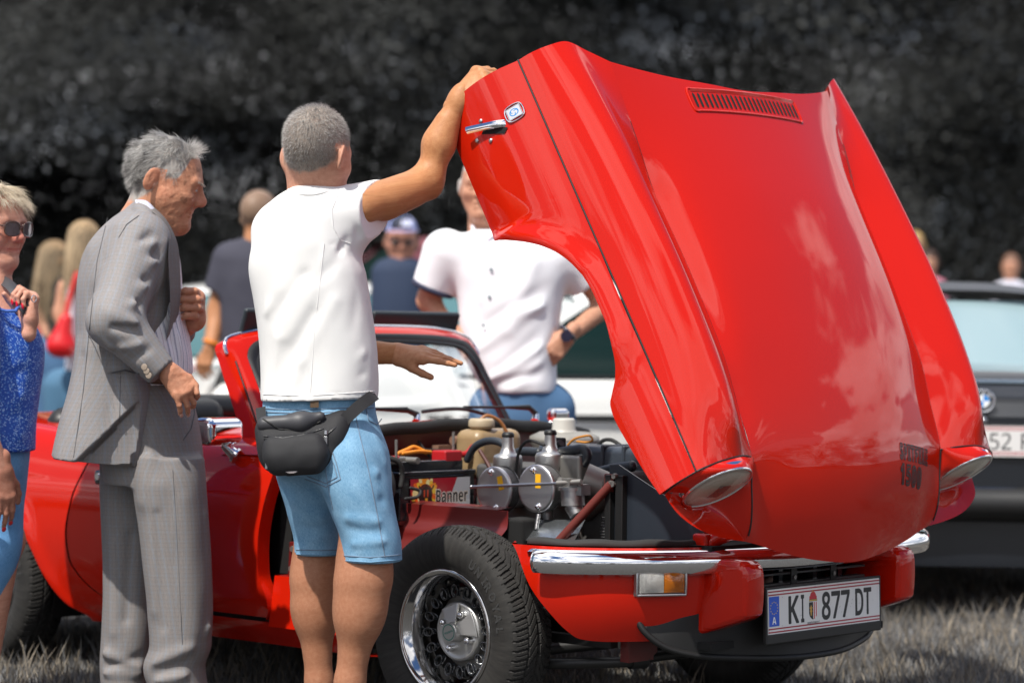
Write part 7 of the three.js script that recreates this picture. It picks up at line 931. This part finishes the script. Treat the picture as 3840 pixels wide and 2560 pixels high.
const DENIM2 = std([0.07, 0.16, 0.30], 0.85);
// man in white shirt, hands on hips, behind the windscreen
{
  const Z = 9.5, navy = std([0.03, 0.035, 0.07], 0.8);
  const F = (x0, y0, x1, y1, w, h) => fold(D(x0, y0, Z - 0.15), D(x1, y1, Z - 0.15), w, h);
  const r = simplePerson('man in white button shirt with hands on hips standing behind the windscreen', { Z, x: 1160, torso: [[530, 1085, 1150, 0.07], [545, 1050, 1200, 0.10], [570, 1010, 1300, 0.13], [620, 1030, 1310, 0.145], [680, 1048, 1296, 0.15], [750, 1056, 1284, 0.155], [820, 1068, 1278, 0.16], [880, 1100, 1280, 0.155], [900, 1120, 1278, 0.15]], head: [1110, 432], face: V(-0.1, -0.05, 1), hs: 1.05, hair: [0.55, 0.53, 0.50], hairLine: (t) => t.z < 0.03 ? lerp(-0.05, 0.03, sstep(t.z, -0.05, 0.03)) : 0.06,
    arms: [[[1010, 580, Z], [984, 690, Z + 0.06], [1050, 775, Z - 0.05]], [[1310, 600, Z], [1395, 700, Z + 0.06], [1302, 775, Z - 0.08]]], hands: [{ at: [1306, 768, Z - 0.08], dir: V(-0.6, -0.7, 0.2), back: V(0.3, 0.1, 0.9), side: 1 }, { at: [1052, 770, Z - 0.05], dir: V(0.6, -0.7, 0.2), back: V(-0.3, 0.1, 0.9), side: -1 }],
    sleeves: [[[1025, 585, Z], [994, 662, Z + 0.02], 0.095, 0.078], [[1295, 585, Z], [1352, 650, Z + 0.03], 0.095, 0.080]], topMat: std([0.83, 0.84, 0.88], 0.8), legMat: DENIM2,
    folds: [wrinkle(0.004, 6, 6, 6, 2), F(1290, 640, 1120, 740, 0.025, -0.008), F(1280, 670, 1100, 800, 0.025, 0.008), F(1270, 740, 1150, 850, 0.025, -0.007), F(1270, 810, 1180, 890, 0.025, 0.009), F(1260, 850, 1150, 880, 0.02, -0.012), F(1230, 600, 1170, 760, 0.03, 0.008), F(1060, 600, 1100, 760, 0.03, -0.008), F(1280, 700, 1180, 720, 0.02, 0.010), F(1270, 780, 1130, 870, 0.02, 0.010), F(1040, 640, 1100, 690, 0.02, 0.006)] });
  for (const [x, y] of [[1128, 619], [1124, 682], [1110, 747], [1098, 826]]) onPerson(r.P, 'shirt_button', new THREE.CylinderGeometry(0.0055, 0.0055, 0.004, 14).rotateX(Math.PI / 2).translate(...D(x, y, Z - 0.150).toArray()), std([0.04, 0.12, 0.14], 0.4));
  const cuff = (a, b, rad) => { const p = D(...a), n = p.clone().sub(D(...b)).normalize(); return aim(new THREE.TorusGeometry(rad, 0.011, 8, 28).rotateX(Math.PI / 2), n, p); };
  onPerson(r.P, 'sleeve_cuff', cuff([994, 662, Z + 0.02], [1025, 585, Z], 0.074), navy);
  onPerson(r.P, 'collar', tube([D(1086, 520, Z - 0.03), D(1092, 540, Z - 0.09), D(1112, 556, Z - 0.11), D(1132, 540, Z - 0.11), D(1146, 525, Z - 0.04)], 0.008, 24, 8), std([0.78, 0.77, 0.84], 0.8));
  const w = onPerson(r.P, 'wrist_watch', [aim(new THREE.CylinderGeometry(0.022, 0.022, 0.010, 24), V(0.2, 0.1, 1), D(1300, 772, Z - 0.125)), aim(new THREE.TorusGeometry(0.032, 0.008, 8, 24).rotateX(Math.PI / 2), V(-0.6, -0.6, 0.1), D(1304, 764, Z - 0.085))], std([0.015, 0.02, 0.04], 0.25, 0, { clearcoat: 1 }));
  onPerson(r.P, 'ear_hair', skinOf([ell(D(1078, 418, Z + 0.03), 0.022, 0.05, 0.05)], 0.008, { color: () => [0.6, 0.58, 0.55] }), HAIR);
}
// man in dark grey T-shirt, seen from behind
{
  const Z = 12.5;
  const r = simplePerson('man in dark grey T-shirt seen from behind with an orange wristband', { Z, x: 560, torso: [[545, 560, 640, 0.07], [560, 530, 655, 0.10], [600, 505, 668, 0.13], [660, 500, 665, 0.14], [720, 505, 660, 0.14], [800, 508, 662, 0.145], [850, 508, 662, 0.145]], head: [598, 502], face: V(0.5, 0, -0.85), hs: 1.08, hair: [0.25, 0.17, 0.12], hairLine: (t) => t.z < 0.02 ? -0.03 : 0.05,
    arms: [[[520, 600, Z], [500, 715, Z + 0.02], [482, 800, Z - 0.08], 1.25]], hands: [{ at: [482, 796, Z - 0.08], dir: V(-0.3, -0.95, 0.1), back: V(-0.4, 0.1, 0.9), side: 1 }], sleeves: [[[532, 600, Z], [506, 672, Z + 0.01], 0.10, 0.085]], topName: 't_shirt', topMat: std([0.045, 0.045, 0.065], 0.85), legMat: std(0.03, 0.8), skin: [0.46, 0.22, 0.11], folds: [wrinkle(0.004, 6, 5, 6, 3)] });
  onPerson(r.P, 'wristband', aim(new THREE.TorusGeometry(0.036, 0.010, 8, 20).rotateX(Math.PI / 2), V(-0.3, -0.95, 0), D(486, 786, Z - 0.08)), std([0.75, 0.22, 0.02], 0.6));
}
// man with cap behind the white car
{
  const Z = 15.2;
  const r = simplePerson('man in dark blue shirt, white and navy cap and sunglasses behind the white car', { Z, x: 920, torso: [[590, 895, 945, 0.07], [600, 868, 972, 0.11], [625, 852, 985, 0.13], [700, 850, 985, 0.14], [800, 855, 980, 0.14]], head: [922, 556], face: V(0.05, -0.1, 1), hs: 1.15, skin: [0.48, 0.23, 0.16], topMat: std([0.02, 0.035, 0.075], 0.8), legMat: std(0.03, 0.8), hair: [0.1, 0.07, 0.05], hairLine: (t) => t.z < 0 ? 0 : 0.09 });
  const T = (x, y, z) => V(x, y, z).applyMatrix4(r.hm);
  onPerson(r.P, 'cap', [skinOf([ell(T(0, 0.060, -0.008), 0.092, 0.095, 0.108, new THREE.Quaternion().setFromRotationMatrix(new THREE.Matrix4().extractRotation(r.hm)))], 0.008, { cut: (x, y, z) => T(0, 0.066, 0).y - y, color: (x, y, z) => { const p = D(922, 515, Z), dx = (x - p.x) / 0.065, dy = (y - p.y) / 0.055; return dx * dx + dy * dy < 1 ? [0.01, 0.015, 0.035] : [0.34, 0.38, 0.66]; } })], HAIR);
  onPerson(r.P, 'cap_peak', grid(20, 6, (u, v) => { const a = lerp(-1.25, 1.25, u); return T(Math.sin(a) * lerp(0.09, 0.09, v), 0.070 - 0.006 * v * v, 0.03 + Math.cos(a) * lerp(0.072, 0.118, v)); }), std([0.28, 0.31, 0.55], 0.7));
  onPerson(r.P, 'cap_print', new THREE.PlaneGeometry(0.06, 0.035).translate(...D(934, 512, Z - 0.13).toArray()), std([0.7, 0.72, 0.9], 0.7));
  onPerson(r.P, 'sunglasses', [1, -1].map((s) => ell(T(0.034 * s, 0.004, 0.098), 0.028, 0.018, 0.010)).map((e) => skinOf([e], 0.005)), std([0.01, 0.01, 0.012], 0.1));
}
// two women with long fair hair at the left
function longHair(r, len, tone, seed) { const T = (x, y, z) => V(x, y, z).applyMatrix4(r.hm); return strands(1500, seed, (R) => { const a = R() * 6.283, u = R(), v = V(Math.cos(a) * 0.080 * Math.sqrt(1 - u * u * 0.9), 0.03 + 0.095 * u, Math.sin(a) * 0.100 * Math.sqrt(1 - u * u * 0.9) - 0.016); if (v.z > 0.05) return null; const t = tone * (0.35 + 1.0 * R()) * (0.7 + 0.3 * u); return { root: T(v.x, v.y, v.z), dir: V(v.x * 1.2, -1, v.z * 1.0 - 0.05).transformDirection(r.hm), len: len * (0.55 + 0.55 * R()), bend: V((R() - 0.5) * 0.5, -2.4, (R() - 0.5) * 0.5), w: 0.0035, k: 6, tone: [t, t * 0.74, t * 0.46] }; }); }
{
  const Z = 15.3, r = simplePerson('woman with long fair hair in a black top at the far left', { Z, x: 120, torso: [[625, 100, 150, 0.07], [640, 88, 164, 0.10], [690, 90, 166, 0.12], [740, 98, 162, 0.11], [770, 98, 164, 0.12]], head: [128, 602], face: V(0.75, -0.1, -0.6), topMat: std(0.012, 0.8), legMat: DENIM2, legLow: 0.45, legR: 0.085, arms: [[[100, 660, Z - 0.05], [92, 725, Z - 0.05], [108, 770, Z - 0.1]]], hair: [0.42, 0.28, 0.15], hairLine: (t) => t.z < 0.03 ? -0.05 : 0.06 });
  onPerson(r.P, 'hair', longHair(r, 0.42, 0.46, 61), HAIR);
}
{
  const Z = 13.3, r = simplePerson('woman in white top and denim shorts with fair hair beside the old man', { Z, x: 175, torso: [[610, 155, 205, 0.07], [630, 145, 215, 0.10], [690, 148, 218, 0.12], [760, 155, 214, 0.12], [820, 152, 218, 0.125], [850, 150, 220, 0.13]], head: [196, 562], face: V(0.4, -0.05, -0.9), topMat: std([0.78, 0.77, 0.82], 0.85), legMat: std([0.06, 0.15, 0.25], 0.85), legLow: 0.62, legR: 0.09, arms: [[[150, 660, Z - 0.05], [140, 720, Z - 0.05], [150, 780, Z - 0.1]]], hair: [0.48, 0.34, 0.19], hairLine: (t) => t.z < 0.03 ? -0.05 : 0.06 });
  onPerson(r.P, 'hair', longHair(r, 0.36, 0.58, 62), HAIR);
  const b = thing('red_handbag', 'bright red handbag on a red strap worn by the fair woman', 'handbag'), o = D(140, 800, Z - 0.18); b.position.copy(o);
  part('bag_body', skinOf([seg(D(150, 735, Z - 0.2).sub(o), D(138, 790, Z - 0.2).sub(o), 0.035, 0.06, 0.05), seg(D(130, 795, Z - 0.2).sub(o), D(152, 798, Z - 0.2).sub(o), 0.045, 0.045, 0.05)], 0.012), std([0.62, 0.008, 0.012], 0.4), b);
  part('strap', tube([D(148, 740, Z - 0.2), D(158, 690, Z - 0.16), D(176, 630, Z - 0.13), D(185, 615, Z)].map((p) => p.sub(o)), 0.016, 30, 8), std([0.5, 0.02, 0.015], 0.5), b);
}
// heads beyond the dark saloon
for (const [label, x, y, tone, top, Z] of [['person with fair hair far beyond the dark saloon', 2102, 562, [0.50, 0.34, 0.14], [0.6, 0.2, 0.3], 24], ['person with dark hair in pink far beyond the dark saloon', 2134, 604, [0.07, 0.04, 0.03], [0.65, 0.22, 0.30], 24], ['person with short brown hair beyond the roof of the dark saloon', 2323, 612, [0.22, 0.12, 0.08], [0.6, 0.6, 0.68], 25]]) {
  const k = 345 / 345; simplePerson(label, { Z, x, torso: [[y + 32, x - 14, x + 14, 0.07], [y + 42, x - 38, x + 38, 0.11], [y + 80, x - 42, x + 42, 0.13], [y + 180, x - 38, x + 38, 0.13]], head: [x, y + 2], face: V(-0.3, 0, 0.9), hs: 1.05, hair: tone, hairLine: (t) => t.z < 0.04 ? -0.06 : 0.05, topMat: std(top, 0.8), legMat: std(0.04, 0.8) });
}
// other cars, each: x forward, y up, origin on the ground at its middle
function saloon(name, label, category, o) {
  const c = thing(name, label, category); c.position.set(o.x, 0, o.z); c.rotation.y = Math.atan2(-o.dir.z, o.dir.x);
  const L = o.L ?? 4.4, W = (o.W ?? 1.68) / 2, H = o.H ?? 1.40, B = o.belt ?? 0.90, hood = o.hood ?? 0.86, boot = o.boot ?? 0.92, paint = o.paint, f = L / 2, [cb0, ct0, ct1, cb1] = o.cabin ?? [0.75, 0.15, -1.0, -1.55];
  const topY = knots([[-f, boot - 0.10], [-f + 0.10, boot], [cb1 - 0.05, boot + 0.03], [cb1 + 0.3, B + 0.01], [0, B], [cb0, B], [cb0 + 0.1, hood + 0.04], [f - 0.35, hood - 0.04], [f - 0.06, hood - 0.13], [f, hood - 0.22]]);
  const plan = (x) => W * (1 - 0.10 * Math.pow(Math.abs(x) / f, 4)) * Math.sqrt(Math.max(0.02, 1 - Math.pow(clamp((Math.abs(x) - f + 0.16) / 0.17, 0, 1), 2) * 0.25));
  const arches = [f - 0.80, -f + 0.85], archR = 0.345;
  const low = (x) => { let y = 0.22; for (const a of arches) { const d = Math.abs(x - a); if (d < archR) y = Math.max(y, 0.30 + Math.sqrt(archR * archR - d * d)); } return y; };
  const sideP = (x, v, s) => { const t = topY(x), y0 = low(x), y = lerp(y0, t - 0.045, v), q = (y - 0.22) / (t - 0.22); return [x, y, s * (plan(x) - 0.055 * Math.pow(1 - q, 3) * 1.0 - 0.05 * Math.pow(q, 6) + 0.012 * Math.exp(-Math.pow((q - 0.68) / 0.03, 2)))]; };
  const shellG = []; for (const s of [1, -1]) shellG.push(grid(140, 18, (u, v) => sideP(lerp(-f, f, u), v, s)), grid(60, 4, (u, v) => { const x = lerp(-f, f, u), p = sideP(x, 1, s), t = topY(x); return [x, lerp(p[1], t, Math.sin(v * 1.57)), p[2] - s * 0.06 * (1 - Math.cos(v * 1.57))]; }));
  shellG.push(grid(90, 16, (u, v) => { const x = lerp(-f, f, u), w = v * 2 - 1, p = sideP(x, 1, 1); return [x, topY(x) + 0.03 * (1 - w * w) * (Math.abs(x) > 0.9 ? 1 : 0.3), w * (p[2] - 0.058)]; }));
  for (const s of [1, -1]) shellG.push(grid(18, 12, (u, v) => { const w = v * 2 - 1, p0 = sideP(s * f, u, 1); return [s * (f + 0.035 * (1 - w * w)), p0[1] + 0.0, w * p0[2]]; }), grid(3, 12, (u, v) => { const w = v * 2 - 1, p0 = sideP(s * f, 1, 1); return [s * (f + 0.035 * (1 - w * w) * (1 - u)), lerp(p0[1], topY(s * f) + 0.03 * (1 - w * w), u), w * (p0[2] - 0.05 * u)]; }));
  part('body_shell', shellG, paint, c);
  // cabin: roof on pillars, with glass set in
  const cw0 = W - 0.07, cw1 = W - 0.24, q = (x0, x1, v) => lerp(x0, x1, v), cabX = (e, v) => e > 0 ? q(cb0, ct0, v) : q(cb1, ct1, v), cz = (v) => lerp(cw0, cw1, v * v * 0.4 + v * 0.6), Y = (v) => lerp(B - 0.02, H - 0.09, v);
  const roofM = o.roof ?? paint;
  part('roof', [grid(24, 20, (u, v) => { const w = v * 2 - 1, x = lerp(ct1 - 0.07, ct0 + 0.09, u), e = Math.pow(Math.abs(w), 4), k = Math.pow(Math.abs(u * 2 - 1), 4); return [x, H - 0.075 * e - 0.045 * k - 0.01 * w * w, w * (cw1 + 0.02)]; }), ...[1, -1].flatMap((s) => [grid(2, 12, (u, v) => [cabX(1, v) + 0.02 - 0.075 * u, Y(v), s * (cz(v) + 0.005)]), grid(2, 12, (u, v) => [cabX(-1, v) - 0.02 + (o.rearPillar ?? 0.16) * u, Y(v), s * (cz(v) + 0.005)]), grid(2, 12, (u, v) => [(o.pillar ?? -0.15) + 0.07 * (u - 0.5), Y(v), s * (cz(v) + 0.006)]), grid(20, 2, (u, v) => [lerp(cabX(-1, 1), cabX(1, 1), u), lerp(Y(1) - 0.015, H - 0.06, v), s * lerp(cz(1) + 0.006, cw1 - 0.0, v)]),
    grid(2, 12, (u, v) => [cabX(1, v) + 0.02, Y(v), s * (cz(v) + 0.005 - 0.06 * u)]), grid(2, 12, (u, v) => [cabX(-1, v) - 0.02, Y(v), s * (cz(v) + 0.005 - 0.08 * u)])])], roofM, c);
  const gl = o.glass ?? std([0.008, 0.022, 0.02], 0.05, 0, { specularIntensity: 0.35 });
  const inset = 0.0; for (const s of [1, -1]) { part('side_window', grid(10, 10, (u, v) => { const a = (o.pillar ?? -0.15) + 0.04, b = cabX(1, v) - 0.06; return [lerp(a, b, u), Y(v), s * (cz(v) - inset)]; }), gl, c); part('side_window', grid(10, 10, (u, v) => { const a = cabX(-1, v) + 0.12, b = (o.pillar ?? -0.15) - 0.04; return [lerp(a, b, u), Y(v), s * (cz(v) - inset)]; }), gl, c);
    part('window_trim', tube([[cabX(-1, 0), B + 0.004, s * (cw0 + 0.012)], [0, B + 0.004, s * (cw0 + 0.014)], [cabX(1, 0), B + 0.004, s * (cw0 + 0.012)]], 0.010, 40, 6), o.trim ?? BLACK, c); }
  part('windscreen', grid(12, 10, (u, v) => { const w = u * 2 - 1; return [cabX(1, v) + 0.05 * (1 - w * w), Y(v), w * (cz(v) - 0.05)]; }), o.screen ?? gl, c);
  part('rear_window', grid(12, 10, (u, v) => { const w = u * 2 - 1; return [cabX(-1, v) - 0.04 * (1 - w * w), Y(v), w * (cz(v) - 0.07)]; }), o.rearGlass ?? gl, c);
  part('interior', box(1.6, 0.3, W * 1.6, -0.2, B - 0.16, 0), DARK, c);
  for (const s of [1, -1]) { part('bumper', tube([[s * (f - 0.25), 0.47, W * 0.97], [s * (f + 0.01), 0.47, W * 0.86], [s * (f + 0.07), 0.47, 0], [s * (f + 0.01), 0.47, -W * 0.86], [s * (f - 0.25), 0.47, -W * 0.97]], 0.07, 60, 10), o.bumper ?? BLACK, c); part('skirt', box(0.06, 0.20, W * 1.7, s * (f - 0.02), 0.33, 0, 0.02), o.bumper ?? BLACK, c); }
  for (const s of [1, -1]) { part('side_moulding', tube([[-f + 0.12, o.mould ?? 0.60, s * (plan(-f + 0.12) + 0.004)], [0, o.mould ?? 0.60, s * (W + 0.006)], [f - 0.12, o.mould ?? 0.60, s * (plan(f - 0.12) + 0.004)]], 0.018, 60, 6), o.trim ?? BLACK, c);
    for (const x of [0.10, -0.85]) part('door_handle', box(0.17, 0.03, 0.03, x, B - 0.12, s * (W + 0.008), 0.01), BLACK, c);
    part('tail_lamp', box(0.04, 0.15, 0.34, -f - 0.005, boot - 0.22, s * (W - 0.26), 0.015), std([0.35, 0.01, 0.01], 0.15, 0, { clearcoat: 1 }), c); part('headlamp', box(0.04, 0.15, 0.36, f + 0.005, hood - 0.26, s * (W - 0.28), 0.02), std([0.7, 0.7, 0.7], 0.1, 0.4, { clearcoat: 1 }), c);
    part('side_mirror', box(0.09, 0.10, 0.17, cb0 - 0.20, B + 0.08, s * (W + 0.08), 0.03), o.mirror ?? BLACK, c);
    for (const x of arches) { const w = new THREE.Group(); w.name = 'wheel'; w.position.set(x, 0.30, s * (W - 0.10)); w.rotation.y = s > 0 ? 0 : Math.PI; c.add(w); part('tyre', zl([[0.19, -0.09], [0.27, -0.09], [0.296, -0.07], [0.302, 0], [0.296, 0.07], [0.27, 0.09], [0.19, 0.088]], 40), TYRE, w); part('rim', zl([[0, 0.05], [0.06, 0.06], [0.10, 0.045], [0.17, 0.055], [0.19, 0.085], [0.20, 0.088]], 36), STEEL, w); part('well', zl([[0.34, -0.25], [0.34, 0.02]], 24), DARK, w); } }
  part('floor', box(L - 0.6, 0.05, W * 1.6, 0, 0.22, 0), DARK, c);
  return c;
}
const pearl = std([0.86, 0.86, 0.83], 0.35, 0, { clearcoat: 1, clearcoatRoughness: 0.04 }), navyBlack = std([0.004, 0.006, 0.010], 0.4, 0, { clearcoat: 1, clearcoatRoughness: 0.03 }), skyGlass = std([0.55, 0.66, 0.68], 0.04, 0, { clearcoat: 1, specularIntensity: 1 });
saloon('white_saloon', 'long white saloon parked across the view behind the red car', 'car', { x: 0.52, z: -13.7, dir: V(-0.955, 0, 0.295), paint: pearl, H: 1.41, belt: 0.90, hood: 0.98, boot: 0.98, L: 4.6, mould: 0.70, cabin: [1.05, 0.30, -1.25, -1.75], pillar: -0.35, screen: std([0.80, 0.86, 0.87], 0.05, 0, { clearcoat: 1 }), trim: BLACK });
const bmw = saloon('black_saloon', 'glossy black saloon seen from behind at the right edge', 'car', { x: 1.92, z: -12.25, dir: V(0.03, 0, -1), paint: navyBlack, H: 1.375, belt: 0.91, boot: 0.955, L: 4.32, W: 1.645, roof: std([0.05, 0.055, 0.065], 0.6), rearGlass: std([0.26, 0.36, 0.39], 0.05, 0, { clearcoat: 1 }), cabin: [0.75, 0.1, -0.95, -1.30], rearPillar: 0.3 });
{
  const f = -2.16 - 0.036, ring = canvasTex(256, 256, (c) => { c.translate(128, 128); c.fillStyle = '#c6cad0'; c.beginPath(); c.arc(0, 0, 128, 0, 7); c.fill(); c.fillStyle = '#15171b'; c.beginPath(); c.arc(0, 0, 114, 0, 7); c.fill(); c.strokeStyle = '#d8dce0'; c.lineWidth = 5; for (let k = 0; k < 4; k++) { c.fillStyle = k % 2 ? '#2b86d6' : '#f2f4f6'; c.beginPath(); c.moveTo(0, 0); c.arc(0, 0, 72, k * 1.5708, (k + 1) * 1.5708); c.closePath(); c.fill(); } c.beginPath(); c.arc(0, 0, 74, 0, 7); c.stroke(); c.fillStyle = '#e8eaee'; c.font = 'bold 40px sans-serif'; c.textAlign = 'center'; for (const [s, a] of [['B', -0.75], ['M', 0], ['W', 0.75]]) { c.save(); c.rotate(a); c.fillText(s, 0, -79); c.restore(); } });
  part('boot_badge', [new THREE.CircleGeometry(0.043, 40).rotateY(-Math.PI / 2).translate(f - 0.012, 0.872, 0)], std([1, 1, 1], 0.2, 0, { map: ring, clearcoat: 1 }), bmw); part('badge_rim', new THREE.TorusGeometry(0.0435, 0.004, 10, 40).rotateY(Math.PI / 2).translate(f - 0.010, 0.872, 0), CHROME, bmw);
  part('boot_lock', [new THREE.SphereGeometry(0.013, 16, 12).translate(f - 0.006, 0.795, 0.0), new THREE.TorusGeometry(0.014, 0.003, 8, 24).rotateY(Math.PI / 2).translate(f - 0.006, 0.795, 0)], STEEL, bmw);
  part('boot_edge', tube([[f + 0.01, 0.938, 0.72], [f - 0.005, 0.945, 0], [f + 0.01, 0.938, -0.72]], 0.012, 40, 8), std([0.30, 0.36, 0.40], 0.12, 1), bmw);
  part('bumper_trim', tube([[f + 0.04, 0.52, 0.74], [f - 0.045, 0.52, 0], [f + 0.04, 0.52, -0.74]], 0.02, 40, 8), std([0.12, 0.14, 0.18], 0.12, 1), bmw);
  const pt = canvasTex(1040, 240, (c, w, h) => { c.fillStyle = '#dcdad8'; c.fillRect(0, 0, w, h); c.fillStyle = '#a8343c'; for (const y of [8, 26, h - 38, h - 20]) c.fillRect(0, y, w, 8); c.fillStyle = '#c8303a'; c.fillRect(452, 70, 26, 90); c.fillStyle = '#efece6'; c.fillRect(461, 72, 8, 84); c.fillStyle = '#1b1c20'; c.font = '180px sans-serif'; c.fillText('52', 520, 186, 190); c.fillText('F', 760, 186, 90); });
  part('number_plate', new THREE.PlaneGeometry(0.52, 0.12).rotateY(-Math.PI / 2).translate(f - 0.016, 0.715, 0.02), std([1, 1, 1], 0.5, 0, { map: pt }), bmw); part('plate_holder', box(0.012, 0.135, 0.535, f - 0.008, 0.715, 0.02, 0.004), BLACK, bmw);
}
saloon('white_estate', 'white estate car beyond the man in the grey T-shirt', 'car', { x: -2.0, z: -19.5, dir: V(-1, 0, 0.05), paint: pearl, H: 1.50, belt: 0.92, L: 4.5, cabin: [1.0, 0.4, -1.80, -1.98], glass: std([0.05, 0.17, 0.19], 0.04, 0, { clearcoat: 1 }) });
saloon('red_saloon', 'dark red saloon far behind the woman in the blue blouse', 'car', { x: -4.3, z: -17.0, dir: V(-0.97, 0, 0.2), paint: std([0.36, 0.012, 0.02], 0.35, 0, { clearcoat: 1 }), H: 1.36, hood: 0.86, boot: 0.9, bumper: std([0.35, 0.35, 0.36], 0.3, 0.6) });
saloon('white_van', 'white van with a dark red roof beyond the man with the cap', 'van', { x: 0.1, z: -24, dir: V(-0.9, 0, 0.4), paint: pearl, roof: std([0.20, 0.05, 0.065], 0.5), H: 2.02, belt: 1.60, hood: 1.25, boot: 1.55, L: 4.6, cabin: [1.6, 1.2, -1.95, -2.05], pillar: 0.4 });
// people standing where the photographer is; the paint mirrors them
for (const [label, x, z, k, c, h] of [['photographer in dark clothes crouching behind the camera position', 0.02, 0.55, 0.66, 0.02, 1.22], ['onlooker in dark jacket standing behind the photographer to the left', -1.9, 3.4, 1, 0.03, 1.74], ['onlooker in navy clothes standing behind the photographer to the right', 2.3, 4.6, 1, 0.04, 1.78]]) {
  const P = person(label, V(x, 0, z)), q = (dx, y, dz = 0) => V(x + dx, y, z + dz), s = h;
  const hm = lookFrame(q(0, h - 0.13), V(0, -0.05, -1)), hp = headPrims(hm, {});
  const hands = [1, -1].map((e) => hand(q(0.07 * e, h - 0.16, -0.20), V(-e * 0.5, 0.6, -0.6), V(e * 0.3, 0.2, 0.4), e > 0 ? -1 : 1, { curl: [0.8, 0.8, 0.8, 0.8] }).prims);
  const body = [...hp, seg(q(0, h - 0.25), q(0, h - 0.75), 0.06, 0.12), ...[1, -1].flatMap((e) => [seg(q(0.2 * e, h - 0.34), q(0.26 * e, h - 0.55, -0.05), 0.05, 0.042), seg(q(0.26 * e, h - 0.55, -0.05), q(0.07 * e, h - 0.18, -0.19), 0.042, 0.028), seg(q(0.1 * e, Math.max(0.35, h - 0.95)), q(0.14 * e, 0.08), 0.07, 0.045)])];
  const [lo, hi] = boundsOf(body); onPerson(P, 'body', [skin(headField(hm, body), lo, hi, 0.014, { color: shade([0.5, 0.27, 0.19]) }), ...hands.map((p) => skinOf(p, 0.006, { color: shade([0.5, 0.27, 0.19]) }))], SKIN);
  const M = std([c, c, c * 1.3], 0.85);
  onPerson(P, 'jacket', skinOf([loft([{ p: q(0, h - 0.23), w: 0.07, d: 0.06 }, { p: q(0, h - 0.28), w: 0.18, d: 0.09 }, { p: q(0, h - 0.40), w: 0.225, d: 0.12 }, { p: q(0, h - 0.65), w: 0.2, d: 0.13 }, { p: q(0, h - 0.88), w: 0.2, d: 0.14 }], V(1, 0, 0), V(0, 0, 1)), ...[1, -1].flatMap((e) => [seg(q(0.19 * e, h - 0.33), q(0.26 * e, h - 0.55, -0.05), 0.065, 0.055, 0.03), seg(q(0.26 * e, h - 0.55, -0.05), q(0.09 * e, h - 0.22, -0.18), 0.055, 0.042, 0.03)])], 0.014), M);
  onPerson(P, 'trousers', skinOf([loft([{ p: q(0, h - 0.84), w: 0.18, d: 0.13 }, { p: q(0, Math.max(0.22, h - 1.0)), w: 0.19, d: 0.13 }], V(1, 0, 0), V(0, 0, 1)), ...[1, -1].map((e) => seg(q(0.1 * e, Math.max(0.3, h - 0.95)), q(0.14 * e, 0.08), 0.095, 0.06, 0.04))], 0.016), std(0.02, 0.9));
  onPerson(P, 'hair', skinOf([ell(V(0, 0.055, -0.02).applyMatrix4(hm), 0.08, 0.085, 0.098)], 0.01, { color: () => [0.05, 0.04, 0.03], cut: (X, Y) => hm.elements[13] + 0.03 - Y }), HAIR);
}
scene.traverse((o) => { if (o.isMesh) { o.castShadow = true; o.receiveShadow = true; } });
renderer.render(scene, camera);
